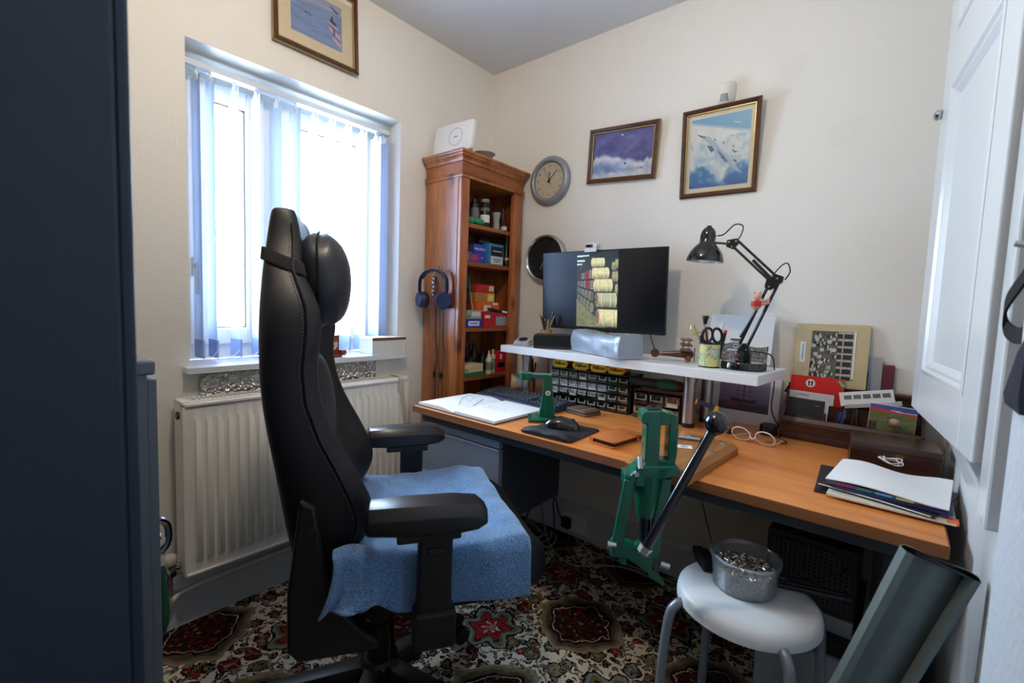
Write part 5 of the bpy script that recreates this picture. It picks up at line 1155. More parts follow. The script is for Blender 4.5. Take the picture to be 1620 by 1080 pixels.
# folding gauge clipped to the leg
fgk = thing('gauge_knife', 'small blue bar with yellow ends clipped to the front silver leg', 'tool', (1.324, -.262, .812), rot=(0, R(14), R(8)))
obj('bar', MB().box(-.030, .030, -.004, .004, -.008, .008), P('tool_blue', s(52, 70, 104), .4), fgk, smooth=0, bevel=.001); obj('end_block', MB().box(.030, .042, -.005, .005, -.009, .009), YEL, fgk, smooth=0, bevel=.001); obj('end_block', MB().box(-.036, -.030, -.005, .005, -.009, .009), YEL, fgk, smooth=0, bevel=.001)
# keyboard
kb_ = thing('keyboard', 'black computer keyboard behind the open notebook', 'keyboard', (.595, -.382, ZD), R(-4))
KB = P('keyboard_black', s(30, 33, 40), .45); KC = P('key_black', s(38, 41, 48), .4)
KM = RX(R(5)) 
obj('case', MB().add([(-.225, -.078, 0), (.225, -.078, 0), (.225, .078, 0), (-.225, .078, 0), (-.223, -.076, .014), (.223, -.076, .014), (.223, .076, .028), (-.223, .076, .028)], [(0, 3, 2, 1), (4, 5, 6, 7), (0, 1, 5, 4), (1, 2, 6, 5), (2, 3, 7, 6), (3, 0, 4, 7)]), P('keyboard_navy', s(40, 50, 74), .4), kb_, smooth=0, bevel=.003)
def keymesh(w): 
    m = MB(); m.loft([[(sx*(w/2-i), sy*(.0082-i*.9), z) for sx, sy in ((-1, -1), (1, -1), (1, 1), (-1, 1))] for i, z in ((0, 0), (.0008, .005), (.0022, .0075))]); return bxmesh('key', m, KC, smooth=0)
KMS = {w: keymesh(w*.019-.0018) for w in (1, 1.5, 2, 6)}
rows = [[1]*13+[2], [1.5]+[1]*12+[1.5], [2]+[1]*11+[2], [2]+[1]*10+[1, 2], [1.5, 1, 1.5, 6, 1.5, 1, 1.5, 1]]
def key(x, y, w): share('key', KMS[w], kb_, (x, y, .0146+(y+.076)*(.014/.152)), (R(5), 0, 0))
for r_, row in enumerate(rows):
    x = -.214; y = .036-.019*r_
    for w in row: key(x+w*.0095, y, w); x += w*.019
for k in range(13): key(-.2045+k*.0222, .062, 1)
for r_ in range(5):
    for k in range(3):
        if r_ in (0, 1, 4) or (r_ == 3 and k == 1): key(.0875+k*.019, .036-.019*r_, 1)
    for k in range(4): key(.152+k*.019, .036-.019*r_, 1)
# open notebook and folded spectacles
nb = thing('notebook', 'open notebook with white pages at the desk corner', 'notebook', (.565, -.620, ZD), R(-.5)); PG = P('page_white', s(232, 236, 240), .7); CVB = P('notebook_cover', s(46, 44, 46), .6)
def page_block(sg, lift):
    m = MB(); rr = []
    for k in range(13):
        t = k/12; x = sg*(.004+.206*t); zt = .006+.012*math.sin(min(1, t*2.2)*PI/2)-.006*t**2 if sg < 0 else .014-.002*t
        rr.append([(x, -.145, .003), (x, .145, .003), (x, .145, zt), (x, -.145, zt)])
    return m.loft(rr)
obj('cover', MB().box(-.214, .214, -.150, .150, 0, .003), CVB, nb, smooth=0, bevel=.001)
obj('page_block', page_block(-1, 0), PG, nb, smooth=40); obj('page_block', page_block(1, 0), PG, nb, smooth=40)
obj('page_shadow_line', MB().box(-.002, .002, -.145, .145, .003, .007), P('page_gutter', s(170, 172, 172), .7), nb, smooth=0)
m = MB(); rng = random.Random(2)
for k in range(3):
    for j in range(3+k % 2): x = .04+j*.028; m.box(x, x+.018, .02-k*.022, .0212-k*.022, .0138, .0142)
obj('handwriting', m, P('pencil_grey', s(150, 154, 166), .7), nb, smooth=0)
WIRE = P('dark_spectacle_wire', s(36, 42, 54), .3, metal=.4); LENS = clear_glass('spectacle_lens', (.97, .98, 1, 1), gloss=.03)
sg_ = thing('spectacles', 'thin dark framed spectacles resting on the open notebook', 'spectacles', (.520, -.612, ZD+.0185), R(22)); sg_.scale = (.68, .68, .68)
for sg in (-1, 1):
    pts = [(sg*.031+.024*math.cos(t), .0, .019+.017*math.sin(t)) for t in [2*PI*k/20 for k in range(20)]]
    obj('lens_rim', MB().tube(pts, .0006, 5, closed=True), P('thin_silver_wire', s(150, 154, 160), .3, metal=.6), sg_); obj('lens', MB().prism([(p[0], p[2]) for p in pts], -.0003, .0003, RX(R(90))), LENS, sg_, smooth=0)
    obj('temple_arm', MB().tube(bez([(sg*.060, 0, .024), (sg*.062, -.03, .022), (sg*.052, -.09, .010), (sg*.044, -.115, .002)], 5), .0016, 6), WIRE, sg_)
obj('bridge', MB().tube([(-.008, 0, .022), (0, -.001, .027), (.008, 0, .022)], .0010, 5), WIRE, sg_)
# wallet, mouse mat, mouse, phone case
wa = thing('wallet', 'brown leather wallet on the desk before the green drawers', 'wallet', (.892, -.372, ZD), R(-12)); wa.scale = (1, 1, 1.25); WL = P('brown_wallet_leather', s(92, 76, 66), .5, bump=(120, .3), nz=(60, .2))
obj('lower_flap', MB().prism(rrect(.112, .092, .010), 0, .008), WL, wa, smooth=30, bevel=.003); obj('upper_flap', MB().prism(rrect(.110, .090, .010), .0085, .0165), WL, wa, smooth=30, bevel=.003)
for dx in (.018, .024): obj('stripe', MB().box(dx, dx+.0025, -.045, .045, .0163, .0168), P('wallet_stripe', s(168, 160, 154), .5), wa, smooth=0)
mp_ = thing('mouse_mat', 'black mouse mat with padded wrist rest at the desk edge', 'mouse mat', (.982, -.662, ZD), R(3)); MMB = P('mat_black', s(22, 25, 34), .7, bump=(400, .1))
obj('mat', MB().prism(rrect(.190, .215, .02), 0, .004), MMB, mp_, smooth=30, bevel=.0015)
m = MB(); rr = []
for k in range(21):
    t = k/20; x = -.092+.184*t; e = math.sin(PI*min(1, max(0.02, t))) ** .35; hgt = .027*e*(1-.25*math.exp(-((t-.5)/.16)**2)); y1 = -.048+.012*math.exp(-((t-.5)/.2)**2)*-1
    rr.append([(x, -.104, .003), (x, -.107, .003+hgt*.4), (x, -.098, .003+hgt*.85), (x, -.080, .003+hgt), (x, -.062, .003+hgt*.8), (x, y1, .0035)])
m.loft(rr); obj('wrist_rest', m, MMB, mp_, smooth=60)
mu_ = thing('mouse', 'black glossy computer mouse on the mat', 'mouse', (.965, -.632, ZD+.0045), R(-62)); mu_.scale = (1.1, 1.2, 1.05)
m = MB(); rr = []
for y, w_, h_ in ((-.050, .010, .008), (-.046, .022, .020), (-.030, .030, .034), (-.005, .032, .038), (.022, .030, .031), (.042, .026, .020), (.050, .018, .010)):
    rr.append([(w_*math.cos(PI*k/10), y, h_*math.sin(PI*k/10)**.75) for k in range(11)])
m.loft(rr); obj('shell', m, P('mouse_gloss', s(22, 24, 28), .16, coat=.4), mu_, smooth=60); obj('scroll_wheel', MB().cyl((-.003, .030, .026), (.003, .030, .026), .007, n=14), P('grey_rubber', s(84, 88, 94), .5), mu_)
pc_ = thing('phone_case', 'tan leather folio phone case with strap near the press', 'phone case', (1.172, -.622, ZD), R(-7)); pc_.scale = (1.06, 1.0, 1.45); TAN = P('tan_leather', s(184, 108, 52), .42, bump=(160, .15), nz=(14, .1))
obj('back_cover', MB().prism(rrect(.084, .172, .008), 0, .003), TAN, pc_, smooth=30, bevel=.001); obj('phone', MB().prism(rrect(.076, .160, .010), .003, .011), BLKP, pc_, smooth=30, bevel=.002); obj('front_cover', MB().prism(rrect(.084, .172, .008), .0113, .0143), TAN, pc_, smooth=30, bevel=.001); obj('spine', MB().cyl((-.042, -.082, .0072), (-.042, .082, .0072), .0072, n=12), TAN, pc_)
obj('strap', MB().box(.010, .0435, .034, .050, .0143, .0165).box(.0415, .0440, .034, .050, .001, .0165), P('tan_leather_dark', s(150, 84, 38), .45), pc_, smooth=0, bevel=.0008)
# green stand
RGN = P('hammered_green', s(12, 92, 70), .25, coat=.3, bump=(160, .12)); gs = thing('measure_stand', 'green cast stand with a ring arm beside the notebook', 'stand', (.838, -.560, ZD), R(40)); gs.scale = (1.12, 1.2, 1.04)
obj('foot_plate', MB().prism([(-.046, -.038), (.030, -.038), (.034, -.010), (.046, -.008), (.046, .030), (-.046, .030)], 0, .012, TR(-.01, -.02, 0)), RGN, gs, smooth=0, bevel=.002)
rr = [[(x0, -.018, z), (x1, -.018, z), (x1+.0, .014, z), (x0, .014, z)] for z, x0, x1 in ((.010, -.022, .036), (.02, -.020, .032), (.08, -.012, .026), (.135, -.006, .020), (.150, -.006, .018))]
obj('column', MB().loft(rr), RGN, gs, smooth=20, bevel=.004); obj('column_rib', MB().box(-.002, .006, -.024, -.016, .014, .14), RGN, gs, smooth=0, bevel=.002)
obj('top_arm', MB().prism([(-.062, -.016), (-.030, -.013), (.018, -.020), (.022, .016), (-.030, .013), (-.062, .016)], .146, .162), RGN, gs, smooth=0, bevel=.004)
obj('ring', MB().lathe([(.013, .140), (.021, .140), (.021, .165), (.013, .165), (.013, .140)], 28, c=(-.068, 0, 0), close=False), RGN, gs, smooth=40)
obj('badge', MB().cyl((.006, -.0245, .098), (.006, -.0252, .098), .0085, n=24), P('white_print', s(220, 220, 216), .6), gs); obj('badge_mark', MB().cyl((.006, -.0252, .098), (.006, -.0256, .098), .004, n=12), P('badge_red', s(176, 70, 80), .5), gs); obj('foot_bolt', MB().cyl((-.036, -.036, .012), (-.036, -.036, .022), .0035, n=10), ALU, gs)
# masking tape roll and steel mug of pliers behind the keyboard
tp = thing('tape_roll', 'wide roll of tan masking tape lying on its side behind the keyboard', 'tape', (.405, -.205, ZD+.042), rot=(0, R(90), R(42)))
obj('tape', MB().lathe([(.026, -.024), (.0415, -.024), (.0415, .024), (.026, .024), (.026, -.024)], 36, close=False), P('masking_tape', s(196, 176, 136), .6), tp, smooth=40); obj('wrapper', MB().lathe([(.0262, .0005), (.0419, .0005), (.0419, .0245), (.0262, .0245)], 36, close=False), P('tape_wrapper', s(150, 166, 186), .4, nz=(60, .5)), tp, smooth=40)
mg = thing('steel_mug', 'polished steel mug holding pliers under the riser end', 'mug', (.470, -.185, ZD)); obj('mug_wall', MB().lathe([(0, 0), (.028, 0), (.030, .003), (.033, .085), (.031, .085), (.028, .005), (0, .005)], 32), P('polished_steel', s(186, 190, 194), .16, metal=1.0), mg, smooth=50)
for k, (dx, dy, cA, hL, lab) in enumerate(((-.022, 0, s(150, 26, 40), .155, 'red handled pliers leaning in the steel mug'), (.004, .004, s(26, 26, 30), .165, 'black handled pliers upright in the steel mug'), (.024, -.004, s(150, 30, 50), .150, 'red handled cutters at the back of the steel mug'))):
    t = thing('pliers', lab, 'pliers', (.470, -.185, ZD), group='pliers in the steel mug'); M_ = P('plier_grip_%d' % k, cA, .45)
    for sg in (-1, 1): obj('handle', MB().tube(bez([(dx*.3, dy, .05), (dx*.6+sg*.004, dy, .085), (dx+sg*.011, dy, .12), (dx*1.2+sg*.009, dy, hL)], 5), .0048, 8), M_, t)
    obj('jaw', MB().cyl((dx*.1, dy, .008), (dx*.3, dy, .055), .005, .008, n=8), P('tool_steel', s(120, 124, 130), .35, metal=.8), t)
# reloading press bolted to a wooden board
OAK = wood('oak_board', s(128, 82, 42), s(164, 112, 62), (30, 3, 30), .5)
wbm = thing('press_board', 'thick oak mounting board overhanging the desk front under the press', 'board', (1.398, -.665, ZD), R(-3))
bp_ = MB(); bp_.loft([[(-.080+i, -.190+i, z), (.080-i, -.190+i, z), (.080-i, .195-i, z), (-.080+i, .195-i, z)] for i, z in ((0, 0), (0, .020), (.014, .034))]); obj('board', bp_, OAK, wbm, smooth=15)
for x, y in ((.05, .15), (-.05, .155), (.055, .04), (.02, .08)): b0 = obj('bolt_head', MB().cyl((x, y, .034), (x, y, .038), .007, n=6), ALU, wbm, smooth=0); obj('washer', MB().cyl((x, y, .034), (x, y, .0352), .011, n=20), ALU, b0)
PRX, PRY = 1.398, -.888
ps = thing('reloading_press', 'green cast bench press with black ball lever on the desk front', 'press', (PRX, PRY, 0), R(36))
XZ = Matrix(((1, 0, 0, 0), (0, 0, -1, 0), (0, 1, 0, 0), (0, 0, 0, 1)))     # polygons in x-z, thickness along -y
# O-frame: two uprights and arched head around an open window
fr_ = [(-.026, .752), (.036, .752), (.044, .80), (.046, .872), (.040, .896), (.022, .905), (-.030, .902), (-.038, .896), (-.038, .872), (-.026, .870)]
m = MB(); n = len(fr_); win_ = [(.008, .782), (.026, .782), (.028, .868), (.008, .864)]
m.prism([(-.026, .752), (.008, .752), (.008, .905), (-.030, .902), (-.038, .896), (-.038, .872), (-.026, .870)], -.026, .026, XZ); obj('front_upright', m, RGN, ps, smooth=0, bevel=.004)
obj('rear_upright', MB().prism([(.028, .752), (.044, .756), (.050, .80), (.050, .868), (.044, .895), (.028, .900)], -.022, .022, XZ), RGN, ps, smooth=0, bevel=.004)
obj('frame_head', MB().prism([(.006, .868), (.030, .872), (.030, .898), (.006, .904)], -.022, .022, XZ), RGN, ps, smooth=0, bevel=.003); obj('frame_web', MB().prism([(.004, .752), (.032, .752), (.032, .785), (.004, .785)], -.020, .020, XZ), RGN, ps, smooth=0, bevel=.003)
obj('die_bush', MB().lathe([(.009, .899), (.018, .899), (.019, .906), (.015, .909), (.009, .909), (.009, .880)], 28, c=(-.006, 0, 0), close=False), BLKP, ps)
# mounting flange and ram housing
obj('mount_flange', MB().prism([(-.062, .742), (-.036, .770), (.05, .776), (.058, .764), (.056, .752), (.02, .742), (-.058, .726)], -.030, .030, XZ), RGN, ps, smooth=0, bevel=.004)
obj('flange_lug', MB().box(-.070, -.054, -.028, .028, .712, .748), RGN, ps, smooth=0, bevel=.004)
obj('ram_housing', MB().lathe([(.022, .640), (.0245, .645), (.030, .70), (.033, .745)], 28, c=(-.010, 0, 0)), RGN, ps, smooth=40); obj('ram', MB().cyl((-.010, 0, .56), (-.010, 0, .645), .0125, n=20), P('blued_steel', s(40, 46, 58), .25, metal=.7), ps)
obj('bracket_block', MB().box(-.046, -.024, -.034, -.010, .722, .772), RGN, ps, smooth=0, bevel=.003); obj('bracket_bolt', MB().cyl((-.036, -.036, .766), (-.036, -.020, .790), .006, n=10).cyl((-.044, -.036, .752), (-.044, -.026, .752), .006, n=6), ALU, ps)
# toggle links down to the yoke
for (x0, z0, x1, z1, y_) in ((-.058, .735, -.078, .575, -.022), (.030, .742, .006, .540, -.014)):
    d = Vector((x1-x0, 0, z1-z0)); nrm_ = Vector((d.z, 0, -d.x)).normalized()*.0125; a = Vector((x0, 0, z0)); b_ = Vector((x1, 0, z1)); pl = [a-nrm_, a+nrm_, b_+nrm_*1.1, b_-nrm_*1.1]
    obj('toggle_link', MB().prism([(p.x, p.z) for p in pl], -y_-.008, -y_+.008, XZ), RGN, ps, smooth=0, bevel=.004)
obj('yoke', MB().prism([(-.090, .573), (-.080, .580), (-.040, .571), (-.006, .560), (.006, .548), (.008, .510), (-.008, .506), (-.028, .522), (-.052, .536), (-.092, .538)], -.014, .024, XZ), RGN, ps, smooth=0, bevel=.005)
obj('spent_primer_lip', MB().prism([(.0, .505), (.016, .508), (.044, .476), (.040, .468), (.006, .488)], -.012, .012, XZ), RGN, ps, smooth=0, bevel=.003); obj('yoke_lug', MB().box(-.066, -.050, -.01, .01, .514, .536), RGN, ps, smooth=0, bevel=.003)
PB = MB(); PB.cyl((-.096, -.030, .574), (-.082, -.030, .574), .007, n=14).cyl((-.102, -.030, .574), (-.096, -.030, .574), .0095, n=14); obj('pivot_bolt', PB, ALU, ps); obj('pivot_bolt', MB().cyl((.026, -.018, .530), (.048, -.018, .524), .0085, n=14), ALU, ps)
LA = Vector((-.028, -.095, .606)); LBm = Vector((.100, -.092, .880)); dl = (LBm-LA).normalized()
obj('lever', MB().cyl(LA, LBm, .0105, .0105, n=20), P('lever_gloss_black', s(14, 17, 28), .15, coat=.5), ps); obj('lever_nut', MB().cyl(LA-dl*.012, LA+dl*.004, .015, n=6), ALU, ps, smooth=0); obj('lever_boss', MB().cyl((-.028, -.100, .598), (-.022, .0, .562), .013, n=16), RGN, ps)
obj('lever_ball', MB().ball(LBm+dl*.020, .0265, 28, 18), P('lever_gloss_black', s(14, 17, 28), .15, coat=.5), ps, smooth=80); obj('ball_neck', MB().cyl(LBm-dl*.006, LBm+dl*.002, .0125, n=16), BLKP, ps)
# pen and card on the board
pn = thing('steel_pen', 'short silver pen lying on the oak board behind the press', 'pen', (1.372, -.560, ZD+.0400), R(20)); obj('barrel', MB().cyl((-.035, 0, 0), (.030, 0, 0), .0055, n=14), ALU, pn); obj('tip', MB().cyl((.030, 0, 0), (.044, 0, 0), .0055, .0015, n=14), BLKP, pn)
cd = thing('small_card', 'small white printed card on the oak board', 'card', (1.385, -.640, ZD+.0346), R(24)); obj('card', MB().box(-.022, .022, -.016, .016, 0, .0006), LBW, cd, smooth=0); obj('card_print', MB().box(-.008, .010, -.008, .008, .0006, .0008), P('pencil_grey', s(150, 154, 166), .7), cd, smooth=0)
# clear glasses, black puck
CLF = P('clear_frame', s(228, 224, 224), .12, coat=.4); cg = thing('spectacles', 'clear framed spectacles lying upside down on the open desk top', 'spectacles', (1.492, -.318, ZD), R(-8))
for sg in (-1, 1):
    pts = [(sg*.037+.029*math.cos(t), -.010*math.sin(t), .025+.0225*math.sin(t)) for t in [2*PI*k/22 for k in range(22)]]
    obj('lens_rim', MB().tube(pts, .0021, 7, closed=True), CLF, cg); obj('lens', MB().prism([(p[0], p[2]) for p in pts], -.0003, .0003, RX(R(90))), clear_glass('clear_lens', (.98, .98, .99, 1), gloss=.10), cg, smooth=0)
    obj('temple_arm', MB().tube(bez([(sg*.062, 0, .016), (sg*.064, .03, .010), (sg*.058, .08, .006), (sg*.05, .12, .004)], 5), .0020, 6), CLF, cg)
obj('bridge', MB().tube([(-.010, 0, .022), (0, -.003, .016), (.010, 0, .022)], .0022, 6), CLF, cg)
pk = thing('round_cap', 'black ribbed round cap standing on the desk by the dark wooden rack', 'cap', (1.505, -.150, ZD)); obj('cap_body', MB().lathe([(0, 0), (.025, 0), (.0265, .003), (.0265, .034), (.024, .037), (0, .036)], 32), BLKP, pk, smooth=40)
rib = bxmesh('rib', MB().box(.0262, .0278, -.001, .001, .004, .033), BLKP, smooth=0)
for k in range(24): share('rib', rib, pk, (0, 0, 0), (0, 0, 2*PI*k/24))
bc_ = thing('binder_clip', 'small black spring clip on the desk behind the clear spectacles', 'clip', (1.402, -.235, ZD), R(30)); obj('jaw', MB().prism([(-.012, 0), (.012, 0), (.003, .016), (-.003, .016)], -.014, .014, RX(R(90))), BLKP, bc_, smooth=0); obj('wire_grip', MB().tube([(-.010, -.008, .014), (-.024, -.008, .030), (-.024, .008, .030), (-.010, .008, .014)], .0012, 5), ALU, bc_)
# ship photo under the riser
def ship(u, v):
    n = fbm(u*2, v*4, 5, 5, 31); rgb = lerp((92, 90, 126), (150, 144, 170), np.clip(v*1.1+.3*(n-.5), 0, 1)); rgb = lerp(rgb, (60, 56, 74), np.clip((.30-v)*6, 0, 1))
    rgb = put(rgb, poly_mask(u, v, [(.28, .24), (.72, .24), (.80, .36), (.60, .32), (.22, .36)]), (52, 44, 58))
    for x in (.38, .5, .62): rgb = put(rgb, (abs(u-x) < .006) & (v > .3) & (v < .86), (70, 66, 84)); rgb = put(rgb, (abs(u-x) < .05*(1-(v-.3))) & (((v*9) % 1) < .16) & (v > .38) & (v < .8), (74, 70, 90))
    rgb = put(rgb, poly_mask(u, v, [(.10, .12), (.40, .10), (.42, .18), (.12, .20)]), (136, 60, 74)); return rgb
shp = thing('mounted_photo', 'white mounted sailing ship photo leaning on the wall under the riser', 'photo', (1.378, -.040, ZD), rot=(R(-7), 0, 0)); obj('mount_board', MB().box(-.135, .135, -.002, .002, 0, .190), P('white_mount_board', s(214, 218, 224), .7), shp, smooth=0); raster('print', .176, .135, 90, 60, ship, PRINT, shp, TR(.012, -.0024, .114))
# ------------------------------------------------------------------ right end of the desk: rack, box, papers, old photograph
MAH = wood('dark_mahogany', s(44, 20, 14), s(74, 34, 22), (4, 30, 30), .42, coat=.15)
rk = thing('letter_rack', 'dark mahogany desk rack with moulded front against the wall', 'rack', (1.538, -.150, ZD))
RW = .372
obj('front_panel', MB().loft([[(0, y, z), (RW, y, z), (RW, y+.012, z), (0, y+.012, z)] for y, z in ((.0, 0), (0, .012), (.004, .016), (.004, .052), (0, .056), (-.002, .064), (.002, .072), (.004, .076))]), MAH, rk, smooth=20)
for z in (.014, .020, .055, .061): obj('front_bead', MB().cyl((0, -.0005, z), (RW, -.0005, z), .0022, n=8), MAH, rk)
obj('rack_base', MB().box(0, RW, .012, .130, 0, .010), MAH, rk, smooth=0); obj('back_panel', MB().box(0, RW, .122, .130, .01, .1695), MAH, rk, smooth=0, bevel=.002)
for x in (0, RW-.008): obj('side_panel', MB().prism([(.0, 0), (.130, 0), (.130, .178), (.08, .150), (.05, .10), (.0, .076)], x, x+.008, Matrix(((0, 0, 1, 0), (1, 0, 0, 0), (0, 1, 0, 0), (0, 0, 0, 1)))), MAH, rk, smooth=0, bevel=.001)
for x in (.118, .205): obj('divider', MB().box(x, x+.006, .012, .122, .01, .095), MAH, rk, smooth=0)
obj('mid_panel', MB().box(.008, RW-.008, .062, .067, .01, .120), MAH, rk, smooth=0)
RKP = lambda x, y, z: (1.538+x, -.150+y, ZD+z)
def sheet(name, label, cat, loc, w, h, th, mat, tilt=-6, rz=0, ry=0, extra=None):
    t = thing(name, label, cat, loc, rot=(R(tilt), R(ry), R(rz))); obj('cover', MB().box(-w/2, w/2, 0, th, 0, h), mat, t, smooth=0, bevel=.0004)
    if extra: extra(t)
    return t
REDC = P('booklet_red', s(206, 40, 34), .4)
def red_x(t):
    obj('page_edge', MB().box(-.077, .077, .0032, .0045, .002, .190), PG, t, smooth=0)
    obj('white_disc', MB().cyl((-.018, -.0003, .176), (-.018, .0, .176), .014, n=28), LBW, t)
    m = MB(); m.ball((-.0225, -.0006, .179), (.0032, .0004, .0055), 10, 6).ball((-.022, -.0006, .1705), (.0024, .0004, .0035), 10, 6).ball((-.0135, -.0006, .179), (.0032, .0004, .0055), 10, 6).ball((-.014, -.0006, .1705), (.0024, .0004, .0035), 10, 6); obj('emblem', m, INK, t)
    obj('green_corner', MB().prism([(.052, .193), (.078, .193), (.078, .168)], 0, .0004, XZ), P('corner_green', s(40, 140, 70), .4), t, smooth=0)
    obj('lettering', text_mb('FREE', .011, TR(.069, -.0006, .184) @ RY(R(43)) @ RX(R(90)), .0002), LBW, t, smooth=0)
sheet('booklet', 'red booklet with white emblem standing in the mahogany rack', 'booklet', RKP(.086, .078, .0105), .156, .200, .0045, REDC, -3, 0, 0, red_x)
def oly_x(t): obj('lettering', text_mb('OLYMPUS', .009, TR(-.026, -.0004, .134) @ RX(R(90)), .0002), INK, t, smooth=0); obj('rule', MB().box(-.055, -.020, -.0005, -.0001, .118, .1192), P('pencil_grey', s(150, 154, 166), .7), t, smooth=0)
sheet('card_folder', 'white printed card in front of the red booklet', 'card', RKP(.072, .0705, .0105), .130, .146, .002, P('soft_white_card', s(216, 218, 222), .6), -2.5, 0, 1, oly_x)
def dark_x(t): obj('white_back', MB().box(-.045, .064, .0145, .017, .0, .122), PG, t, smooth=0); obj('lettering', MB().box(.028, .040, -.0004, -.0001, .108, .110).box(-.02, .03, -.0004, -.0001, .066, .0668), P('pencil_grey', s(150, 154, 166), .7), t, smooth=0)
sheet('black_booklet', 'matt black manual box at the front of the mahogany rack', 'box', RKP(.062, .030, .0105), .106, .126, .014, P('matt_black_card', s(38, 42, 46), .55), -4, 0, 1.5, dark_x)
tr = thing('slide_strip', 'white curved slide holder strip resting across the rack', 'film strip', RKP(.226, .060, .160), rot=(R(34), R(-12), R(4))); STRP = P('film_strip_white', s(206, 208, 210), .4)
m = MB(); m.loft([[(-.070+.14*k/12, -.020+.006*math.sin(PI*k/12), -.010+.004*math.cos(k)*0), (-.070+.14*k/12, -.020, -.008), (-.070+.14*k/12, .0, .002), (-.070+.14*k/12, .020, .014), (-.070+.14*k/12, .020, .0155), (-.070+.14*k/12, .0, .0035), (-.070+.14*k/12, -.021, -.007)] for k in range(13)]); obj('strip', m, STRP, tr, smooth=40)
for k in range(5): obj('slide_window', MB().box(-.058+k*.025, -.038+k*.025, -.002, .012, .0, .001, TR(0, 0, .0035) @ RX(R(30))), P('slide_dark', s(70, 76, 80), .3), tr, smooth=0)
obj('flap', MB().box(-.060, .085, -.024, -.019, -.020, -.006, RX(R(-20))), STRP, tr, smooth=0, bevel=.001)
for k, (x, c_, lab) in enumerate(((.148, s(40, 48, 110), 'blue ballpoint pen standing in the rack middle slot'), (.162, s(52, 74, 150), 'bright blue pen leaning in the rack middle slot'), (.190, s(30, 30, 34), 'black capped pen in the rack middle slot'))):
    t = thing('pen', lab, 'pen', RKP(x, .036, .011), group='pens in the mahogany rack'); obj('barrel', MB().cyl((0, 0, 0), (.012, .006, .100+.008*k), .0042, n=10), P('rackpen_%d' % k, c_, .35), t); obj('clip', MB().cyl((.014, .0, .070+.008*k), (.016, .002, .098+.008*k), .0012, n=6), ALU, t)
def pk_x(t):
    def pic(u, v):
        n = fbm(u*3, v*3, 5, 4, 41); rgb = lerp((86, 96, 50), (140, 140, 84), n); rgb = put(rgb, v > .80-.04*u, (206, 56, 74)); rgb = put(rgb, (v > .86-.04*u) & (u > .45), (226, 228, 236)); rgb = put(rgb, (v > .90-.06*u), (72, 92, 170))
        rgb = put(rgb, (v < .16+.1*(n-.5)) | ((u < .2) & (v < .42)), (66, 56, 54)); return rgb
    raster('print', .112, .096, 50, 44, pic, PRINT, t, TR(0, -.0004, .092))
sheet('garden_packet', 'printed packet with green picture leaning in the rack end slot', 'packet', RKP(.290, .026, .0105), .114, .142, .006, LBW, -5, 0, 2, pk_x)
bn = thing('wrapped_ball', 'tan ball in a twisted clear wrapper hanging on the printed packet', 'wrapped ball', RKP(.300, .002, .104)); obj('ball', MB().ball((0, 0, 0), .014, 18, 12), P('tan_ball', s(196, 164, 120), .5), bn)
CF = clear_glass('cellophane', (.94, .95, .96, 1), gloss=.14, rough=.12); obj('wrapper', MB().ball((0, .0, 0), (.020, .016, .018), 14, 8), CF, bn, smooth=0)
for sg in (-1, 1): obj('twist', MB().loft([[(sg*x, -.001, -.008*w_+z_), (sg*x, .001, -.008*w_+z_), (sg*x, .001, .008*w_+z_), (sg*x, -.001, .008*w_+z_)] for x, w_, z_ in ((.016, 1.2, 0), (.026, .4, .003), (.036, .15, .006), (.050, .2, .008))]), CF, bn, smooth=0)
# old group photograph in a cream mount
def group(u, v):
    rng = np.random.RandomState(11); n = fbm(u*4, v*4, 8, 4, 51); g_ = 60+60*n
    brick = ((u > .62)); wn = brick & (((v*7) % 1) < .62) & (((u*4.2) % 1) > .12)
    g_ = np.where(brick, 182-30*n, g_); g_ = np.where(wn, 34, g_); g_ = np.where(brick & (((v*7) % 1) > .93), 70, g_)
    for k in range(46):
        x = rng.uniform(.06, .60); y = rng.uniform(.05, .94); m1 = blob(u, v, x, y, .034, .030) < 1; m2 = blob(u, v, x-.055, y, .045, .042) < 1
        g_ = np.where(m2, rng.choice([30, 46, 150, 190]), g_); g_ = np.where(m1, 196, g_); g_ = np.where(blob(u, v, x+.024, y, .018, .030) < 1, 40, g_)
    g_ = g_*(.85+.3*fbm(u*9, v*9, 9, 2, 5)); return [g_+4, g_+1, g_-8]
gp = thing('group_photograph', 'old black and white group photograph in a worn cream mount', 'photo', (1.654, -.046, ZD+.1795), rot=(R(-9), R(-.8), 0))
obj('mount', MB().box(-.104, .104, -.002, .002, 0, .215), P('aged_cream_card', s(192, 174, 134), .75, nz=(30, .15)), gp, smooth=0); raster('print', .124, .166, 70, 90, group, PRINT, gp, TR(.004, -.0026, .108)); obj('caption_slip', MB().box(-.090, -.074, -.0028, -.002, .078, .150), LBW, gp, smooth=0)
obj('caption_print', MB().box(-.084, -.080, -.0032, -.0028, .086, .142), P('pencil_grey', s(150, 154, 166), .7), gp, smooth=0); obj('photo_edge', MB().box(.063, .068, -.0034, -.0026, .032, .192), LBW, gp, smooth=0)
sheet('grey_card', 'pale grey card standing behind the rack beside the old photograph', 'card', (1.772, -.018, ZD+.1795), .046, .112, .003, P('grey_card_stock', s(170, 178, 188), .6), -2); sheet('maroon_book', 'thin maroon book standing upright at the rack end', 'book', (1.812, -.017, ZD+.1795), .030, .088, .006, P('maroon_cloth', s(98, 44, 54), .7), -1); sheet('dark_card', 'short dark green card between the photograph and grey card', 'card', (1.752, -.0235, ZD+.1795), .016, .062, .002, P('dark_green_card', s(52, 60, 58), .6), -2)
obj('rear_ledge', MB().box(0, RW, .104, .149, .1695, .1788), MAH, rk, smooth=0, bevel=.001)
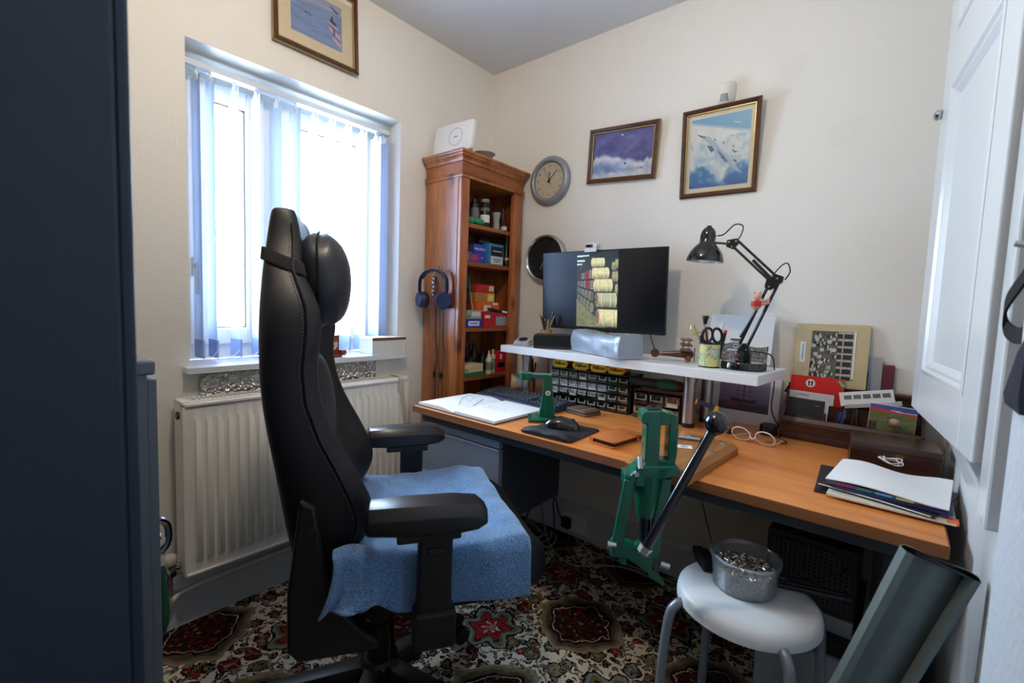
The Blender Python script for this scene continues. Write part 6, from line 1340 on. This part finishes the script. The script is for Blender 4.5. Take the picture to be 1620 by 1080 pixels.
# dark wooden box
wx = thing('wooden_box', 'dark walnut box with brass lock plate on the desk end', 'box', (1.748, -.352, ZD), R(5)); WX = wood('dark_walnut', s(38, 20, 15), s(66, 36, 26), (4, 30, 30), .3, coat=.35)
obj('box_body', MB().box(0, .194, 0, .150, 0, .056), WX, wx, smooth=0, bevel=.0015); obj('lid', MB().box(0, .194, 0, .150, .0568, .076), WX, wx, smooth=0, bevel=.0015); obj('lock_plate', MB().prism([(-.011, .008), (.011, .008), (.006, -.006), (0, -.009), (-.006, -.006)], 0, .0008, TR(.108, -.0002, .048) @ XZ), P('dull_brass', s(120, 96, 62), .45, metal=.7), wx, smooth=0); obj('keyhole', MB().cyl((.108, -.0008, .047), (.108, -.0013, .047), .0018, n=10), INK, wx)
# folders and papers
def leafy(name, label, cat, loc, rz, w, d, th, mat, lift=0, z0=0, curl=0):
    t = thing(name, label, cat, loc, rz); m = MB(); rr = []
    for k in range(13):
        x = w*k/12; dz = lift*(k/12)**2+curl*math.sin(PI*k/12); rr.append([(x, 0, dz), (x, d, dz+.0), (x, d, dz+th), (x, 0, dz+th)])
    m.loft(rr); obj('sheet', m, mat, t, smooth=30); return t
PZ = ZD
f1 = leafy('folder', 'black folder at the bottom of the paper pile', 'folder', (1.702, -.655, PZ), R(3), .222, .245, .004, P('folder_black', s(34, 38, 46), .4)); f1['group'] = 'folders in the paper pile'
f2 = leafy('folder', 'cream edged folder with orange tabs in the paper pile', 'folder', (1.728, -.676, PZ+.0062), R(-1), .220, .232, .004, P('cream_board', s(206, 200, 184), .6)); f2['group'] = 'folders in the paper pile'
for dy in (.004, .022): obj('orange_tab', MB().box(.205, .224, dy, dy+.014, .0002, .0048), P('tab_orange', s(236, 92, 30), .4), f2, smooth=0)
f3 = leafy('folder', 'black glossy folder with pale edge lying crooked in the pile', 'folder', (1.705, -.630, PZ+.0122), R(-14), .215, .225, .004, P('folder_black', s(34, 38, 46), .4), curl=.002); f3['group'] = 'folders in the paper pile'
obj('pale_edge', MB().tube([(.002, -.001, .003), (.06, -.001, .004), (.12, -.001, .005), (.21, -.001, .003)], .0012, 5), LBW, f3)
f4 = leafy('folder', 'navy blue folder in the middle of the paper pile', 'folder', (1.735, -.650, PZ+.0192), R(-3), .208, .215, .004, P('folder_navy', s(34, 42, 92), .4)); f4['group'] = 'folders in the paper pile'
mg2 = leafy('magazine', 'colourful edged magazine under the white top sheets', 'magazine', (1.724, -.640, PZ+.0242), R(-4), .206, .212, .007, P('magazine_edge', s(74, 84, 100), .5, nz=(70, .9)))
for k, c_ in enumerate((s(176, 40, 74), s(48, 130, 96), s(90, 150, 206), s(190, 200, 90), s(150, 30, 60))): obj('colour_block', MB().box(.02+k*.036, .05+k*.036, -.0006, .001, .001, .006), P('magcol_%d' % k, c_, .5), mg2, smooth=0)
pp_ = thing('paper_sheet', 'loose white printed sheets curling on top of the paper pile', 'paper', (1.722, -.628, PZ+.0322), R(-5)); m = MB(); rr = []
for k in range(17):
    t = k/16; x = .216*t; rr.append([(x, -.012, .0006+.004*math.sin(t*5)), (x, .08, .003+.004*math.sin(t*4)), (x, .14, .004+.004*math.sin(t*6)), (x, .192, .005+.005*math.sin(t*8)), (x, .192, .0062+.005*math.sin(t*8)), (x, .14, .0062+.004*math.sin(t*6)), (x, .08, .0052+.004*math.sin(t*4)), (x, -.012, .003+.004*math.sin(t*5))])
m.loft(rr); obj('top_sheet', m, PG, pp_, smooth=60); m = MB()
for k in range(4): m.box(.05, .17-.02*k, .012+k*.022, .0128+k*.022, .0058, .0098)
st_ = thing('string_coil', 'loose coil of white string on the desk before the walnut box', 'string', (1.838, -.372, ZD+.036)); pts = []
for k in range(70): t = k/69*2*PI*3; pts.append((.021*math.cos(t)+.006*math.sin(t*1.7), .015*math.sin(t)+.004*math.cos(t*2.3), .006+.005*math.sin(t*.9)+.004*math.sin(t*2.1)))
obj('cord', MB().tube(pts, .0016, 6), P('white_cord', s(220, 222, 224), .6), st_)
# dark bag hanging on the near right wall
bgm = thing('hanging_bag', 'black strap and dark cloth bag hanging at the right edge', 'bag', (1.946, -1.035, 0)); BLC = P('black_webbing', s(18, 19, 24), .8, bump=(300, .3)); NVC = P('dark_navy_cloth', s(26, 32, 48), .9, bump=(60, .4))
path = bez([(.012, -.045, 1.235), (.004, -.020, 1.20), (-.006, .010, 1.165), (-.004, .018, 1.135), (.004, -.004, 1.122), (.010, -.04, 1.126), (.013, -.09, 1.14)], 8); rr = []
for p in path: rr.append([(p.x-.0015, p.y, p.z-.011), (p.x+.0015, p.y, p.z-.011), (p.x+.0015, p.y+.002, p.z+.011), (p.x-.0015, p.y+.002, p.z+.011)])
m = MB(); m.loft(rr); obj('strap', m, BLC, bgm, smooth=40)
rr = [[(x, y0, z), (x, y1, z), (.004, y1, z), (.004, y0, z)] for z, x, y0, y1 in ((1.150, .008, -.098, -.082), (1.125, .004, -.102, -.074), (1.10, .0, -.108, -.056), (1.06, -.003, -.12, -.034), (1.045, -.004, -.13, -.026), (1.032, -.002, -.13, -.026))]
m = MB(); m.loft(rr); obj('bag_cloth', m, NVC, bgm, smooth=40)
obj('wall_hook', MB().cyl((.010, -.045, 1.235), (-.012, -.045, 1.24), .004, n=10), ALU, bgm)
# ------------------------------------------------------------------ bookcase contents (front to +x, seen obliquely)
def carton(label, y0, y1, z0, z1, x1, depth, col, face=None, txt=None, tcol=None, cat='box', group=None, name='carton', rough=.45, rz=0):
    """box on a shelf: front face at x1; face = list of (y0, y1, z0, z1 fractions, colour) printed fields"""
    t = thing(name, label, cat, (x1, (y0+y1)/2, z0), R(rz), group); hw = (y1-y0)/2; h = z1-z0
    obj('box_body', MB().box(-depth, 0, -hw, hw, 0, h), P('carton_%02x%02x%02x' % tuple(col), s(*col), rough), t, smooth=0, bevel=.0008)
    for k_, (a, b, c, d, fc) in enumerate(face or []): obj('print_field', MB().box(0, .0005+.0004*k_, -hw+2*hw*a, -hw+2*hw*b, h*c, h*d), P('carton_%02x%02x%02x' % tuple(fc), s(*fc), rough), t, smooth=0)
    for tx, sz, a, c in txt or []: obj('lettering', text_mb(tx, sz, TR(.0016, -hw+2*hw*a, h*c) @ RZ(R(90)) @ RX(R(90)), .0002), P('carton_%02x%02x%02x' % tuple(tcol or (235, 235, 235)), s(*(tcol or (235, 235, 235))), .5), t, smooth=0)
    return t
def bottle(label, x, y, z, prof, mat, cap=None, capm=None, band=None, cat='bottle', name='bottle', rot=None):
    t = thing(name, label, cat, (x, y, z), rot=rot or (0, 0, 0)); obj('bottle_body', MB().lathe(prof, 24), mat, t, smooth=45)
    if cap: obj('cap', MB().lathe(cap, 20), capm, t, smooth=45)
    if band: obj('paper_band', MB().lathe([(band[0], band[1]), (band[0], band[2])], 24, close=False), band[3], t, smooth=45)
    return t
S1, S2, S3, S4 = 1.5175, 1.3375, 1.0225, .7825
BLG = P('black_bottle', s(22, 23, 27), .35); DGL = P('dark_tin', s(34, 36, 44), .35)
# top shelf
bottle('tall dark can with purple cap at the back of the top bookcase shelf', .150, -.345, S1, [(0, 0), (.026, 0), (.027, .002), (.027, .150), (.022, .158)], DGL, [(.024, .150), (.024, .182), (0, .183)], P('purple_cap', s(74, 62, 124), .4), (.0273, .03, .13, P('can_print', s(56, 58, 84), .4)))
bottle('slim red and white aerosol at the near end of the top shelf', .185, -.395, S1, [(0, 0), (.015, 0), (.015, .12), (.010, .13)], P('aerosol_red', s(150, 34, 40), .4), [(.012, .128), (.012, .15), (0, .15)], P('white_abs', s(222, 224, 226), .35))
bottle('squat black tin with grey label on the top shelf', .175, -.297, S1, [(0, 0), (.023, 0), (.023, .110), (.016, .116)], BLG, [(.014, .116), (.014, .132), (0, .132)], BLG, (.0233, .03, .09, P('grey_label', s(110, 110, 112), .6)))
wb_ = bottle('black tub with white lettered label on the top shelf', .195, -.243, S1, [(0, 0), (.024, 0), (.0245, .002), (.0245, .118), (.020, .124)], BLG, [(.021, .124), (.022, .128), (.022, .140), (0, .141)], P('grey_abs', s(130, 132, 136), .4), (.0249, .025, .062, LBW))
obj('upper_band', MB().lathe([(.0249, .082), (.0249, .096)], 24, close=False), P('grey_label', s(110, 110, 112), .6), wb_)
cp_ = bottle('grey waisted beaker standing at the front of the top shelf', .222, -.186, S1, [(0, 0), (.018, 0), (.0165, .02), (.0155, .045), (.022, .082), (.020, .082), (.014, .045), (.014, .004), (0, .004)], P('grey_beaker', s(138, 146, 140), .4), name='beaker', cat='beaker')
bottle('dark red brown ornament with pointed top on the top shelf', .205, -.118, S1, [(0, 0), (.020, 0), (.022, .012), (.030, .038), (.018, .050), (.014, .075), (.007, .09), (.004, .12), (0, .121)], P('oxblood', s(70, 26, 24), .35), name='ornament', cat='ornament')
bottle('small white screw cap in front of the red ornament', .235, -.142, S1, [(0, 0), (.016, 0), (.016, .018), (0, .019)], P('offwhite_cap', s(186, 186, 182), .5), name='cap', cat='cap')
for k, (y, lab) in enumerate(((-.385, 'green plastic bottle lying at the near end of the top shelf'), (-.318, 'short green plastic bottle lying beside the grey beaker'))):
    bottle(lab, .225, y, S1+.0172, [(0, -.030), (.014, -.030), (.0165, -.026), (.0165, .018), (.010, .026), (.010, .034), (0, .034)], P('green_bottle_plastic', s(44, 140, 92), .3), rot=(R(90), 0, R(6*k)))
# second shelf: cartridge boxes
carton('dark navy carton at the near end of the second shelf', -.402, -.336, S2, S2+.082, .215, .08, (28, 36, 70), [(.2, .8, .40, .60, (120, 130, 160))])
carton('purple and red small carton lying in front on the second shelf', -.400, -.300, S2, S2+.042, .236, .02, (84, 60, 140), [(.30, .75, .25, .85, (176, 52, 90)), (.0, .15, .2, .9, (200, 120, 60))])
carton('bright blue carton with white lettering on the second shelf', -.332, -.250, S2, S2+.092, .214, .08, (36, 66, 160), [(.2, .8, .26, .34, (150, 170, 220))], [('MAGTECH', .0165, .5, .74)])
carton('teal carton with black and white panels on the second shelf', -.246, -.140, S2, S2+.104, .236, .07, (60, 124, 160), [(.12, .95, .44, .88, (22, 26, 32)), (.12, .95, .04, .40, (206, 204, 190)), (.25, .85, .63, .68, (180, 186, 190)), (.25, .85, .24, .28, (70, 70, 70)), (.35, .75, .14, .18, (70, 70, 70))])
obj_ = thing('packet', 'crumpled black foil packet on top of the cartons', 'packet', (.180, -.238, S2+.1045), R(-8)); obj('packet_body', MB().loft([[(-.02, -.034, z), (.02, -.036, z), (.02, .034, z), (-.02, .036, z)] for z in (0, .012)]+[[(-.012, -.026, .034), (.010, -.030, .036), (.012, .026, .032), (-.010, .028, .036)]]), P('black_foil', s(28, 29, 33), .3), obj_, smooth=20, bevel=.003)
obj('print_field', MB().box(.016, .0175, -.02, .02, .010, .016), P('grey_label', s(110, 110, 112), .6), obj_, smooth=0)
to_ = bottle('black torch standing at the far end of the second shelf', .220, -.098, S2, [(0, 0), (.017, 0), (.018, .003), (.018, .034), (.011, .048), (.0105, .150), (.012, .155), (.012, .166), (0, .166)], BLG, name='torch', cat='torch'); obj('ring', MB().lathe([(.0184, .034), (.0186, .038), (.0186, .044), (.016, .046)], 24, close=False), ALU, to_)
# third shelf
carton('blue carton with white label at the near end of the third shelf', -.400, -.284, S3, S3+.042, .236, .09, (40, 58, 160), [(.2, .85, .2, .75, (214, 218, 226)), (.3, .75, .42, .55, (70, 84, 150))])
carton('grey green carton with label stacked on the blue one', -.398, -.288, S3+.0425, S3+.084, .236, .09, (150, 156, 146), [(.4, .9, .3, .8, (206, 206, 190)), (.1, .3, .1, .4, (92, 120, 90))])
carton('wide red carton with grey label at the base of the stack', -.268, -.092, S3, S3+.076, .236, .09, (178, 30, 44), [(.50, .98, .12, .72, (150, 152, 154)), (.03, .25, .6, .8, (214, 210, 206))])
carton('orange carton with pale label in the middle of the stack', -.304, -.138, S3+.0765, S3+.126, .218, .09, (214, 92, 34), [(.30, .62, .08, .70, (224, 206, 180)), (.70, .92, .72, .95, (226, 220, 206))])
carton('yellow brown carton above the orange one', -.308, -.168, S3+.1265, S3+.172, .210, .09, (176, 116, 50), [(.62, .99, .06, .96, (222, 190, 60)), (.70, .92, .2, .7, (214, 206, 170))])
carton('red carton with white label at the stack top', -.302, -.168, S3+.1725, S3+.214, .208, .09, (172, 44, 30), [(.62, .98, .08, .92, (196, 70, 40)), (.70, .95, .25, .85, (206, 200, 190))])
sd2 = thing('screwdriver', 'green handled screwdriver leaning on the third shelf', 'screwdriver', (.236, -.360, S3+.0848)); A = Vector((0, .010, 0)); B = Vector((-.045, .030, .100)); C_ = Vector((-.075, .042, .175)); obj('shaft', MB().cyl(A, B, .0028, n=8), ALU, sd2); obj('handle', MB().cyl(B, C_, .0095, .011, n=8), P('handle_green', s(16, 96, 74), .35), sd2, smooth=20)
ly = thing('knife_pouch', 'dark green pouch with white tab lying on the red carton', 'pouch', (.205, -.160, S3+.0772), rot=(R(-8), 0, 0)); obj('pouch_body', MB().box(-.02, .036, -.070, .066, 0, .013), P('bottle_green_nylon', s(26, 54, 42), .6), ly, smooth=0, bevel=.004); obj('white_tab', MB().box(.034, .0375, .020, .064, .002, .012), LBW, ly, smooth=0)
# fourth shelf
carton('green flat tin under the cream carton on the low shelf', -.404, -.258, S4, S4+.019, .236, .10, (30, 120, 82), None, cat='tin')
carton('cream carton with black lettering on the green tin', -.402, -.262, S4+.0195, S4+.058, .234, .10, (214, 196, 146), [(.0, 1.0, .47, .50, (176, 156, 110))], [('OOL', .017, .16, .26)], (30, 28, 26))
OFW = P('offwhite_bottle', s(206, 198, 172), .45); LAB_ = P('bottle_print', s(120, 122, 110), .6)
bottle('off white dropper bottle on the low bookcase shelf', .222, -.208, S4, [(0, 0), (.0165, 0), (.017, .002), (.017, .075), (.010, .085)], OFW, [(.0095, .084), (.0095, .094), (.005, .100), (.0025, .120), (0, .121)], OFW, (.0173, .02, .062, LAB_))
bottle('taller olive white bottle beside the red carton', .205, -.160, S4, [(0, 0), (.014, 0), (.0142, .09), (.008, .098)], P('olive_white_bottle', s(176, 176, 146), .45), [(.008, .098), (.008, .122), (0, .123)], P('gold_cap', s(190, 168, 96), .4), (.0145, .02, .075, LAB_))
rc = carton('red carton with black and white picture on the low shelf', -.148, -.072, S4, S4+.112, .218, .04, (196, 28, 44), [(.12, .9, .22, .46, (34, 22, 24)), (.40, .62, .62, .86, (226, 214, 206))])
jr = bottle('glass jar of dark brushes at the back of the low shelf', .150, -.272, S4, [(0, 0), (.030, 0), (.031, .085), (.029, .085), (.028, .005), (0, .005)], clear_glass('jar_glass', (.82, .86, .88, 1), gloss=.08), name='jar', cat='jar')
for k in range(5): obj('jar_stick', MB().cyl((.012*math.cos(k*1.3), .012*math.sin(k*1.3), .008), (.022*math.cos(k*1.3), .022*math.sin(k*1.3), .135+.01*(k % 3)), .004, n=8), [BLG, P('plum_stick', s(96, 40, 70), .4), BLG, P('navy_stick', s(40, 48, 84), .4), BLG][k], jr)
for y, x, hh, lab in ((-.215, .120, .15, 'dark tall bottle at the back of the low shelf'), (-.155, .125, .12, 'dark squat bottle behind the olive white one')): bottle(lab, x, y, S4, [(0, 0), (.022, 0), (.022, hh*.7), (.010, hh*.8), (.010, hh), (0, hh)], BLG)

# ------------------------------------------------------------------ on top and on the side of the bookcase
ZT = 1.8275
ro = thing('router', 'white square wifi router with a ring standing on the bookcase', 'router', (.156, -.436, ZT), rot=(R(-9), 0, R(4))); RWH = P('router_white', s(226, 226, 226), .35)
obj('panel', MB().prism(rrect(.245, .142, .014), -.012, .012, TR(0, 0, .080) @ RX(R(90))), RWH, ro, smooth=30, bevel=.003); obj('ring', MB().lathe([(.0405, .0), (.042, .0), (.042, .0006), (.0405, .0006)], 48, M=TR(.018, -.0122, .082) @ RX(R(90)), close=False), P('ring_grey', s(70, 72, 76), .4), ro)
obj('lettering', MB().box(.006, .030, -.0128, -.0122, .080, .0825).box(.014, .022, -.0128, -.0122, .085, .0864), P('ring_grey', s(70, 72, 76), .4), ro, smooth=0); obj('stand_foot', MB().box(-.06, .06, -.022, .026, 0, .010), RWH, ro, smooth=0, bevel=.003)
bw = thing('metal_bowl', 'small grey metal bowl on top of the bookcase beside the router', 'bowl', (.232, -.300, ZT)); obj('bowl_shell', MB().lathe([(0, 0), (.026, 0), (.030, .003), (.048, .026), (.054, .028), (.054, .030), (.046, .029), (.028, .006), (0, .004)], 36), P('pewter', s(176, 178, 176), .4, metal=.3), bw, smooth=45); obj('lid_knob', MB().cyl((0, 0, .004), (0, 0, .040), .003, n=10), P('pewter', s(176, 178, 176), .4, metal=.3), bw)
# hook, headphones, keys and dangling earphone leads
hk = thing('coat_hook', 'chrome hook screwed to the bookcase side', 'hook', (.135, -.468, 1.285)); obj('plate', MB().cyl((0, 0, 0), (0, -.004, 0), .012, n=20), CHR, hk); obj('prong', MB().tube(bez([(0, -.003, 0), (0, -.020, -.002), (0, -.034, -.008), (0, -.040, .006)], 6), .0038, 8), CHR, hk); obj('prong', MB().tube(bez([(0, -.003, .004), (0, -.012, .014), (0, -.016, .026)], 5), .0036, 8), CHR, hk)
HBL = P('headphone_blue', s(28, 40, 74), .35); HPAD = P('headphone_pad', s(26, 30, 44), .6)
hp = thing('headphones', 'dark blue on-ear headphones hanging on the bookcase hook', 'headphones', (.135, -.514, 1.284), rot=(0, 0, R(16))); hp.scale = (1.2, 1.2, 1.12)
arc_ = [(.062*math.sin(a)*(1.0 if abs(a) < 2.2 else 1), -.002, -.052+.058*math.cos(a)-.052*max(0, abs(a)-1.3)) for a in [R(-112+224*k/24) for k in range(25)]]
m = MB(); m.loft([[(x*1.0, y-.010, z), (x*1.04, y-.010, z+.003*math.copysign(1, .1)), (x*1.04, y+.010, z+.003), (x, y+.010, z)] for x, y, z in arc_]); obj('headband', m, HBL, hp, smooth=50)
obj('headband_pad', MB().tube([(x*.93, y, z-.004) for x, y, z in arc_[5:20]], .006, 8, flat=1.0), HPAD, hp)
for sg in (-1, 1):
    c = Vector((sg*.050, -.004, -.122)); ax = Vector((sg*.55, -.83, 0)).normalized()
    cup_ = MB(); cup_.cyl(c, c+ax*.016, .034, .030, n=28); obj('ear_cup', cup_, HBL, hp); obj('ear_pad', MB().lathe([(.012, .0), (.030, -.002), (.036, .008), (.034, .018), (.012, .018)], 28, M=TR(*(c-ax*.018)) @ ax.to_track_quat('Z', 'Y').to_matrix().to_4x4()), HPAD, hp, smooth=50); obj('yoke_arm', MB().tube([(sg*.0625, -.002, -.088), c+ax*.010+Vector((0, 0, .026))], .005, 8), HBL, hp)
ky = thing('key_ring', 'chrome ring and small chain hanging on the bookcase hook', 'key ring', (.137, -.516, 1.268))
for k in range(5): obj('chain_link', MB().tube([(.0075*math.cos(t), (.003 if k % 2 else -.003)*math.sin(t), -.010-k*.019+.011*math.sin(t)) for t in [2*PI*i/14 for i in range(14)]], .0013, 5, closed=True), CHR, ky)
BLW = P('black_lead', s(20, 20, 24), .5)
for k, (x0, sw_, zb, lab) in enumerate(((.118, .010, .615, 'black earphone lead with a splitter hanging beside the bookcase corner edge'), (.150, -.008, .66, 'black twisted lead hanging below the headphones'), (.168, .012, .605, 'long black lead hanging nearest the bookcase front'))):
    t = thing('lead', lab, 'cable', (0, 0, 0), group='leads hanging on the bookcase hook'); pts = bez([(.137, -.508, 1.262), (x0-.004, -.482, 1.12), (x0, -.480, .98), (x0+sw_, -.479, .88), (x0-sw_*.5, -.479, .79), (x0+sw_*.6, -.478, .72), (x0-sw_, -.478, zb)], 8); obj('wire', MB().tube(pts, .0016, 5), BLW, t)
    obj('splitter', MB().cyl((x0-sw_*.5, -.479, .776), (x0-sw_*.5, -.479, .805), .0048, n=8), BLW, t); 
    if k != 1: obj('wire', MB().tube([p+Vector((.010+.003*math.sin(i*.3), -.001, 0)) if i < 34 else p for i, p in enumerate(pts)], .0016, 5), BLW, t)
# ------------------------------------------------------------------ window sill things
pq = thing('wooden_plaque', 'red brown wooden stand with round badge on the window sill', 'plaque', (.018, -.962, WZ0+.0004), R(8)); RWD = P('red_brown_wood', s(124, 54, 40), .4); obj('upright', MB().box(-.010, .006, -.034, .040, .010, .092), RWD, pq, smooth=0, bevel=.003); obj('foot', MB().box(-.014, .022, -.038, .044, 0, .012), RWD, pq, smooth=0, bevel=.003)
obj('badge', MB().cyl((.006, .004, .056), (.0085, .004, .056), .026, n=32), P('badge_cream', s(206, 200, 176), .4), pq); obj('badge_band', MB().prism(arc(0, 0, .025, 20, 160, 12), .0, .0004, TR(.0088, .004, .056) @ RZ(R(90)) @ RX(R(90))), P('badge_red2', s(176, 40, 44), .4), pq, smooth=0); obj('badge_motif', MB().box(.0086, .0092, -.010, .012, .042, .054), P('badge_green', s(52, 88, 62), .5), pq, smooth=0)
obj('roller', MB().cyl((.012, .040, .018), (.012, .062, .018), .013, n=18), RWD, pq)
bxs = thing('keepsake_box', 'white box with brown banded lid on the window sill', 'box', (.044, -.778, WZ0+.0004)); WBX = P('white_box_card', s(222, 222, 218), .5); obj('box_body', MB().box(-.105, 0, 0, .180, 0, .064), WBX, bxs, smooth=0, bevel=.001); obj('lid', MB().box(-.106, .0010, -.001, .181, .0645, .078), WBX, bxs, smooth=0, bevel=.001); obj('lid_band', MB().box(.0010, .0018, -.001, .181, .065, .0765), P('brown_band', s(124, 76, 48), .5), bxs, smooth=0)

# ------------------------------------------------------------------ socket and cables below the desk
sk = thing('wall_socket', 'white double wall socket on the skirting under the desk', 'socket', (.665, -.0185, .045)); obj('plate', MB().box(-.073, .073, -.012, 0, -.015, .075), UPVC, sk, smooth=0, bevel=.002); obj('plug', MB().box(.012, .058, -.045, -.012, .0, .050), UPVC, sk, smooth=0, bevel=.004); obj('plug', MB().box(-.058, -.012, -.040, -.012, .0, .050), BLKP, sk, smooth=0, bevel=.004); obj('switch', MB().box(.02, .032, -.015, -.012, .056, .068), UPVC, sk, smooth=0)
WCB = P('grey_flex', s(150, 152, 156), .5); DCB = P('dark_flex', s(26, 27, 30), .5)
CB = [('grey_flex', 'pale grey cable curving over the carpet towards the press', WCB, [(.50, -.10, .20), (.56, -.12, .03), (.66, -.20, .005), (.80, -.25, .005), (.90, -.16, .005), (1.02, -.10, .006), (1.25, -.12, .006)], .0042),
      ('dark_flex', 'black cable looping at the wall socket', DCB, [(.625, -.06, .07), (.61, -.085, .13), (.585, -.08, .19), (.565, -.07, .16), (.575, -.07, .08), (.60, -.10, .01), (.66, -.14, .006)], .0035),
      ('grey_flex', 'pale cable lying straight along the skirting board', WCB, [(.70, -.065, .02), (.80, -.09, .006), (.95, -.08, .006), (1.2, -.07, .006), (1.5, -.09, .006)], .004),
      ('dark_flex', 'black cable dropping behind the pedestal', DCB, [(.60, -.15, .66), (.58, -.16, .45), (.54, -.17, .25), (.50, -.2, .10), (.55, -.24, .006), (.64, -.22, .006)], .004),
      ('grey_flex', 'coiled pale cable heap beneath the pedestal', WCB, [(.52+.05*math.cos(k*.9)+.004*k, -.18+.05*math.sin(k*.9), .012+.012*(k % 4)) for k in range(24)], .0035),
      ('dark_flex', 'coiled black cable heap beneath the pedestal', DCB, [(.46+.06*math.cos(k*1.1)+.003*k, -.22+.05*math.sin(k*1.1), .012+.016*(k % 4)) for k in range(26)], .0038),
      ('dark_flex', 'thin black cable running from the stool adapter to the computer', DCB, [(1.535, -.690, .480), (1.62, -.62, .470), (1.70, -.60, .474), (1.76, -.58, .505), (1.775, -.52, .50), (1.77, -.462, .46)], .0032),
      ('thin_wire', 'thin wire stretched from behind the press to the stool adapter', DCB, [(1.18, -.03, .62), (1.32, -.30, .55), (1.47, -.60, .478)], .0015),
      ('dark_flex', 'black cable drooping from the monitor to the riser', DCB, [(1.03, -.10, 1.045), (1.045, -.10, 1.0), (1.065, -.10, .965), (1.085, -.10, .9575), (1.12, -.085, .957)], .0022),
      ('dark_flex', 'black lamp lead with inline switch hanging beside the letter rack', DCB, [(1.535, -.045, .75), (1.535, -.05, .84), (1.545, -.05, .90), (1.565, -.045, .925), (1.60, -.03, .93)], .0024),
      ('dark_flex', 'thin black cable lying on the desk by the clear spectacles', DCB, [(1.530, -.168, .7235), (1.56, -.20, .7235), (1.575, -.235, .7235), (1.555, -.26, .7235), (1.52, -.27, .7235)], .0018)]
for nm, lab, mt_, pts, r_ in CB:
    t = thing('cable', lab, 'cable', (0, 0, 0)); obj('flex', MB().tube(bez(pts, 6), r_, 7), mt_, t)
    if 'inline' in lab: obj('inline_switch', MB().box(-.008, .008, -.006, .006, -.014, .014, TR(1.540, -.05, .875) @ RY(R(25))), BLKP, t, smooth=0, bevel=.003)
bxp = thing('power_brick', 'black power brick on the carpet beneath the pedestal', 'power brick', (.60, -.30, .0005), R(25)); obj('brick', MB().box(-.05, .05, -.028, .028, 0, .032), BLKP, bxp, smooth=0, bevel=.005); obj('rating_label', MB().box(-.03, .03, -.018, .018, .0320, .0323), P('grey_label', s(110, 110, 112), .6), bxp, smooth=0)
# ceiling pendant (above the frame): flex, holder and open shade around the bulb light
pe = thing('pendant_lamp', 'ceiling pendant with shallow white shade hanging above the chair', 'lamp', (1.06, -1.46, 0))
obj('rose', MB().cyl((0, 0, 2.385), (0, 0, 2.3995), .04, n=24), UPVC, pe); obj('flex', MB().cyl((0, 0, 2.35), (0, 0, 2.386), .003, n=8), UPVC, pe); obj('bulb_holder', MB().cyl((0, 0, 2.325), (0, 0, 2.355), .017, n=16), UPVC, pe)
obj('shade', MB().lathe([(.018, 2.352), (.06, 2.346), (.12, 2.322), (.122, 2.320), (.06, 2.343), (.018, 2.349)], 36, close=False), UPVC, pe, smooth=50)
